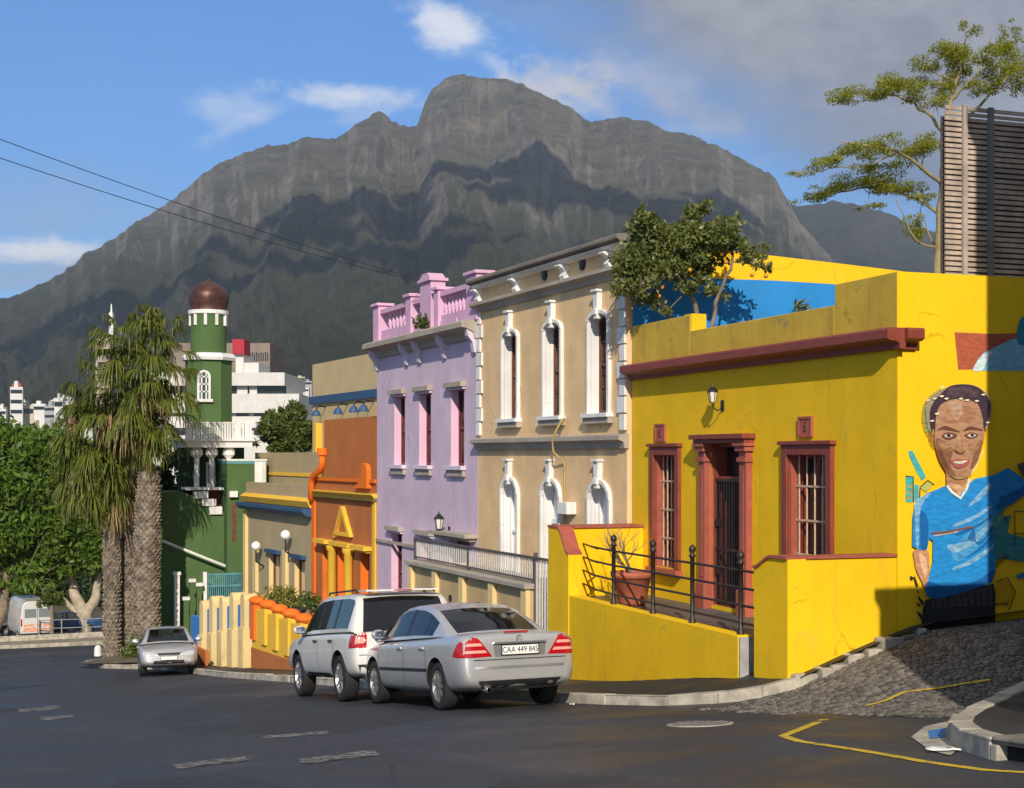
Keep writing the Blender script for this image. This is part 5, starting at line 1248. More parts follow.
mb = MB().mat(M_WHT); mb.lathe([(r2+.005, zD+.14), (r2+.09, zD+.18), (r2+.09, zE_), (r2-.1, zE_)], loc, 24)
for k in range(10):
    a = 2*pi*k/10; x, y = loc[0]+r2*cos(a), loc[1]+r2*sin(a); mb.box(x-.06, x+.06, y-.06, y+.06, zD-.30, zD+.16)
mb.build('crown_band', None, mn)
zt = my(208, 278.5, NY)[1]+8.2; h = zt-zE_; mb = MB().mat(M_COP)
prof = [(r2*1.02, 0), (r2*1.0, .12), (r2*1.03, .2), (r2*1.09, .36), (r2*1.06, .52), (r2*.92, .66), (r2*.62, .80), (r2*.3, .88), (r2*.10, .93), (r2*.08, .96), (r2*.05, 1.), (0, 1.02)]
vs = []; n = 32
for r, t in prof:
    for k in range(n): a = 2*pi*k/n; rr = r*(1+.035*abs(sin(a*8))); vs.append((loc[0]+rr*cos(a), loc[1]+rr*sin(a), zE_+h*t))
mb.add(vs, [(i*n+k, i*n+(k+1) % n, (i+1)*n+(k+1) % n, (i+1)*n+k) for i in range(len(prof)-1) for k in range(n)]); mb.build('dome', None, mn, smooth=True)
def round_window(px0, px1, py0, py1, y):
    q = myr(px0, px1, py0, py1, y); A = arch_pts(q[0], q[1], q[3]-(q[1]-q[0])/2, q[3]); B = arch_pts(q[0]+.09, q[1]-.09, q[3]-(q[1]-q[0])/2, q[3]-.09)
    mb = MB().mat(M_WHT); f = lambda p, d_: L_(p[0], y-d_, p[1])
    for i in range(len(A)-1): mb.add([f(p, d_) for d_ in (0, .07) for p in (A[i], A[i+1], B[i+1], B[i])], [(4, 5, 6, 7), (0, 1, 5, 4), (2, 3, 7, 6)])
    zs = q[3]-(q[1]-q[0])/2
    for a, b in ((q[0], q[0]+.09), (q[1]-.09, q[1])): wbox(mb, a, b, y-.07, y, q[2], zs)
    wbox(mb, q[0]-.08, q[1]+.08, y-.12, y, q[2]-.12, q[2])
    for k in (1, 2): x = q[0]+(q[1]-q[0])*k/3; wbox(mb, x-.03, x+.03, y-.05, y-.01, q[2], q[3]-.1)
    for k in (1, 2, 3): z = q[2]+(zs-q[2])*k/3; wbox(mb, q[0]+.09, q[1]-.09, y-.05, y-.011, z-.03, z+.03)
    w_ = mb.build('window', None, mn)
    mb = MB().mat(worn('green_window_glass', (.05, .09, .06), .2, .2, 4)); mb.poly([L_(p[0], y-.006, p[1]) for p in [(q[0]+.05, q[2]), *B, (q[1]-.05, q[2])]]); mb.build('pane', None, w_)
round_window(197, 210.5, 370, 399, NY-hw-.003)
# stair handrail and fence before the wall
mb = MB().mat(M_WHT); P = [my(x, y, MY-.35) for x, y in ((163, 541), (190, 552), (215, 562), (241, 572))]; mb.tube([L_(x, MY-.35, z) for x, z in P], .055, 6); mb.build('handrail', None, R)
mb = MB().mat(M_TEALP); q = myr(206, 241, 574, 600, MY-.9)
for k in range(18): x = q[0]+(q[1]-q[0])*k/17; wbox(mb, x-.02, x+.02, MY-.93, MY-.89, q[2], q[3])
for f_ in (0, .55, 1): z = q[2]+(q[3]-q[2])*f_; wbox(mb, q[0], q[1], MY-.94, MY-.88, z-.03, z+.03)
mb.build('stair_fence', None, R); mb = MB().mat(M_WHT); x = q[0]; wbox(mb, x-.12, x+.02, MY-1.0, MY-.85, q[2]-1.5, q[3]+.1); mb.build('fence_post', None, R)
for px, z0, z1 in ((177, 575, 650), (186, 600, 650), (192, 582, 650), (199, 586, 650)):
    a, b = my(px, z0, MY-1.2), my(px, z1, MY-1.2); mb = MB().mat(M_WHT if px < 180 else M_GRN); wbox(mb, a[0]-.09, a[0]+.09, MY-1.3, MY-1.1, b[1]-1, a[1]); mb.mat(M_WHT); wbox(mb, a[0]-.13, a[0]+.13, MY-1.34, MY-1.06, a[1], a[1]+.12); mb.build('gate_post', None, R)

# ------------------------------------------------------------------ white apartment block and other far buildings
M_WB = plaster('white_concrete', (.62, .60, .57), .07, .25, .1); M_DW = pm('dark_band_glass', (.02, .025, .03), .12); M_BRB = worn('brown_concrete', (.24, .19, .155), .9, .2, .4); M_REDB = worn('crimson_panel', (.36, .012, .03), .6, .15, .6)
AD = 150.
A0 = at(230, 440, AD)
arot = -TH
R = empty('apartment_block', (A0.x, A0.y, -14), arot, 'large white apartment block with dark window bands behind the minaret', 'building')
def ap_(px, py): return ((px-230)/F*AD, (HY-py)/F*AD+14)
def abox(mb, x0, x1, y0, y1, d0, d1): a, b = ap_(x0, y1), ap_(x1, y0); return mb.box(a[0], b[0], d0, d1, a[1], b[1])
mb = MB().mat(M_WB); abox(mb, 150, 300, 412, 520, 0, 14); abox(mb, 152, 286, 373, 386, -1.0, 14); abox(mb, 155, 300, 394, 413, -.6, 14); abox(mb, 150, 312, 423, 428, -.5, 10); abox(mb, 240, 285, 384, 395, .8, 13); mb.build('wall', None, R)
for r in ((155, 186, 384.5, 394.5), (231, 237, 384.5, 394.5), (258, 285, 384.5, 394.5)):
    mb = MB().mat(M_DW); abox(mb, *r, -.05, .9); mb.build('window_band', None, R)
mb = MB().mat(M_WB); abox(mb, 237.5, 248, 384.5, 394, -.3, .5); abox(mb, 250, 257.5, 384.5, 394, -.3, .5); mb.build('panel', None, R)
for x in (160, 172, 236, 254, 272):
    for y in (411, 430): mb = MB().mat(M_DW); abox(mb, x, x+13, y+.5, y+5, -.04, .3); mb.build('window', None, R)
mb = MB().mat(M_WB); abox(mb, 232, 240, 352, 374, 2, 8); abox(mb, 242, 257, 362, 374, 1, 8); mb.build('roof_house', None, R)
mb = MB().mat(M_REDB); abox(mb, 229.5, 241.5, 338, 353, 1.5, 5); mb.build('red_tank', None, R)
BD = 185.; B0 = at(255, 440, BD)
R = empty('brown_tower', (B0.x, B0.y, -14), arot, 'flat brown concrete office building showing over the white apartment block', 'building')
def bbox(mb, x0, x1, y0, y1, d0, d1): mb.box((x0-255)/F*BD, (x1-255)/F*BD, d0, d1, (HY-y1)/F*BD+14, (HY-y0)/F*BD+14)
mb = MB().mat(M_BRB); bbox(mb, 165, 270, 343, 470, 0, 12); mb.build('wall', None, R)
for k in range(12): mb = MB().mat(M_DW); bbox(mb, 243+k*2.2, 244.2+k*2.2, 352+(k % 2), 361, -.04, .2); mb.build('window', None, R)
B0 = at(101, 440, 170.); R = empty('rooftop_mast_building', (B0.x, B0.y, -14), arot, 'narrow pinkish concrete building with a radio mast behind the palm', 'building')
def cbox(mb, x0, x1, y0, y1, d0, d1): mb.box((x0-101)/F*170, (x1-101)/F*170, d0, d1, (HY-y1)/F*170+14, (HY-y0)/F*170+14)
mb = MB().mat(worn('pinkish_concrete', (.40, .33, .29), .9, .15, .3)); cbox(mb, 95.5, 110, 338, 470, 0, 7); mb.build('wall', None, R)
mb = MB().mat(M_WHT); mb.tube([((109-101)/F*170, 1, (HY-338)/F*170+14), ((109-101)/F*170, 1, (HY-303)/F*170+14)], [.35, .06], 5); cbox(mb, 107.6, 111, 312, 320, .6, 1.4); mb.build('mast', None, R)
for y in (350, 362, 374): mb = MB().mat(M_DW); cbox(mb, 98, 107, y, y+5, -.05, .3); mb.build('window', None, R)
# city at the foot of the mountain: every far house is a thing
rnd = random.Random(21); CITY = [worn('city_white', (.66, .65, .63), .9, .1, .05), worn('city_cream', (.58, .50, .38), .9, .1, .05), worn('city_grey', (.36, .36, .37), .9, .1, .05), worn('city_brick', (.34, .17, .12), .9, .1, .05)]
M_ROOFR = worn('city_roof', (.30, .13, .09), .9, .2, .05); city_m = []
def far_house(px, py, dist, wp, hp, m, label, roof=False):
    z = slope_z(px, dist); p = at(px, py, dist); w_ = wp/F*dist; h_ = hp/F*dist; zb = (HY-py)/F*dist
    R_ = empty('far_building', (p.x, p.y, zb-14), -TH+rnd.uniform(-.5, .5), label, 'building', 'far city buildings at the mountain foot')
    mb = MB().mat(m); mb.box(-w_/2, w_/2, -w_*.35, w_*.35, 0, h_+14); mb.build('wall', None, R_)
    nf = max(1, int(h_/3.2))
    for f_ in range(nf):
        mb = MB().mat(M_DW); z0 = 14+h_*(f_+.35)/nf; mb.box(-w_*.46, w_*.46, -w_*.35-.15, -w_*.3, z0, z0+h_*.36/nf); mb.build('window_band', None, R_)
    mb = MB().mat(M_ROOFR if roof else m)
    if roof: mb.prism([(-w_*.4, h_+14), (w_*.4, h_+14), (0, h_+14+w_*.28)], 'x', -w_*.54, w_*.54)
    else: mb.box(-w_*.2, w_*.1, -w_*.2, w_*.2, h_+14, h_+14+min(2.5, h_*.35))
    mb.build('roof', None, R_)
LBL = {0: 'white', 1: 'cream', 2: 'grey', 3: 'brick red'}
spots = [(17, 417, 12, 30), (3, 425, 8, 16), (28, 418, 11, 13), (40, 413, 14, 9), (52, 420, 12, 14), (60, 411, 9, 13), (66, 403, 12, 6), (33, 428, 12, 8), (8, 436, 14, 10), (46, 430, 16, 12), (24, 406, 8, 5), (72, 418, 12, 10),
         (-8, 428, 12, 14), (2, 412, 8, 5), (300, 381, 9, 4), (291, 389, 11, 5), (308, 386, 8, 5), (304, 393, 11, 5), (284, 383, 7, 3), (297, 398, 9, 4), (280, 391, 7, 4), (86, 424, 12, 14), (55, 404, 8, 4)]
for k, (px, py, w_, h_) in enumerate(spots):
    ci = [0, 0, 1, 0, 2, 0, 0, 1, 2, 0, 0, 3][k % 12]; side = 'left of the palms' if px < 150 else 'right of the minaret'
    wh = 'tall' if h_ > 2*w_*.6 else ('long low' if w_ > 2*h_*.9 else 'small')
    far_house(px, py, 640+rnd.uniform(-60, 120), w_, h_, CITY[ci], '%s %s far building at the mountain foot %s' % (wh, LBL[ci], side), roof=(ci == 3))
p = at(17, 386, 640); R_ = empty('water_tower', (p.x, p.y, p.z-12), 0, 'round white tower with a red top among the far city buildings', 'tower')
mb = MB().mat(CITY[0]); mb.lathe([(1.6, 0), (1.6, 11)], n=10); mb.build('shaft', None, R_); mb = MB().mat(worn('tower_red', (.5, .09, .06), .8, .1, .1)); mb.lathe([(1.6, 9), (2.2, 10.5), (2.2, 12.4), (1.2, 13.4), (0, 13.7)], n=12); mb.build('tank', None, R_)
# ------------------------------------------------------------------ cars
from mathutils.bvhtree import BVHTree
def carpaint(name, rgb, metal=.55, rough=.32):
    def fn(nt, b, c):
        co = objco(nt); fl = nt.noise(co, 380, 2, .5); d_ = nt.noise(co, 2.2, 5, .6)
        low = nt.mapr(nt.xyz(co)[2], .15, .75, 1., 0.)
        dust = nt.m('MULTIPLY', nt.m('MULTIPLY', low, nt.mapr(d_, .3, .7)), .55)
        col = nt.mix(nt.mapr(fl, .4, .6), sc3(c, .88), sc3(c, 1.1)); col = nt.mix(dust, col, (.17, .145, .11))
        nt.put(b.inputs['Base Color'], col)
        nt.put(b.inputs['Roughness'], nt.m('ADD', nt.mapr(d_, .3, .7, rough-.05, rough+.1), nt.m('MULTIPLY', dust, .5)))
        b.inputs['Coat Weight'].default_value = .6; b.inputs['Coat Roughness'].default_value = .06
    return pm(name, rgb, rough, metal, fn=fn)
M_TYRE = worn('tyre_rubber', (.018, .018, .018), .85, .3, 20); M_RIM = worn('alloy_rim', (.42, .42, .43), .35, .15, 9, metal=.8); M_BLK = pm('black_plastic', (.016, .016, .017), .55)
M_WELL = pm('wheel_well', (.008, .008, .008), .95); M_CGL = glassmat('car_glass', (.66, .74, .70), .35); M_CGD = glassmat('car_privacy_glass', (.10, .12, .12), .6)
M_SEAT = worn('seat_cloth', (.085, .085, .09), .9, .2, 12); M_TAIL = pm('red_lens', (.42, .004, .010), .12, coat=.6); M_TAILW = pm('pale_lens', (.75, .36, .30), .12, coat=.6); M_HEAD = pm('headlamp_lens', (.62, .64, .66), .08, metal=.3, coat=.8)
M_CHR = pm('chrome', (.75, .75, .76), .12, metal=1.); M_PLATE = pm('plate_white', (.80, .79, .72), .4); M_PTXT = pm('plate_black', (.02, .02, .05), .5)
def txt(body, size, m, parent, loc, rot, name='lettering', ext=.002, sx=1.):
    cu = bpy.data.curves.new(name, 'FONT'); cu.body = body; cu.size = size; cu.align_x = 'CENTER'; cu.align_y = 'CENTER'; cu.extrude = ext
    o = bpy.data.objects.new(name, cu); C.objects.link(o)
    me = bpy.data.meshes.new_from_object(o.evaluated_get(bpy.context.evaluated_depsgraph_get())); bpy.data.objects.remove(o)
    me.materials.clear(); me.materials.append(m); o = bpy.data.objects.new(name, me); C.objects.link(o); o.parent = parent; o.location = loc; o.rotation_euler = rot; o.scale = (sx, 1, 1); return o
WHEELS = {}
def wheel(parent, x, y, r, wd, spokes, side):
    key = (r, wd, spokes)
    if key not in WHEELS:
        mb = MB().mat(M_TYRE); h = wd/2; mb.lathe([(r*.66, -h), (r*.90, -h*1.02), (r*.985, -h*.8), (r, -h*.45), (r, h*.45), (r*.985, h*.8), (r*.90, h*1.02), (r*.66, h), (r*.64, h*.7)], n=32, axis='x')
        t = mb.build('wheel', None, parent, smooth=True)
        mb = MB().mat(M_RIM); mb.lathe([(r*.66, h*.96), (r*.62, h*.98), (r*.59, h*.6), (r*.57, -h*.5)], n=28, axis='x'); mb.lathe([(r*.16, h*.86), (r*.14, h*.92), (0, h*.94)], n=12, axis='x')
        for k in range(spokes):
            a = 2*pi*k/spokes; ca, sa = cos(a), sin(a); wv = r*.075
            def q(rr, s_, xx): return (xx, rr*ca-s_*sa, rr*sa+s_*ca)
            P = [q(r*.10, -wv, h*.66), q(r*.60, -wv*.8, h*.70), q(r*.60, wv*.8, h*.70), q(r*.10, wv, h*.66), q(r*.10, -wv, h*.90), q(r*.60, -wv*.8, h*.90), q(r*.60, wv*.8, h*.90), q(r*.10, wv, h*.90)]
            mb.add(P, [(0, 3, 2, 1), (4, 5, 6, 7), (0, 1, 5, 4), (1, 2, 6, 5), (2, 3, 7, 6), (3, 0, 4, 7)])
        ri = mb.build('rim', None, t); mb = MB().mat(M_WELL); mb.lathe([(r*.6, -h*.1), (0, -h*.1)], n=20, axis='x'); br = mb.build('brake_disc', None, t)
        WHEELS[key] = (t.data, ri.data, br.data)
    else:
        d_ = WHEELS[key]; t = bpy.data.objects.new('wheel', d_[0]); C.objects.link(t); t.parent = parent
        for nm, me in (('rim', d_[1]), ('brake_disc', d_[2])):
            o = bpy.data.objects.new(nm, me); C.objects.link(o); o.parent = t
    t.location = (x, y, r); t.rotation_euler = (0, 0, 0 if side > 0 else pi)
    return t
def car(name, label, cat, loc, heading, sp, paint_m, group=None):
    """origin on the ground midway between the axles; local +y is forward. sp holds the body's measures"""
    R = empty(name, loc, heading, label, cat, group)
    e = .8; f = Vector((-sin(heading), cos(heading), 0)); r_ = Vector((cos(heading), sin(heading), 0)); L0 = Vector(loc)
    gf = (G(*(L0+f*1.3).xy)-G(*(L0-f*1.3).xy))/2.6; gr = (G(*(L0+r_*e).xy)-G(*(L0-r_*e).xy))/(2*e)
    R.location.z = (G(*(L0+f*1.3).xy)+G(*(L0-f*1.3).xy)+G(*(L0+r_*e).xy)+G(*(L0-r_*e).xy))/4+.006
    yv = (f+Vector((0, 0, gf))).normalized(); xv = (r_+Vector((0, 0, gr))).normalized(); zv = xv.cross(yv).normalized(); xv = yv.cross(zv)
    R.rotation_euler = Matrix((xv, yv, zv)).transposed().to_euler()
    st = sp['body']; n = 16
    mb = MB().mat(paint_m); mb.smooth = True
    for (y, w_, zb, zs, zt) in st:
        h = [(0, zb), (.80*w_, zb), (.95*w_, zb+.06), (.995*w_, zb+.30*(zs-zb)), (w_, zb+.58*(zs-zb)), (.985*w_, zb+.86*(zs-zb)), (.95*w_, zs), (.70*w_, zs+.75*(zt-zs)), (0, zt)]
        mb.v += [(x, y, z) for x, z in h]+[(-x, y, z) for x, z in h[-2:0:-1]]
    m_ = len(st)
    fs = [(i*n+k, i*n+(k+1) % n, (i+1)*n+(k+1) % n, (i+1)*n+k) for i in range(m_-1) for k in range(n)]
    for i, rev in ((0, 1), (m_-1, 0)):
        b = i*n; c = [(b+k, b+k+1, b+16-k-1, b+(16-k) % 16) for k in range(1, 7)]+[(b, b+1, b+15), (b+7, b+8, b+9)]
        fs += c
    for q in fs: mb.f.append(list(q)); mb.mi.append(0); mb.sm.append(True)
    body = mb.build('body', None, None, sub=2); weld(body.data)
    cu = MB().mat(M_WELL)
    for y in (-sp['wb']/2, sp['wb']/2):
        for s_ in (-1, 1): cu.lathe([(0, s_*(sp['W']/2-.34)), (sp['r']+sp.get('gap', .055), s_*(sp['W']/2-.34)), (sp['r']+sp.get('gap', .055), s_*(sp['W']/2+.2)), (0, s_*(sp['W']/2+.2))], (0, y, sp['r']+.015), 32, 'x')
    cut = cu.build('wheel_well', None); weld(cut.data)
    bo = body.modifiers.new('wells', 'BOOLEAN'); bo.object = cut; bo.operation = 'DIFFERENCE'; bo.solver = 'EXACT'; bo.material_mode = 'TRANSFER'
    dg = bpy.context.evaluated_depsgraph_get(); dg.update(); me = bpy.data.meshes.new_from_object(body.evaluated_get(dg)); body.modifiers.clear(); body.data = me; bpy.data.objects.remove(cut)
    me.polygons.foreach_set('use_smooth', [True]*len(me.polygons)); me.set_sharp_from_angle(angle=radians(38))
    body.parent = R
    bvh = BVHTree.FromPolygons([v.co.copy() for v in me.vertices], [tuple(p.vertices) for p in me.polygons])
    def side(y, z, s_, off=.004):
        h = bvh.ray_cast(Vector((s_*3, y, z)), Vector((-s_, 0, 0)));  return (h[0]+Vector((s_*off, 0, 0))) if h[0] else Vector((s_*sp['W']/2, y, z))
    def end(x, z, s_, off=.004):
        h = bvh.ray_cast(Vector((x, s_*5, z)), Vector((0, -s_, 0))); return (h[0]+Vector((0, s_*off, 0))) if h[0] else Vector((x, s_*sp['L']/2, z))
    def decal(name, poly, fn, m, parent=body, cuts=5, off=.006):
        bm = bmesh.new(); vs = [bm.verts.new((a, b, 0)) for a, b in poly]; bm.faces.new(vs); bmesh.ops.triangulate(bm, faces=bm.faces)
        for _ in range(3):
            lg = [e_ for e_ in bm.edges if e_.calc_length() > .07]
            if lg: bmesh.ops.subdivide_edges(bm, edges=lg, cuts=1); bmesh.ops.triangulate(bm, faces=bm.faces)
        for v in bm.verts: v.co = fn(v.co.x, v.co.y, off)
        me_ = bpy.data.meshes.new(name); bm.to_mesh(me_); bm.free(); me_.materials.append(m); o = bpy.data.objects.new(name, me_); C.objects.link(o); o.parent = parent
        me_.polygons.foreach_set('use_smooth', [True]*len(me_.polygons)); return o
    # greenhouse: roof, pillars and separate panes
    gh = sp['gh']; ys = np.arange(gh[0][0], gh[-1][0]+.001, .05); col = lambda j: np.interp(ys, [g[0] for g in gh], [g[j] for g in gh])
    Zr, Wt, Wb, Zb = col(1), col(2), col(3), col(4)
    FR = [-1, -.87, -.45, 0, .45, .87, 1]; SR = [0, .10, .90, 1]
    parts = {}
    def bucket(k, m): 
        if k not in parts: parts[k] = MB().mat(m); parts[k].smooth = True
        return parts[k]
    def tp(i, q): return (Wt[i]*q, ys[i], Zr[i]-.035*q*q)
    def spt(i, s_, t): a = Vector((s_*Wb[i], ys[i], Zb[i])); b = Vector(tp(i, s_)); v = a.lerp(b, t); v.x += s_*.035*sin(pi*t); return tuple(v)
    gl = sp.get('glass', M_CGL); gls = sp.get('side_glass', gl)
    for i in range(len(ys)-1):
        y = (ys[i]+ys[i+1])/2
        for a, b in zip(FR, FR[1:]):
            q = [tp(i, a), tp(i, b), tp(i+1, b), tp(i+1, a)]; mid = abs((a+b)/2) < .87
            if mid and sp['rw'][0] < y < sp['rw'][1]: bucket('rear_window', sp.get('rear_glass', gl)).add(q, [(0, 1, 2, 3)])
            elif mid and sp['ws'][0] < y < sp['ws'][1]: bucket('windscreen', gl).add(q, [(0, 1, 2, 3)])
            else: bucket('roof', paint_m).add(q, [(0, 1, 2, 3)])
        for s_ in (-1, 1):
            for a, b in zip(SR, SR[1:]):
                q = [spt(i, s_, a), spt(i+1, s_, a), spt(i+1, s_, b), spt(i, s_, b)]; g = None
                if .1 < (a+b)/2 < .9:
                    for k, (y0, y1) in enumerate(sp['sw']):
                        if y0 < y < y1: g = k
                if g is None: 
                    inwin = sp['sw'][0][0] < y < sp['sw'][-1][1] and .05 < (a+b)/2 < .9
                    bucket(('window_pillar', s_, sum(y > q[1] for q in sp['sw'])) if inwin else 'roof', M_BLK if inwin else paint_m).add(q, [(0, 1, 2, 3)])
                else: bucket(('side_window', s_, g), gls).add(q, [(0, 1, 2, 3)])
    for k, b in parts.items():
        o = b.build(k if isinstance(k, str) else k[0], None, R); weld(o.data); o.data.polygons.foreach_set('use_smooth', [True]*len(o.data.polygons))
    y0, y1 = gh[0][0]+.1, gh[-1][0]-.1; wv = min(Wb)-.06; zb_ = max(Zb)
    mb = MB().mat(M_SEAT); mb.box(-wv, wv, y0, y1, min(Zb)-.12, zb_+.008)
    it = mb.build('interior', None, R, bevel=.02); sh = sp['seats']
    for y in sh:
        for x in (-.36, .36):
            mb = MB().mat(M_SEAT); mb.prism([(y-.06, zb_-.1), (y+.08, zb_-.1), (y-.02, zb_+.17), (y-.12, zb_+.17)], 'x', x-.22, x+.22); mb.box(x-.12, x+.12, y-.15, y-.05, zb_+.19, zb_+.36); mb.tube([(x, y-.09, zb_+.1), (x, y-.09, zb_+.2)], .03, 6); mb.build('seat', None, it, bevel=.03)
    mb = MB().mat(M_BLK); sy = sh[-1]+.62; mb.tube([(.36+.17*cos(2*pi*k/16), sy+.05*sin(2*pi*k/16), zb_+.02+.17*sin(2*pi*k/16)) for k in range(17)], .016, 6); mb.build('steering_wheel', None, it)
    for y in (-sp['wb']/2, sp['wb']/2):
        for s_ in (-1, 1): wheel(R, s_*(sp['W']/2-sp['tw']/2-.03), y, sp['r'], sp['tw'], sp['spokes'], s_)
    # seams, handles, mirrors
    for s_ in (-1, 1):
        for k, (ya, yb) in enumerate(sp['doors']):
            z0, z1 = sp['sill'], sp['belt']-.015; mb = MB().mat(M_BLK); wd_ = .006
            for yy in (ya, yb):
                P = [side(yy, z0+(z1-z0)*t/8, s_, .002) for t in range(9)]
                mb.add([(p.x, p.y-wd_, p.z) for p in P]+[(p.x, p.y+wd_, p.z) for p in P], [(i, i+1, 10+i, 9+i) for i in range(8)])
            P = [side(ya+(yb-ya)*t/8, z0, s_, .002) for t in range(9)]; mb.add([(p.x, p.y, p.z-wd_) for p in P]+[(p.x, p.y, p.z+wd_) for p in P], [(i, i+1, 10+i, 9+i) for i in range(8)])
            dseam = mb.build('door_seam', None, body)
            p = side(ya+.13, sp['belt']-.12, s_, .0); mb = MB().mat(sp.get('handle', paint_m)); mb.box(p.x-.005, p.x+s_*.035, p.y-.09, p.y+.10, p.z-.015, p.z+.017); mb.build('door_handle', None, R, bevel=.008)
        ym = sp['mirror']; xm = np.interp(ym, ys, Wb); zm = sp['belt']+.05
        mb = MB().mat(paint_m); mb.ball((s_*(xm+.13), ym, zm+.03), (.11, .07, .075), 12, 8); mb.mat(M_BLK); mb.box(s_*(xm-.04), s_*(xm+.09), ym-.02, ym+.03, zm-.05, zm+.0); mb.mat(M_CHR); mb.box(s_*(xm+.055), s_*(xm+.205), ym-.068, ym-.062, zm-.02, zm+.08); mb.build('wing_mirror', None, R, smooth=False)
        if sp.get('trim'):
            P = [side(y, sp['trim'], s_, .004) for y in np.arange(sp['doors'][0][0]-.05, sp['doors'][-1][1]+.1, .12)]; mb = MB().mat(sp.get('trim_m', M_BLK)); mb.add([(p.x, p.y, p.z-.022) for p in P]+[(p.x, p.y, p.z+.022) for p in P], [(i, i+1, len(P)+1+i, len(P)+i) for i in range(len(P)-1)]); mb.build('side_trim', None, body)
    return R, body, side, end, decal
def plate(R, end, x, z, s_, text, w_=.52, h=.112):
    p = end(x, z, s_, .012); mb = MB().mat(M_PLATE); mb.box(x-w_/2, x+w_/2, p.y-.008, p.y+.008, z-h/2, z+h/2); mb.mat(M_BLK); frame_ring(mb, x-w_/2-.012, x+w_/2+.012, z-h/2-.012, z+h/2+.012, .012, p.y-.01, p.y+.01)
    o = mb.build('number_plate', None, R)
    if text: txt(text, h*.92, M_PTXT, o, (x, p.y+s_*.010, z-.002), (pi/2, 0, 0 if s_ < 0 else pi), 'plate_lettering', sx=.9)
    return o
# ---- silver saloon nearest the camera, seen from behind
SAL = dict(L=4.53, W=1.73, r=.315, tw=.21, wb=2.715, spokes=7, sill=.27, belt=.93, gap=.05,
    body=[(-2.27, .66, .40, .74, .80), (-2.26, .76, .34, .88, .93), (-2.20, .825, .28, .945, .985), (-2.0, .855, .24, .965, 1.005), (-1.5, .865, .21, .965, 1.0), (-.9, .865, .2, .945, .96), (0, .865, .2, .925, .94), (.8, .865, .2, .905, .92), (1.2, .865, .21, .885, .925), (1.7, .855, .22, .82, .885), (2.05, .82, .25, .73, .80), (2.2, .76, .30, .66, .70), (2.26, .66, .38, .58, .60)],
    gh=[(-1.68, .985, .70, .74, .955), (-1.45, 1.075, .685, .785, .955), (-1.2, 1.175, .665, .80, .955), (-.95, 1.27, .635, .805, .95), (-.7, 1.345, .605, .81, .945), (-.4, 1.40, .585, .81, .94), (0, 1.425, .58, .81, .93), (.35, 1.40, .585, .81, .925), (.6, 1.34, .60, .81, .92), (.85, 1.235, .635, .81, .915), (1.1, 1.115, .68, .80, .905), (1.3, 1.0, .72, .785, .90), (1.42, .92, .74, .76, .89)],
    rw=(-1.56, -.74), ws=(.55, 1.33), sw=[(-1.12, -.82), (-.78, -.12), (-.02, 1.0)], seats=(-.55, .25), doors=[(-.98, -.06), (-.06, 1.06)], mirror=.78, trim=.52)
M_SILV = carpaint('silver_paint', (.56, .56, .565), .5, .27)
def car_at(p1, heading, sp, side_, rear=True):
    """midpoint of the axles, from the contact of the rear (front) wheel on one side"""
    h = heading; f = Vector((-sin(h), cos(h), 0)); r = Vector((cos(h), sin(h), 0)); q = Vector((p1.x, p1.y, 0))
    return q-r*side_*(sp['W']/2-.13)+f*(sp['wb']/2 if rear else -sp['wb']/2)
p1 = ground_at(447, 711)
SAL_R, body, side, end, decal = car('silver_sedan', 'silver four-door saloon seen from behind, nearest of the parked cars, with red tail lights', 'car', car_at(p1, radians(4.5), SAL, -1), radians(4.5), SAL, M_SILV); SAL_R.scale = (1.03, 1.0, 1.05)
for s_ in (-1, 1):
    decal('tail_light', [(s_*.845, .68), (s_*.40, .69), (s_*.585, .93), (s_*.66, .945), (s_*.80, .84)], lambda x, z, o: end(x, z, -1, o), M_TAIL, SAL_R)
    for zz, xa, xb in ((.755, .47, .80), (.845, .53, .76)): decal('lens_stripe', [(s_*xa, zz-.018), (s_*xb, zz-.018), (s_*(xb-.02), zz+.018), (s_*(xa+.03), zz+.018)], lambda x, z, o: end(x, z, -1, o+.004), M_TAILW, SAL_R)
    decal('tail_light', [(-2.235, .68), (-1.98, .70), (-2.10, .86), (-2.2, .92)], lambda y, z, o: side(y, z, s_, o), M_TAIL, SAL_R)
    decal('headlight', [(s_*.36, .60), (s_*.70, .60), (s_*.74, .68), (s_*.36, .67)], lambda x, z, o: end(x, z, 1, o), M_HEAD, SAL_R)
    P = [end(s_*.56+.0*k, .0, -1) for k in range(1)]
decal('boot_shut_line', [(-.66, .642), (.66, .642), (.66, .654), (-.66, .654)], lambda x, z, o: end(x, z, -1, .003), M_BLK, SAL_R)
decal('bumper_strip', [(-.84, .535), (.84, .535), (.84, .565), (-.84, .565)], lambda x, z, o: end(x, z, -1, .010), carpaint('silver_trim', (.40, .40, .41), .6, .35), SAL_R)
decal('rear_valance', [(-.70, .285), (.70, .285), (.76, .385), (-.76, .385)], lambda x, z, o: end(x, z, -1, .006), M_BLK, SAL_R)
decal('plate_recess_patch', [(-.36, .685), (.36, .685), (.38, .845), (-.38, .845)], lambda x, z, o: end(x, z, -1, .003), carpaint('silver_recess_shade', (.30, .30, .31), .6, .4), SAL_R)  # flat patch in darker silver; the shade of the recess is in its colour
pl_ = end(0, .845, -1); mb = MB().mat(carpaint('silver_strip', (.55, .55, .56), .8, .25)); mb.box(-.38, .38, pl_.y-.035, pl_.y+.01, .842, .872); mb.build('boot_handle', None, SAL_R, bevel=.008)
plate(SAL_R, end, .0, .765, -1, 'CAA 449 845')
mb = MB().mat(M_TAIL); mb.box(-.17, .17, -2.19, -2.14, .985, 1.005); mb.build('brake_light', None, SAL_R, bevel=.005)
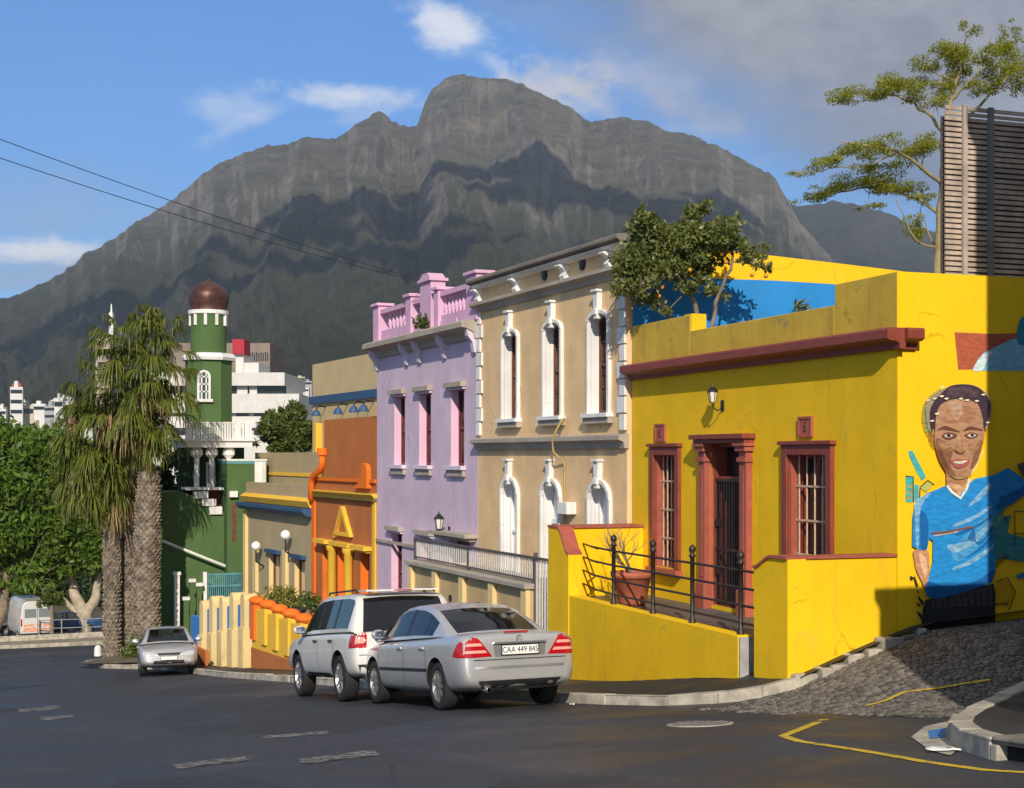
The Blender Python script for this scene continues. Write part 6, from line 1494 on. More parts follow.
e_ = end(0, .905, -1, .008); mb = MB().mat(M_CHR); P = [(.04*cos(2*pi*k/16), e_.y, .905+.04*sin(2*pi*k/16)) for k in range(17)]; mb.tube(P, .006, 6)
for a in (90, 210, 330): mb.tube([(0, e_.y, .905), (.04*cos(radians(a)), e_.y, .905+.04*sin(radians(a)))], .005, 5)
mb.build('emblem', None, SAL_R)
mb = MB().mat(M_CHR); mb.lathe([(.03, -.1), (.036, -.1), (.036, .25), (.03, .25)], (-.48, -2.22, .27), 14, 'y'); mb.build('exhaust_pipe', None, SAL_R, smooth=True)
# ---- white off-roader in front of it
SUV = dict(L=4.50, W=1.90, r=.375, tw=.24, wb=2.66, spokes=5, sill=.42, belt=1.10, gap=.07,
    body=[(-2.16, .80, .50, .98, 1.0), (-2.15, .86, .44, 1.08, 1.09), (-2.08, .92, .40, 1.12, 1.13), (-1.7, .945, .36, 1.13, 1.14), (-.8, .95, .34, 1.12, 1.13), (0, .95, .34, 1.11, 1.12), (.9, .95, .34, 1.09, 1.11), (1.15, .95, .35, 1.07, 1.11), (1.6, .945, .38, 1.03, 1.07), (2.05, .92, .42, .97, 1.0), (2.22, .86, .46, .88, .90), (2.27, .80, .52, .78, .79)],
    gh=[(-2.10, 1.12, .84, .88, 1.11), (-2.05, 1.25, .815, .905, 1.115), (-1.98, 1.45, .78, .91, 1.115), (-1.90, 1.63, .745, .915, 1.115), (-1.80, 1.71, .73, .915, 1.115), (-1.5, 1.745, .72, .915, 1.115), (-.6, 1.755, .72, .915, 1.11), (.1, 1.735, .72, .915, 1.10), (.4, 1.68, .725, .915, 1.095), (.65, 1.55, .745, .91, 1.09), (.95, 1.33, .79, .905, 1.085), (1.2, 1.13, .83, .89, 1.075), (1.27, 1.07, .85, .87, 1.06)],
    rw=(-2.09, -1.86), ws=(.38, 1.2), sw=[(-1.85, -1.1), (-.98, -.16), (-.06, .85)], seats=(-.75, .15), doors=[(-1.05, -.1), (-.1, .95)], mirror=.70, glass=M_CGL, side_glass=M_CGD, rear_glass=M_CGD, handle=M_BLK)
M_WPNT = carpaint('white_paint', (.66, .65, .62), .05, .28)
p1 = ground_at(346, 702)
R, body, side, end, decal = car('white_suv', 'white boxy off-roader with black wheel arches shadowed, parked ahead of the silver saloon', 'car', car_at(p1, radians(3), SUV, -1), radians(3), SUV, M_WPNT)
R['label'] = 'white boxy off-roader with dark rear windows, parked just ahead of the silver saloon'
for s_ in (-1, 1):
    decal('tail_light', [(s_*.93, .86), (s_*.70, .86), (s_*.68, 1.10), (s_*.88, 1.10)], lambda x, z, o: end(x, z, -1, o), M_TAIL, R)
    decal('lens_stripe', [(s_*.88, .93), (s_*.73, .93), (s_*.73, 1.03), (s_*.86, 1.03)], lambda x, z, o: end(x, z, -1, o+.004), M_TAILW, R)
    decal('tail_light', [(-2.13, .86), (-1.93, .86), (-1.98, 1.1), (-2.11, 1.1)], lambda y, z, o: side(y, z, s_, o), M_TAIL, R)
    mb = MB().mat(M_BLK); mb.tube([(s_*.66, -1.6, 1.735), (s_*.66, -1.55, 1.785), (s_*.66, .0, 1.785), (s_*.66, .05, 1.745)], .016, 6); mb.build('roof_rail', None, R)
    decal('headlight', [(s_*.50, .78), (s_*.85, .80), (s_*.85, .95), (s_*.5, .93)], lambda x, z, o: end(x, z, 1, o), M_HEAD, R)
    decal('sill_trim', [(-.92, .36), (.92, .36), (.92, .45), (-.92, .45)], lambda y, z, o: side(y, z, s_, .008), M_BLK, R)
decal('bumper_trim', [(-.80, .46), (.80, .46), (.84, .60), (-.84, .60)], lambda x, z, o: end(x, z, -1, .008), M_BLK, R)
decal('tailgate_line', [(-.82, .74), (.82, .74), (.82, .752), (-.82, .752)], lambda x, z, o: end(x, z, -1, .003), M_BLK, R)
decal('emblem', [(-.50+.06*cos(2*pi*k/16), .98+.032*sin(2*pi*k/16)) for k in range(16)], lambda x, z, o: end(x, z, -1, o), pm('green_oval', (.10, .14, .10), .3, metal=.5), R)
decal('plate_recess_patch', [(-.30, .80), (.30, .80), (.32, .95), (-.32, .95)], lambda x, z, o: end(x, z, -1, .003), M_BLK, R); plate(R, end, 0, .865, -1, None)
mb = MB().mat(M_WPNT); mb.prism([(-1.98, 1.745), (-1.55, 1.755), (-1.55, 1.785), (-1.96, 1.775)], 'x', -.62, .62); mb.mat(M_TAIL); mb.box(-.15, .15, -1.985, -1.975, 1.752, 1.768); mb.build('spoiler', None, R, bevel=.01)
# ---- small silver car facing the camera, and cars beyond the trees
HAT = dict(SAL); HAT.update(L=4.3, W=1.70, r=.30, wb=2.55, spokes=8, trim=.5, body=[(y*.95, w_*.982, zb, zs, zt) for y, w_, zb, zs, zt in SAL['body']], gh=[(g[0]*.95, g[1]*1.0, g[2]*.97, g[3]*.98, g[4]) for g in SAL['gh']], rw=(-1.48, -.70), ws=(.52, 1.26), sw=[(-.74, -.11), (-.02, .95)], doors=[(-.92, -.06), (-.06, 1.0)], mirror=.78)
def front(R, end, decal, dark=M_BLK):
    for s_ in (-1, 1):
        decal('headlight', [(s_*.36, .575), (s_*.62, .56), (s_*.76, .60), (s_*.76, .70), (s_*.60, .70), (s_*.40, .665)], lambda x, z, o: end(x, z, 1, o), M_HEAD, R)
        decal('fog_light', [(s_*.50, .40), (s_*.62, .40), (s_*.62, .47), (s_*.50, .47)], lambda x, z, o: end(x, z, 1, o), M_HEAD, R)
    decal('grille', [(-.30, .585), (.30, .585), (.34, .655), (-.34, .655)], lambda x, z, o: end(x, z, 1, o), dark, R)
    decal('lower_intake', [(-.46, .34), (.46, .34), (.42, .44), (-.42, .44)], lambda x, z, o: end(x, z, 1, o), dark, R); plate(R, end, 0, .505, 1, None, .46, .10)
pf = ground_at(175, 675.5); hd = pi-radians(4.5)
R, body, side, end, decal = car('silver_hatchback', 'small silver car facing the viewer, parked at the kerb before the palms', 'car', Vector((pf.x, pf.y+2.1, 0)), hd, HAT, M_SILV); front(R, end, decal)
def far_car(nm, px, py, hd, sp, m, label):
    p = at(px, py, 88); p.z = 0
    R, b_, s2, e2, d2 = car(nm, label, 'car', p, hd, sp, m, 'cars parked beyond the far pavement'); front(R, e2, d2); R.location.z = G(p.x, p.y)
far_car('blue_car', 66, 640, radians(88), HAT, carpaint('blue_paint_car', (.015, .06, .16), .2, .3), 'blue car parked behind the pale forked tree trunk beyond the cross road')
far_car('white_car', -16, 640, radians(88), HAT, M_WPNT, 'white car half cut off at the left edge beyond the cross road')
# ---- white delivery van beyond the cross road, seen from behind
p = at(29, 636, 86.6); hd = radians(9)
R = empty('delivery_van', (p.x, p.y, G(p.x, p.y)), hd, 'white high-roofed delivery van with orange stripes, seen from behind under the trees', 'van')
mb = MB().mat(M_WPNT); sec = [(-.90, .35), (.90, .35), (.96, .60), (.96, 1.25), (.88, 1.95), (.78, 2.25), (.55, 2.36), (-.55, 2.36), (-.78, 2.25), (-.88, 1.95), (-.96, 1.25), (-.96, .60)]
mb.prism(sec, 'y', -2.6, 1.5); mb.prism([(x*.99, z) for x, z in sec if z < 2.0]+[], 'y', 1.5, 1.9); mb.add([(-.9, 1.9, .35), (.9, 1.9, .35), (.9, 1.9, 1.2), (-.9, 1.9, 1.2), (-.85, 2.7, .4), (.85, 2.7, .4), (.8, 2.7, .95), (-.8, 2.7, .95)], [(4, 5, 6, 7), (0, 1, 5, 4), (1, 2, 6, 5), (2, 3, 7, 6), (3, 0, 4, 7)]); mb.build('body', None, R, bevel=.05)
mb = MB().mat(paint('orange_stripe', (.72, .20, .04), (.7, .62, .55), .40, .56)); mb.box(-.80, .80, -2.612, -2.60, .62, .86); mb.box(-.74, -.2, -2.612, -2.60, .92, 1.04); mb.box(.0, .74, -2.612, -2.60, .92, 1.04); mb.build('stripe', None, R)
mb = MB().mat(M_CGD)
for x in (-.72, .06): mb = MB().mat(pm('van_window', (.20, .22, .23), .1)); mb.box(x, x+.66, -2.615, -2.60, 1.42, 1.92); mb.build('rear_window', None, R)
mb = MB().mat(M_BLK); mb.box(-.008, .008, -2.618, -2.60, .5, 2.25); mb.box(-.94, .94, -2.72, -2.6, .38, .52); mb.build('bumper', None, R)
for s_ in (-1, 1):
    mb = MB().mat(M_TAIL); mb.box(s_*.86, s_*.94, -2.615, -2.55, .95, 1.35); mb.build('tail_light', None, R)
    for y in (-1.6, 1.7): wheel(R, s_*.84, y, .34, .22, 6, s_)
# ------------------------------------------------------------------ trees
M_BARK = worn('grey_brown_bark', (.22, .17, .12), .95, .35, 5, bump=.8); M_BARKP = worn('pale_bark', (.40, .33, .25), .9, .3, 2.5, bump=.6)
M_LF_TREE = leafmat('fresh_green_leaf', (.065, .135, .014), (.17, .25, .035), .4); M_LF_DARK = leafmat('dark_green_leaf', (.022, .05, .014), (.06, .10, .026), .25); M_LF_FICUS = leafmat('hedge_leaf', (.05, .085, .014), (.13, .16, .032), .3)
M_LF_CIT = leafmat('citrus_leaf', (.065, .10, .02), (.25, .26, .085), .35, .4); M_LF_ACA = leafmat('acacia_leaf', (.15, .19, .012), (.36, .36, .04), .45); M_FRUIT = worn('citrus_fruit', (.58, .25, .03), .5, .12, 30)
def pxb(px, py, rx, ry, depth, dz=0., k=1.):
    """a leafy clump: centre and radii given in pixels at a depth"""
    s = depth/F; return at(px, py, depth+dz), (rx*s, rx*s*k, ry*s)
def tree(name, label, base, clumps, n, size, leaf, bark, trunk, cat='tree', group=None, seed=1, asp=.5, limbs=True, tn=8, fill=True, tuft=(.30, .52), twigs=5):
    """trunk: list of polylines [(point, radius)...]; clumps: (centre, radii)"""
    B = Vector(base); R = empty(name, B, 0, label, cat, group); rnd = random.Random(seed)
    mb = MB().mat(bark); ends = []
    for pl in trunk:
        if len(pl) > 2:      # round off the joints and let the limb wander a little
            q = []
            for i in range(len(pl)-1):
                p0, p1, p2, p3 = pl[max(0, i-1)][0], pl[i][0], pl[i+1][0], pl[min(len(pl)-1, i+2)][0]; L_s = (p2-p1).length
                for k in range(4):
                    t = k/4; v = .5*((2*p1)+(p2-p0)*t+(2*p0-5*p1+4*p2-p3)*t*t+(3*p1-p0-3*p2+p3)*t**3)
                    if k: v = v+Vector((rnd.gauss(0, 1), rnd.gauss(0, 1), rnd.gauss(0, 1)))*L_s*.025
                    q.append((v, pl[i][1]+(pl[i+1][1]-pl[i][1])*t))
            pl = q+[pl[-1]]
        mb.tube([p-B for p, r in pl], [r for p, r in pl], tn, cap=False); ends.append(pl)
    if limbs:
        for c, r in clumps:
            best = min(((p-c).length, p, rr) for pl in ends for p, rr in pl[max(1, len(pl)//2):])
            a = best[1]; m = a.lerp(c, .55)+Vector((rnd.gauss(0, .12), rnd.gauss(0, .12), .10))*best[0]*.3
            rr = max(.008, best[2]*.45)
            mb.tube([a-B, m-B, c-B], [rr, rr*.7, rr*.35], 6, cap=False)
            for k in range(twigs):
                d_ = Vector((rnd.gauss(0, 1)*r[0], rnd.gauss(0, 1)*r[1], rnd.gauss(0, 1)*r[2]))*.55; mb.tube([c-B, c-B+d_*.5+Vector((0, 0, .05*r[2])), c-B+d_], [rr*.4, rr*.25, rr*.1], 5, cap=False)
    mb.build('trunk', None, R, smooth=True)
    pts = []; rad = []
    for c, r in clumps:          # break each clump into smaller tufts so the outline stays uneven
        k = max(5, int(9*(r[0]*r[2]/(max(q[1][0]*q[1][2] for q in clumps)))+3)) if fill else 1
        for j in range(k):
            d_ = Vector((rnd.gauss(0, 1), rnd.gauss(0, 1), rnd.gauss(0, 1))).normalized()*(rnd.random()**.45)*.82 if fill else Vector((0, 0, 0))
            pts.append(tuple(c-B+Vector((d_.x*r[0], d_.y*r[1], d_.z*r[2])))); s_ = rnd.uniform(*tuft) if fill else 1
            rad.append((r[0]*s_, r[1]*s_, r[2]*s_*rnd.uniform(.75, 1.05)))
    leaf_clump('crown', leaf, pts, rad, n, size, R, seed=seed, asp=asp); return R
def gz(p, up=0.): return Vector((p.x, p.y, G(p.x, p.y)+up))
# big street tree at the left edge
D_ = 87
b_ = gz(at(-8, 620, D_)); tp_ = at(8, 560, D_)
tree('street_tree', 'big round bright green tree at the left edge, above the white van', b_, [pxb(*q, D_) for q in ((20, 455, 30, 38), (-12, 480, 34, 42), (45, 475, 26, 36), (5, 530, 46, 46), (45, 535, 36, 44), (-30, 540, 40, 40), (25, 575, 44, 20), (60, 500, 22, 40), (0, 500, 30, 40), (25, 500, 40, 40), (70, 560, 24, 22), (-10, 585, 30, 12), (15, 440, 34, 24), (45, 455, 34, 28), (-15, 450, 30, 30))], 44000, .22, M_LF_TREE, M_BARK, [[(b_, .35), (b_.lerp(tp_, .5)+Vector((.2, 0, 0)), .28), (tp_, .2)]], seed=3, tuft=(.40, .62))
b_ = gz(at(84, 632, D_+1)); c1, c2 = at(72, 580, D_+1), at(98, 582, D_+1)
tree('street_tree', 'leafy tree with a pale forked trunk between the round green tree and the palms', b_, [pxb(*q, D_+1) for q in ((85, 470, 26, 36), (70, 470, 26, 30), (70, 520, 30, 38), (105, 510, 26, 40), (85, 560, 34, 24), (110, 560, 22, 26), (60, 570, 24, 16), (130, 545, 20, 34), (95, 540, 30, 30))], 16000, .21, M_LF_TREE, M_BARKP,
     [[(b_, .55), (at(84, 612, D_+1), .5)], [(at(84, 614, D_+1), .42), (at(76, 598, D_+1), .34), (c1, .26), (at(72, 550, D_+1), .15)], [(at(86, 614, D_+1), .38), (at(95, 600, D_+1), .30), (c2, .22), (at(104, 550, D_+1), .12)], [(at(86, 618, D_+1), .3), (at(70, 606, D_+1), .18), (at(60, 596, D_+1), .1)]], seed=4, tuft=(.36, .58))
b_ = gz(at(52, 634, 84.5)); tree('clipped_tree', 'small round yellow-green tree standing beside the white van', b_, [pxb(*q, 84.5) for q in ((52, 598, 14, 9), (44, 602, 9, 7), (61, 601, 9, 7), (52, 592, 10, 6))], 1800, .12, M_LF_FICUS, M_BARK, [[(b_, .12), (at(52, 605, 84.5), .09)]], seed=5)
# trees behind, closing the end of the street
for k, (px, py, rx, ry, dp_, lb) in enumerate([(-30, 560, 60, 60, 125, 'dark spreading tree at the left edge, far behind the white van'), (70, 565, 60, 60, 130, 'dark tree behind the pale forked trunk'), (150, 560, 55, 70, 122, 'dark tree behind the three palm trunks'), (-120, 540, 70, 80, 118, 'dark tree beyond the left edge of the cross road'), (205, 545, 40, 60, 135, 'dark tree behind the green mosque')]):
    b_ = gz(at(px, 640, dp_)); tree('background_tree', lb, b_, [pxb(px+a*rx, py+b*ry, rx*.5, ry*.45, dp_) for a, b in ((0, -.5), (-.5, 0), (.5, 0), (-.1, .3), (.3, -.4), (-.4, -.45), (.5, .5), (-.5, .55), (0, .75))], 6500, .30, M_LF_DARK, M_BARK, [[(b_, .4), (at(px, py+ry*.4, dp_), .25)]], group='dark trees closing the end of the street', seed=30+k)
b_ = gz(at(174, 600, 59.5)); tree('mosque_shrub', 'dark shrub growing below the mosque balcony beside the palm crown', b_, [pxb(*q, 59.5) for q in ((176, 462, 15, 18), (166, 480, 14, 20), (182, 478, 9, 14), (168, 510, 12, 24))], 2600, .12, M_LF_DARK, M_BARK, [[(b_, .15), (at(172, 500, 59.5), .08)]], seed=8, cat='shrub')
b_ = at(285, 520, 78); tree('clipped_ficus', 'dense rounded green tree rising behind the sand coloured house', b_, [pxb(*q, 78) for q in ((292, 425, 20, 24), (275, 430, 16, 20), (304, 422, 14, 20), (262, 440, 12, 12), (288, 445, 26, 14), (306, 440, 14, 18), (282, 412, 9, 8), (285, 432, 26, 22))], 16000, .14, M_LF_FICUS, M_BARK, [[(b_, .25), (at(286, 450, 78), .15)]], seed=9)

# palms: scaly trunks, drooping fan leaves
M_PTRUNK = worn('palm_trunk', (.235, .19, .145), .95, .5, 4, bump=.6); M_PNECK = worn('palm_neck', (.36, .19, .08), .9, .25, 8)
M_FROND = leafmat('palm_frond', (.06, .095, .010), (.20, .215, .030), .35); M_DEAD = leafmat('dry_palm_frond', (.22, .155, .07), (.36, .27, .13), .2)
def palm(label, base, pts, radii, neck, crowns, seed):
    """pts: trunk axis; crowns: (centre, size, lean, n fronds)"""
    B = Vector(base); R = empty('palm_tree', B, 0, label, 'palm', 'palms at the kerb corner'); rnd = random.Random(seed)
    mb = MB().mat(M_PTRUNK); mb.tube([p-B for p in pts], [r*.93 for r in radii], 14)
    n = 60
    for i in range(n):           # leaf bases wrapped round the trunk
        t = (i+.5)/n*(len(pts)-1); j = min(int(t), len(pts)-2); f_ = t-j; c = pts[j].lerp(pts[j+1], f_)-B; r = radii[j]+(radii[j+1]-radii[j])*f_
        for k in range(13):
            a = 2*pi*(k+.5*(i % 2))/13+rnd.uniform(-.08, .08); rad_ = Vector((cos(a), sin(a), 0)); tn_ = Vector((-sin(a), cos(a), 0)); o = c+rad_*r*.90; h = .15+rnd.uniform(-.03, .04); w_ = r*.22
            mb.add([o-tn_*w_-Vector((0, 0, h*.5)), o+tn_*w_-Vector((0, 0, h*.5)), o+tn_*w_*.5+rad_*rnd.uniform(.05, .11)+Vector((0, 0, h*.4)), o-tn_*w_*.5+rad_*rnd.uniform(.05, .11)+Vector((0, 0, h*.4)), o+Vector((0, 0, h*.65))], [(0, 1, 2, 3), (3, 2, 4), (0, 3, 4), (1, 4, 2)])
    mb.build('trunk', None, R)
    if neck:
        mb = MB().mat(M_PNECK); mb.tube([p-B for p, r in neck], [r for p, r in neck], 10); mb.build('neck', None, R, smooth=True)
    VS = {0: [], 1: []}
    for c, s, lean, nf in crowns:
        c = c-B
        for q in range(nf):
            el = rnd.uniform(-1.0, 1.35) if rnd.random() < .75 else rnd.uniform(-1.3, -.4); az = rnd.uniform(0, 2*pi)
            d_ = Vector((cos(el)*cos(az), cos(el)*sin(az), sin(el)))+lean; d_.normalize()
            side_ = d_.cross(Vector((0, 0, 1))); side_ = side_.normalized() if side_.length > .01 else Vector((1, 0, 0)); upv = side_.cross(d_)
            dead = 1 if (el < -.75 and rnd.random() < .5) else 0; Lp = s*rnd.uniform(.40, .95)
            mid = c+d_*Lp*.6+Vector((0, 0, -.02*Lp)); hub = c+d_*Lp+Vector((0, 0, -.12*Lp)); w_ = .018*s
            VS[dead] += [c-side_*w_, c+side_*w_, hub+side_*w_*.6, hub-side_*w_*.6]
            Lb = s*rnd.uniform(.42, .82); m_ = 26
            for k in range(m_):
                a = (k/(m_-1)-.5)*2.5+rnd.gauss(0, .09); dr_ = (d_*cos(a)+side_*sin(a)+upv*.12*cos(a)).normalized(); L1 = Lb*(1-.18*abs(a))*rnd.uniform(.85, 1.1)
                p1_ = hub+dr_*L1*.5+Vector((0, 0, -.06*L1)); p2_ = hub+dr_*L1*.82+Vector((0, 0, -(.28+.25*rnd.random())*L1)); p3_ = p2_+Vector((dr_.x*.12, dr_.y*.12, -rnd.uniform(.1, 1.0)))*L1*.5
                nrm = dr_.cross(Vector((rnd.gauss(0, .4), rnd.gauss(0, .4), 1))).normalized()*(.014*s+.004)
                VS[dead] += [hub-nrm*.4, hub+nrm*.4, p1_+nrm, p1_-nrm, p1_-nrm, p1_+nrm, p2_+nrm*.8, p2_-nrm*.8, p2_-nrm*.8, p2_+nrm*.8, p3_+nrm*.15, p3_-nrm*.15]
    for k, nm, m in ((0, 'fronds', M_FROND), (1, 'dry_fronds', M_DEAD)):
        V_ = np.array([tuple(v) for v in VS[k]]); fastmesh(nm, V_, np.arange(len(V_)).reshape(-1, 4), m, R)
PD = 52.
def pt(px, py, d=None): return at(px, py, d or PD)
PD = 52.; bC = gz(at(147, 655, PD)); bA = gz(at(112, 640, PD+.8)); bB = gz(at(129, 645, PD+1.6)); kpx = PD/F
palm('tallest palm of the clump, slim brown neck above a thick scaly trunk', bC, [bC+Vector((0, 0, -.2)), pt(146, 600), pt(147, 540), pt(149, 472)], [15*kpx, 13.5*kpx, 13*kpx, 10.5*kpx], [(pt(149, 474), 5*kpx), (pt(148, 445), 4*kpx), (pt(146, 400), 4.5*kpx)],
     [(pt(147, 372), 1.55, Vector((.0, 0, -.1)), 34), (pt(143, 345), 1.55, Vector((-.25, 0, .5)), 46), (pt(128, 392), 1.5, Vector((-.5, 0, -.35)), 24), (pt(150, 412), 1.25, Vector((.1, 0, -.9)), 22)], 11)
palm('leftmost palm of the clump, with a thinner trunk and low drooping crown', bA, [bA+Vector((0, 0, -.3)), pt(112, 590, PD+.8), pt(112, 540, PD+.8), pt(110, 490, PD+.8)], [9*kpx, 8*kpx, 8*kpx, 7.5*kpx], None,
     [(pt(100, 432, PD+.8), 1.55, Vector((-.15, 0, -.15)), 44), (pt(86, 462, PD+.8), 1.4, Vector((-.3, 0, -.4)), 30), (pt(116, 470, PD+.8), 1.3, Vector((0, 0, -.7)), 26)], 12)
palm('middle palm trunk of the clump, squeezed between the other two palms', bB, [bB+Vector((0, 0, -.3)), pt(128, 590, PD+1.6), pt(128, 540, PD+1.6), pt(127, 485, PD+1.6)], [9*kpx, 9*kpx, 8.5*kpx, 8*kpx], None,
     [(pt(118, 425, PD+1.6), 1.35, Vector((-.1, .1, -.2)), 32), (pt(108, 392, PD+1.6), 1.4, Vector((-.35, 0, .1)), 26)], 13)
# bed, cone, bollard and weeds at the foot of the palms
mb = MB().mat(worn('planting_soil', (.13, .10, .07), .95, .4, 3)); c0 = (bA+bC)/2
for k in range(40): a = 2*pi*k/40; mb.v.append((c0.x+2.0*cos(a)*.85, c0.y+2.6*sin(a), G(c0.x+2.0*cos(a)*.85, c0.y+2.6*sin(a))+.17))
mb.v.append((c0.x, c0.y, c0.z+.42)); mb.f = [[k, (k+1) % 40, 40] for k in range(40)]; mb.mi = [0]*40; mb.sm = [True]*40
tag(mb.build('planting_bed', None), kind='structure')
q = gz(ground_at(133, 659), .15); R = empty('traffic_cone', q, 0, 'orange traffic cone standing at the foot of the palms', 'traffic cone')
mb = MB().mat(worn('cone_orange', (.62, .13, .03), .6, .15, 8)); mb.box(-.2, .2, -.2, .2, 0, .04); mb.lathe([(.16, .04), (.03, .72), (0, .72)], n=16); mb.build('cone', None, R, smooth=False); mb = MB().mat(M_WHT); mb.lathe([(.125, .26), (.085, .44)], (0, 0, 0), 16); mb.build('band', None, R)
q = gz(ground_at(98, 659), .13); R = empty('bollard', q, 0, 'short white painted stone at the kerb left of the palms', 'bollard'); mb = MB().mat(M_WHT); mb.lathe([(.16, 0), (.15, .30), (.10, .42), (0, .45)], n=10); mb.build('stone', None, R, smooth=True)
q = gz(at(134, 640, PD-.6), .35); R = empty('weed', q, 0, 'bright green weeds sprouting between the palm trunks', 'weed'); leaf_clump('leaves', M_LF_TREE, [(0, 0, .5), (.2, 0, .2), (-.2, .1, .1)], [(.25, .2, .3)]*3, 260, .11, R, asp=.3)
# fence on the far pavement
R = empty('street_fence', gz(at(30, 636, 84.0)), -.02, 'grey post and rail fence on the far pavement in front of the parked vehicles', 'fence'); M_GALV = worn('galvanised', (.25, .26, .26), .6, .2, 6)
for k in range(9): mb = MB().mat(M_GALV); mb.tube([(-4+k*1.25+4.5, 0, -.2), (-4+k*1.25+4.5, 0, 1.15)], .04, 6); mb.build('post', None, R)
for h in (.6, 1.08): mb = MB().mat(M_GALV); mb.tube([(.5, 0, h), (10.5, 0, h)], .03, 6); mb.build('rail', None, R)

# citrus tree on the roof terrace
CD = 26.2; b_ = at(700, 338, CD); b_.z = 1.3
C2 = [pxb(*q, CD, dz, 1.0) for *q, dz in ((700, 240, 40, 30, 0), (660, 250, 36, 34, 0), (622, 268, 16, 20, .1), (748, 246, 22, 14, .2), (690, 268, 30, 18, .3), (640, 285, 20, 18, -.3), (650, 230, 26, 24, 0), (690, 222, 28, 20, .2), (722, 238, 24, 20, -.1), (640, 265, 24, 26, .1), (672, 258, 22, 24, -.2), (628, 292, 20, 20, 0), (750, 262, 22, 14, .1), (706, 262, 22, 20, .2), (690, 288, 16, 18, -.2), (650, 298, 18, 16, .2), (715, 292, 14, 16, 0), (645, 212, 12, 10, 0), (768, 268, 10, 8, 0), (735, 222, 10, 8, .1), (618, 282, 10, 14, .1), (668, 310, 10, 10, 0), (704, 205, 12, 8, 0), (660, 240, 26, 22, .3), (700, 245, 26, 22, -.3), (636, 235, 16, 18, .2))]
CR = tree('citrus_tree', 'citrus tree with orange fruit growing on the roof terrace of the yellow house', b_, C2, 13500, .056, M_LF_CIT, M_BARK, [[(b_, .05), (at(697, 315, CD), .045), (at(688, 290, CD), .04), (at(672, 268, CD), .03), (at(655, 245, CD), .02)], [(b_+Vector((.25, 0, 0)), .045), (at(714, 318, CD), .04), (at(720, 292, CD), .035), (at(732, 262, CD), .025), (at(726, 240, CD), .018)], [(at(690, 294, CD), .03), (at(702, 262, CD), .025), (at(695, 230, CD), .015)]], seed=17, asp=.55)
for k, (px, py) in enumerate(((667, 254), (672, 246), (676, 256), (668, 265), (662, 287), (659, 296), (722, 254), (726, 262), (712, 253), (752, 275), (766, 276), (735, 247), (690, 270))):
    mb = MB().mat(M_FRUIT); c = at(px, py, CD-.28+.1*(k % 3))-b_; mb.ball(c, .042, 8, 6); mb.build('fruit', None, CR, smooth=True)
q = at(800, 310, 22.5); q.z = 1.75; R = empty('roof_plant', q, 0, 'spiky dark green plant showing above the parapet before the blue wall', 'plant'); leaf_clump('leaves', M_LF_CIT, [(0, 0, .42), (.12, 0, .32), (-.12, 0, .3), (.02, 0, .55)], [(.16, .16, .14)]*4, 200, .09, R, asp=.22, seed=5)

# thorn tree behind the screen
AD_ = 28.5; b_ = at(938, 330, AD_); sA = AD_/F
def P_(*l): return [(at(x, y, AD_+dz), r) for x, y, r, dz in l]
TRK = [P_((938, 330, .13, 0), (938, 262, .12, 0), (940, 215, .11, 0), (943, 180, .095, 0), (945, 135, .08, .1), (951, 100, .06, .1), (962, 66, .04, .1), (966, 38, .02, 0)), P_((943, 185, .06, 0), (922, 168, .05, -.3), (895, 150, .04, -.5), (862, 145, .025, -.6), (838, 142, .012, -.6)), P_((940, 215, .055, 0), (916, 198, .045, .3), (880, 188, .03, .5), (840, 192, .018, .5), (805, 200, .008, .4)),
       P_((945, 135, .05, .1), (926, 112, .04, .4), (898, 96, .028, .5), (860, 93, .016, .5), (830, 95, .007, .5)), P_((951, 100, .045, .1), (972, 80, .035, -.2), (986, 58, .025, -.3), (992, 36, .01, -.3)), P_((943, 150, .05, 0), (975, 110, .045, .3), (1000, 85, .03, .5), (1020, 60, .02, .5)), P_((938, 248, .035, 0), (916, 240, .025, -.2), (905, 218, .018, -.3), (896, 200, .01, -.3)), P_((895, 150, .03, -.5), (872, 165, .018, -.5), (830, 168, .012, -.5), (795, 176, .006, -.5)), P_((938, 255, .03, .2), (928, 232, .02, .3), (920, 212, .01, .4)), P_((920, 170, .025, -.2), (925, 150, .018, -.3), (915, 135, .01, -.3))]
AC = [pxb(x, y, rx, ry, AD_, dz, 1.4) for x, y, rx, ry, dz in ((848, 94, 22, 5, .5), (880, 92, 20, 6, .5), (905, 82, 18, 8, .4), (925, 70, 16, 9, .3), (950, 48, 14, 14, 0), (966, 32, 9, 8, 0), (985, 60, 16, 12, -.3), (1005, 48, 16, 12, .4), (1018, 70, 14, 14, .5), (1012, 28, 8, 8, .4), (940, 84, 16, 8, .2), (975, 85, 14, 7, -.2), (804, 172, 12, 4, -.5), (826, 166, 16, 6, -.5), (850, 150, 18, 6, -.6), (880, 146, 18, 8, -.5), (912, 150, 18, 9, -.3), (932, 140, 12, 8, -.2), (820, 192, 18, 5, .4), (848, 186, 20, 7, .5), (878, 182, 20, 8, .5), (905, 190, 18, 7, .3), (925, 196, 12, 6, .2), (868, 168, 16, 6, .3), (897, 168, 14, 6, .1), (935, 104, 12, 8, -.2), (918, 92, 16, 8, .2), (958, 70, 14, 12, .3), (1000, 80, 14, 10, -.3), (918, 226, 12, 12, 0), (870, 206, 16, 3, .3), (808, 199, 14, 3, .4))]
AC = [(c, (r[0]*1.3, r[1]*1.3, r[2]*1.7)) for c, r in AC]; TRK = [[(p, r*.72) for p, r in pl] for pl in TRK]
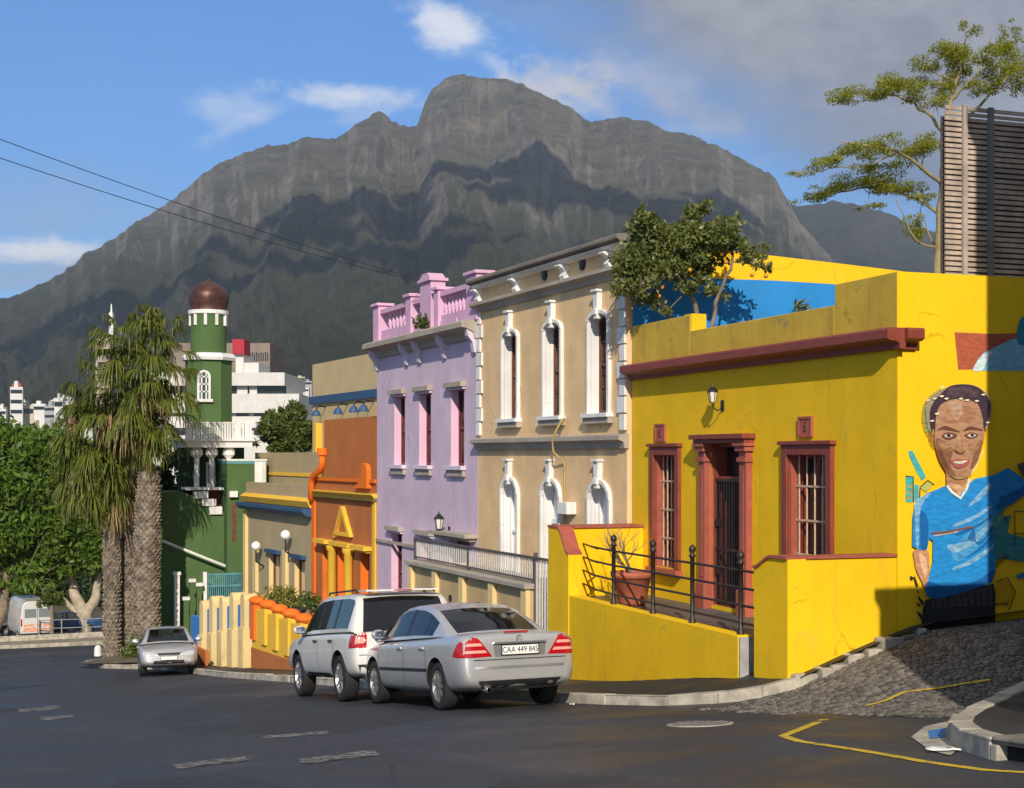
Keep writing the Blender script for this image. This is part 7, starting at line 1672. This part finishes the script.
tree('thorn_tree', 'thorn tree with flat feathery yellow-green layers behind the timber screen', b_, AC, 32000, .032, M_LF_ACA, worn('yellowish_bark', (.30, .24, .12), .9, .3, 4, bump=.5), TRK, seed=19, asp=.38, tuft=(.28, .52), twigs=14)

# timber screen above the mural wall
SY = 16.75
def sx(px): a = at(px, HY, 1.); return a.x/a.y*SY
zt_ = at(970, 108, 1.).z*SY/at(970, 108, 1.).y; x0, x1 = sx(945), 15.2
R = empty('timber_screen', (x0, SY, 2.40), 0, 'tall weathered timber slat screen on the roof above the mural wall', 'screen'); M_SLAT = worn('weathered_slats', (.44, .35, .285), .85, .3, 3); M_SLATD = worn('dark_slats', (.11, .09, .08), .85, .3, 3)
H_ = zt_-2.40; n = 33; mb = MB().mat(M_SLAT); rnd = random.Random(4)
for k in range(n): z = .03+(H_-.05)*k/(n-1); mb.box(0, x1-x0, -.012, .014, z-.025, z+.025+rnd.uniform(-.004, .004))
mb.build('front_slats', None, R); mb = MB().mat(M_SLATD); mb.box(.02, x1-x0, .10, .13, 0, H_-.12); mb.build('backing', None, R)
for px, m, wd_ in ((963, worn('pale_post', (.38, .32, .27), .8, .2, 3), .035), (989, worn('grey_green_post', (.16, .19, .18), .7, .2, 3), .04)):
    mb = MB().mat(m); x = sx(px)-x0; mb.box(x-wd_, x+wd_, -.06, -.013, -.02, H_+.02); mb.build('post', None, R)
# corner building on the near side of the side street: out of frame, its shadow falls on the mural
R = empty('corner_building', (10.43, 10, -3), 0, 'three-storey pale corner building on the near side of the side street', 'building')
mb = MB().mat(M_SAND); mb.box(0, 13, -10, 0, -1, 12.1); mb.build('wall', None, R); mb = MB().mat(M_GREYM); mb.box(-.15, 13.2, -10.2, .03, 11.7, 11.95); mb.build('cornice', None, R)
for k in range(3):
    for j in range(2): mb = MB().mat(M_PANE); mb.box(1.5+k*4, 2.7+k*4, -.01, .02, 2.5+j*4.2, 4.5+j*4.2); mb.build('window', None, R)
mb = MB().mat(M_SAND); mb.box(-1.70, -.003, -6, -.02, -1, 5.0); mb.build('porch', None, R)
mb = MB().mat(M_GREYM); mb.box(-1.76, -.004, -6.06, .04, 5.0, 5.15); mb.box(-1.73, -.004, -6.03, .01, -1, .95); mb.build('porch_trim', None, R, bevel=.01)
for z in (1.9,):
    for y in (-1.6, -4.2):
        mb = MB().mat(M_WHT); mb.box(-1.76, -1.702, y-.62, y+.62, z-.08, z+1.98); w_ = mb.build('window', None, R, bevel=.01); mb = MB().mat(M_CURP); mb.box(-1.775, -1.761, y-.5, y+.5, z+.05, z+1.86); mb.build('pane', None, w_); mb = MB().mat(M_GREYM); mb.box(-1.86, -1.702, y-.72, y+.72, z-.2, z-.081); mb.build('sill', None, w_)
mb = MB().mat(M_WHT); mb.box(-1.35, -.35, -.019, .03, 1.8, 3.9); w_ = mb.build('window', None, R, bevel=.01); mb = MB().mat(M_CURP); mb.box(-1.25, -.45, .031, .045, 1.9, 3.8); mb.build('pane', None, w_)
# overhead wires from a pole out of frame to the lilac parapet
pz = Vector((-6.2, 20, 6.4)); R = empty('utility_pole', (-6.2, 20, G(-6.2, 20)), 0, 'wooden utility pole on the left pavement carrying the wires', 'pole')
mb = MB().mat(M_BARK); mb.tube([(0, 0, -.3), (0, 0, 6.6-G(-6.2, 20))], [.14, .10], 10); mb.build('pole', None, R); mb = MB().mat(M_BARK); mb.box(-.6, .6, -.05, .05, 6.1-G(-6.2, 20), 6.25-G(-6.2, 20)); mb.build('crossarm', None, R)
for k, (pa, pb, lb) in enumerate((((0, 124), (432, 283), 'upper thin black overhead wire running to the lilac house'), ((0, 143), (418, 281), 'lower thin black overhead wire running to the lilac house'))):
    e_ = at(*pb, 38.5); dpt = -6.2*ST+20*CT+k*.6; sl_ = (pb[1]-pa[1])/(pb[0]-pa[0]); px_ = CX+F*((-6.2*CT-20*ST)/dpt); s_ = at(px_, pa[1]+sl_*(px_-pa[0]), dpt)
    P = [s_.lerp(e_, t/24)-Vector((0, 0, 4*.28*(t/24)*(1-t/24))) for t in range(25)]; mb = MB().mat(M_BLK); mb.tube(P, .008, 5); tag(mb.build('overhead_wire', None), lb, 'wire')

# ------------------------------------------------------------------ cloud high overhead (out of frame): its shadow lies on the mountain
rnd = random.Random(6); VV = []; FF = []
SPOTS = []
for cx_, cy_, dist, sx_, sy_, n in ((150, 320, 2400, 130, 36, 16), (350, 265, 2700, 90, 45, 14), (500, 235, 2950, 90, 45, 16), (640, 255, 2900, 80, 38, 13), (470, 330, 2450, 170, 30, 14)):
    for k in range(n): SPOTS.append((rnd.gauss(cx_, sx_*.6), rnd.gauss(cy_, sy_*.6), dist+rnd.uniform(-150, 150), rnd.uniform(30, 85)))
for px, py, dist, r in SPOTS:
    c = at(px, py, dist); t = (2400-c.z)/SUN.z; c = c+SUN*t
    bm = bmesh.new(); bmesh.ops.create_icosphere(bm, subdivisions=3, radius=1); b0 = len(VV)
    co = np.array([v.co for v in bm.verts]); nz_ = 1+.7*(fbm(co[:, 0]*2.2+co[:, 2]*1.7+px, co[:, 1]*2.2-co[:, 2]*1.3, 5)-.5)
    VV += [tuple(c+Vector((v[0]*r*1.25*q, v[1]*r*1.25*q, v[2]*r*.4*q))) for v, q in zip(co, nz_)]; FF += [[b0+v.index for v in f.verts] for f in bm.faces]; bm.free()
me = bpy.data.meshes.new('cloud'); me.from_pydata(VV, [], FF); me.materials.append(pm('cloud_white', (.85, .85, .86), 1., spec=0)); me.polygons.foreach_set('use_smooth', [True]*len(FF)); o = bpy.data.objects.new('cloud', me); C.objects.link(o); tag(o, kind='structure')

# ------------------------------------------------------------------ the air between here and the mountain
mb = MB(); mb.box(-6600, 6600, -6600, 6600, -26, 1250); hz_m = bpy.data.materials.new('haze'); hz_m.use_nodes = True
nt = NT(hz_m.node_tree); nt.n.remove(nt.n['Principled BSDF']); pv = nt.new('ShaderNodeVolumePrincipled'); pv.inputs['Color'].default_value = (.62, .76, 1, 1); pv.inputs['Density'].default_value = 1.05e-4; pv.inputs['Anisotropy'].default_value = .2
nt.l.new(pv.outputs[0], nt.n['Material Output'].inputs['Volume']); tag(mb.build('haze', hz_m), kind='stuff')
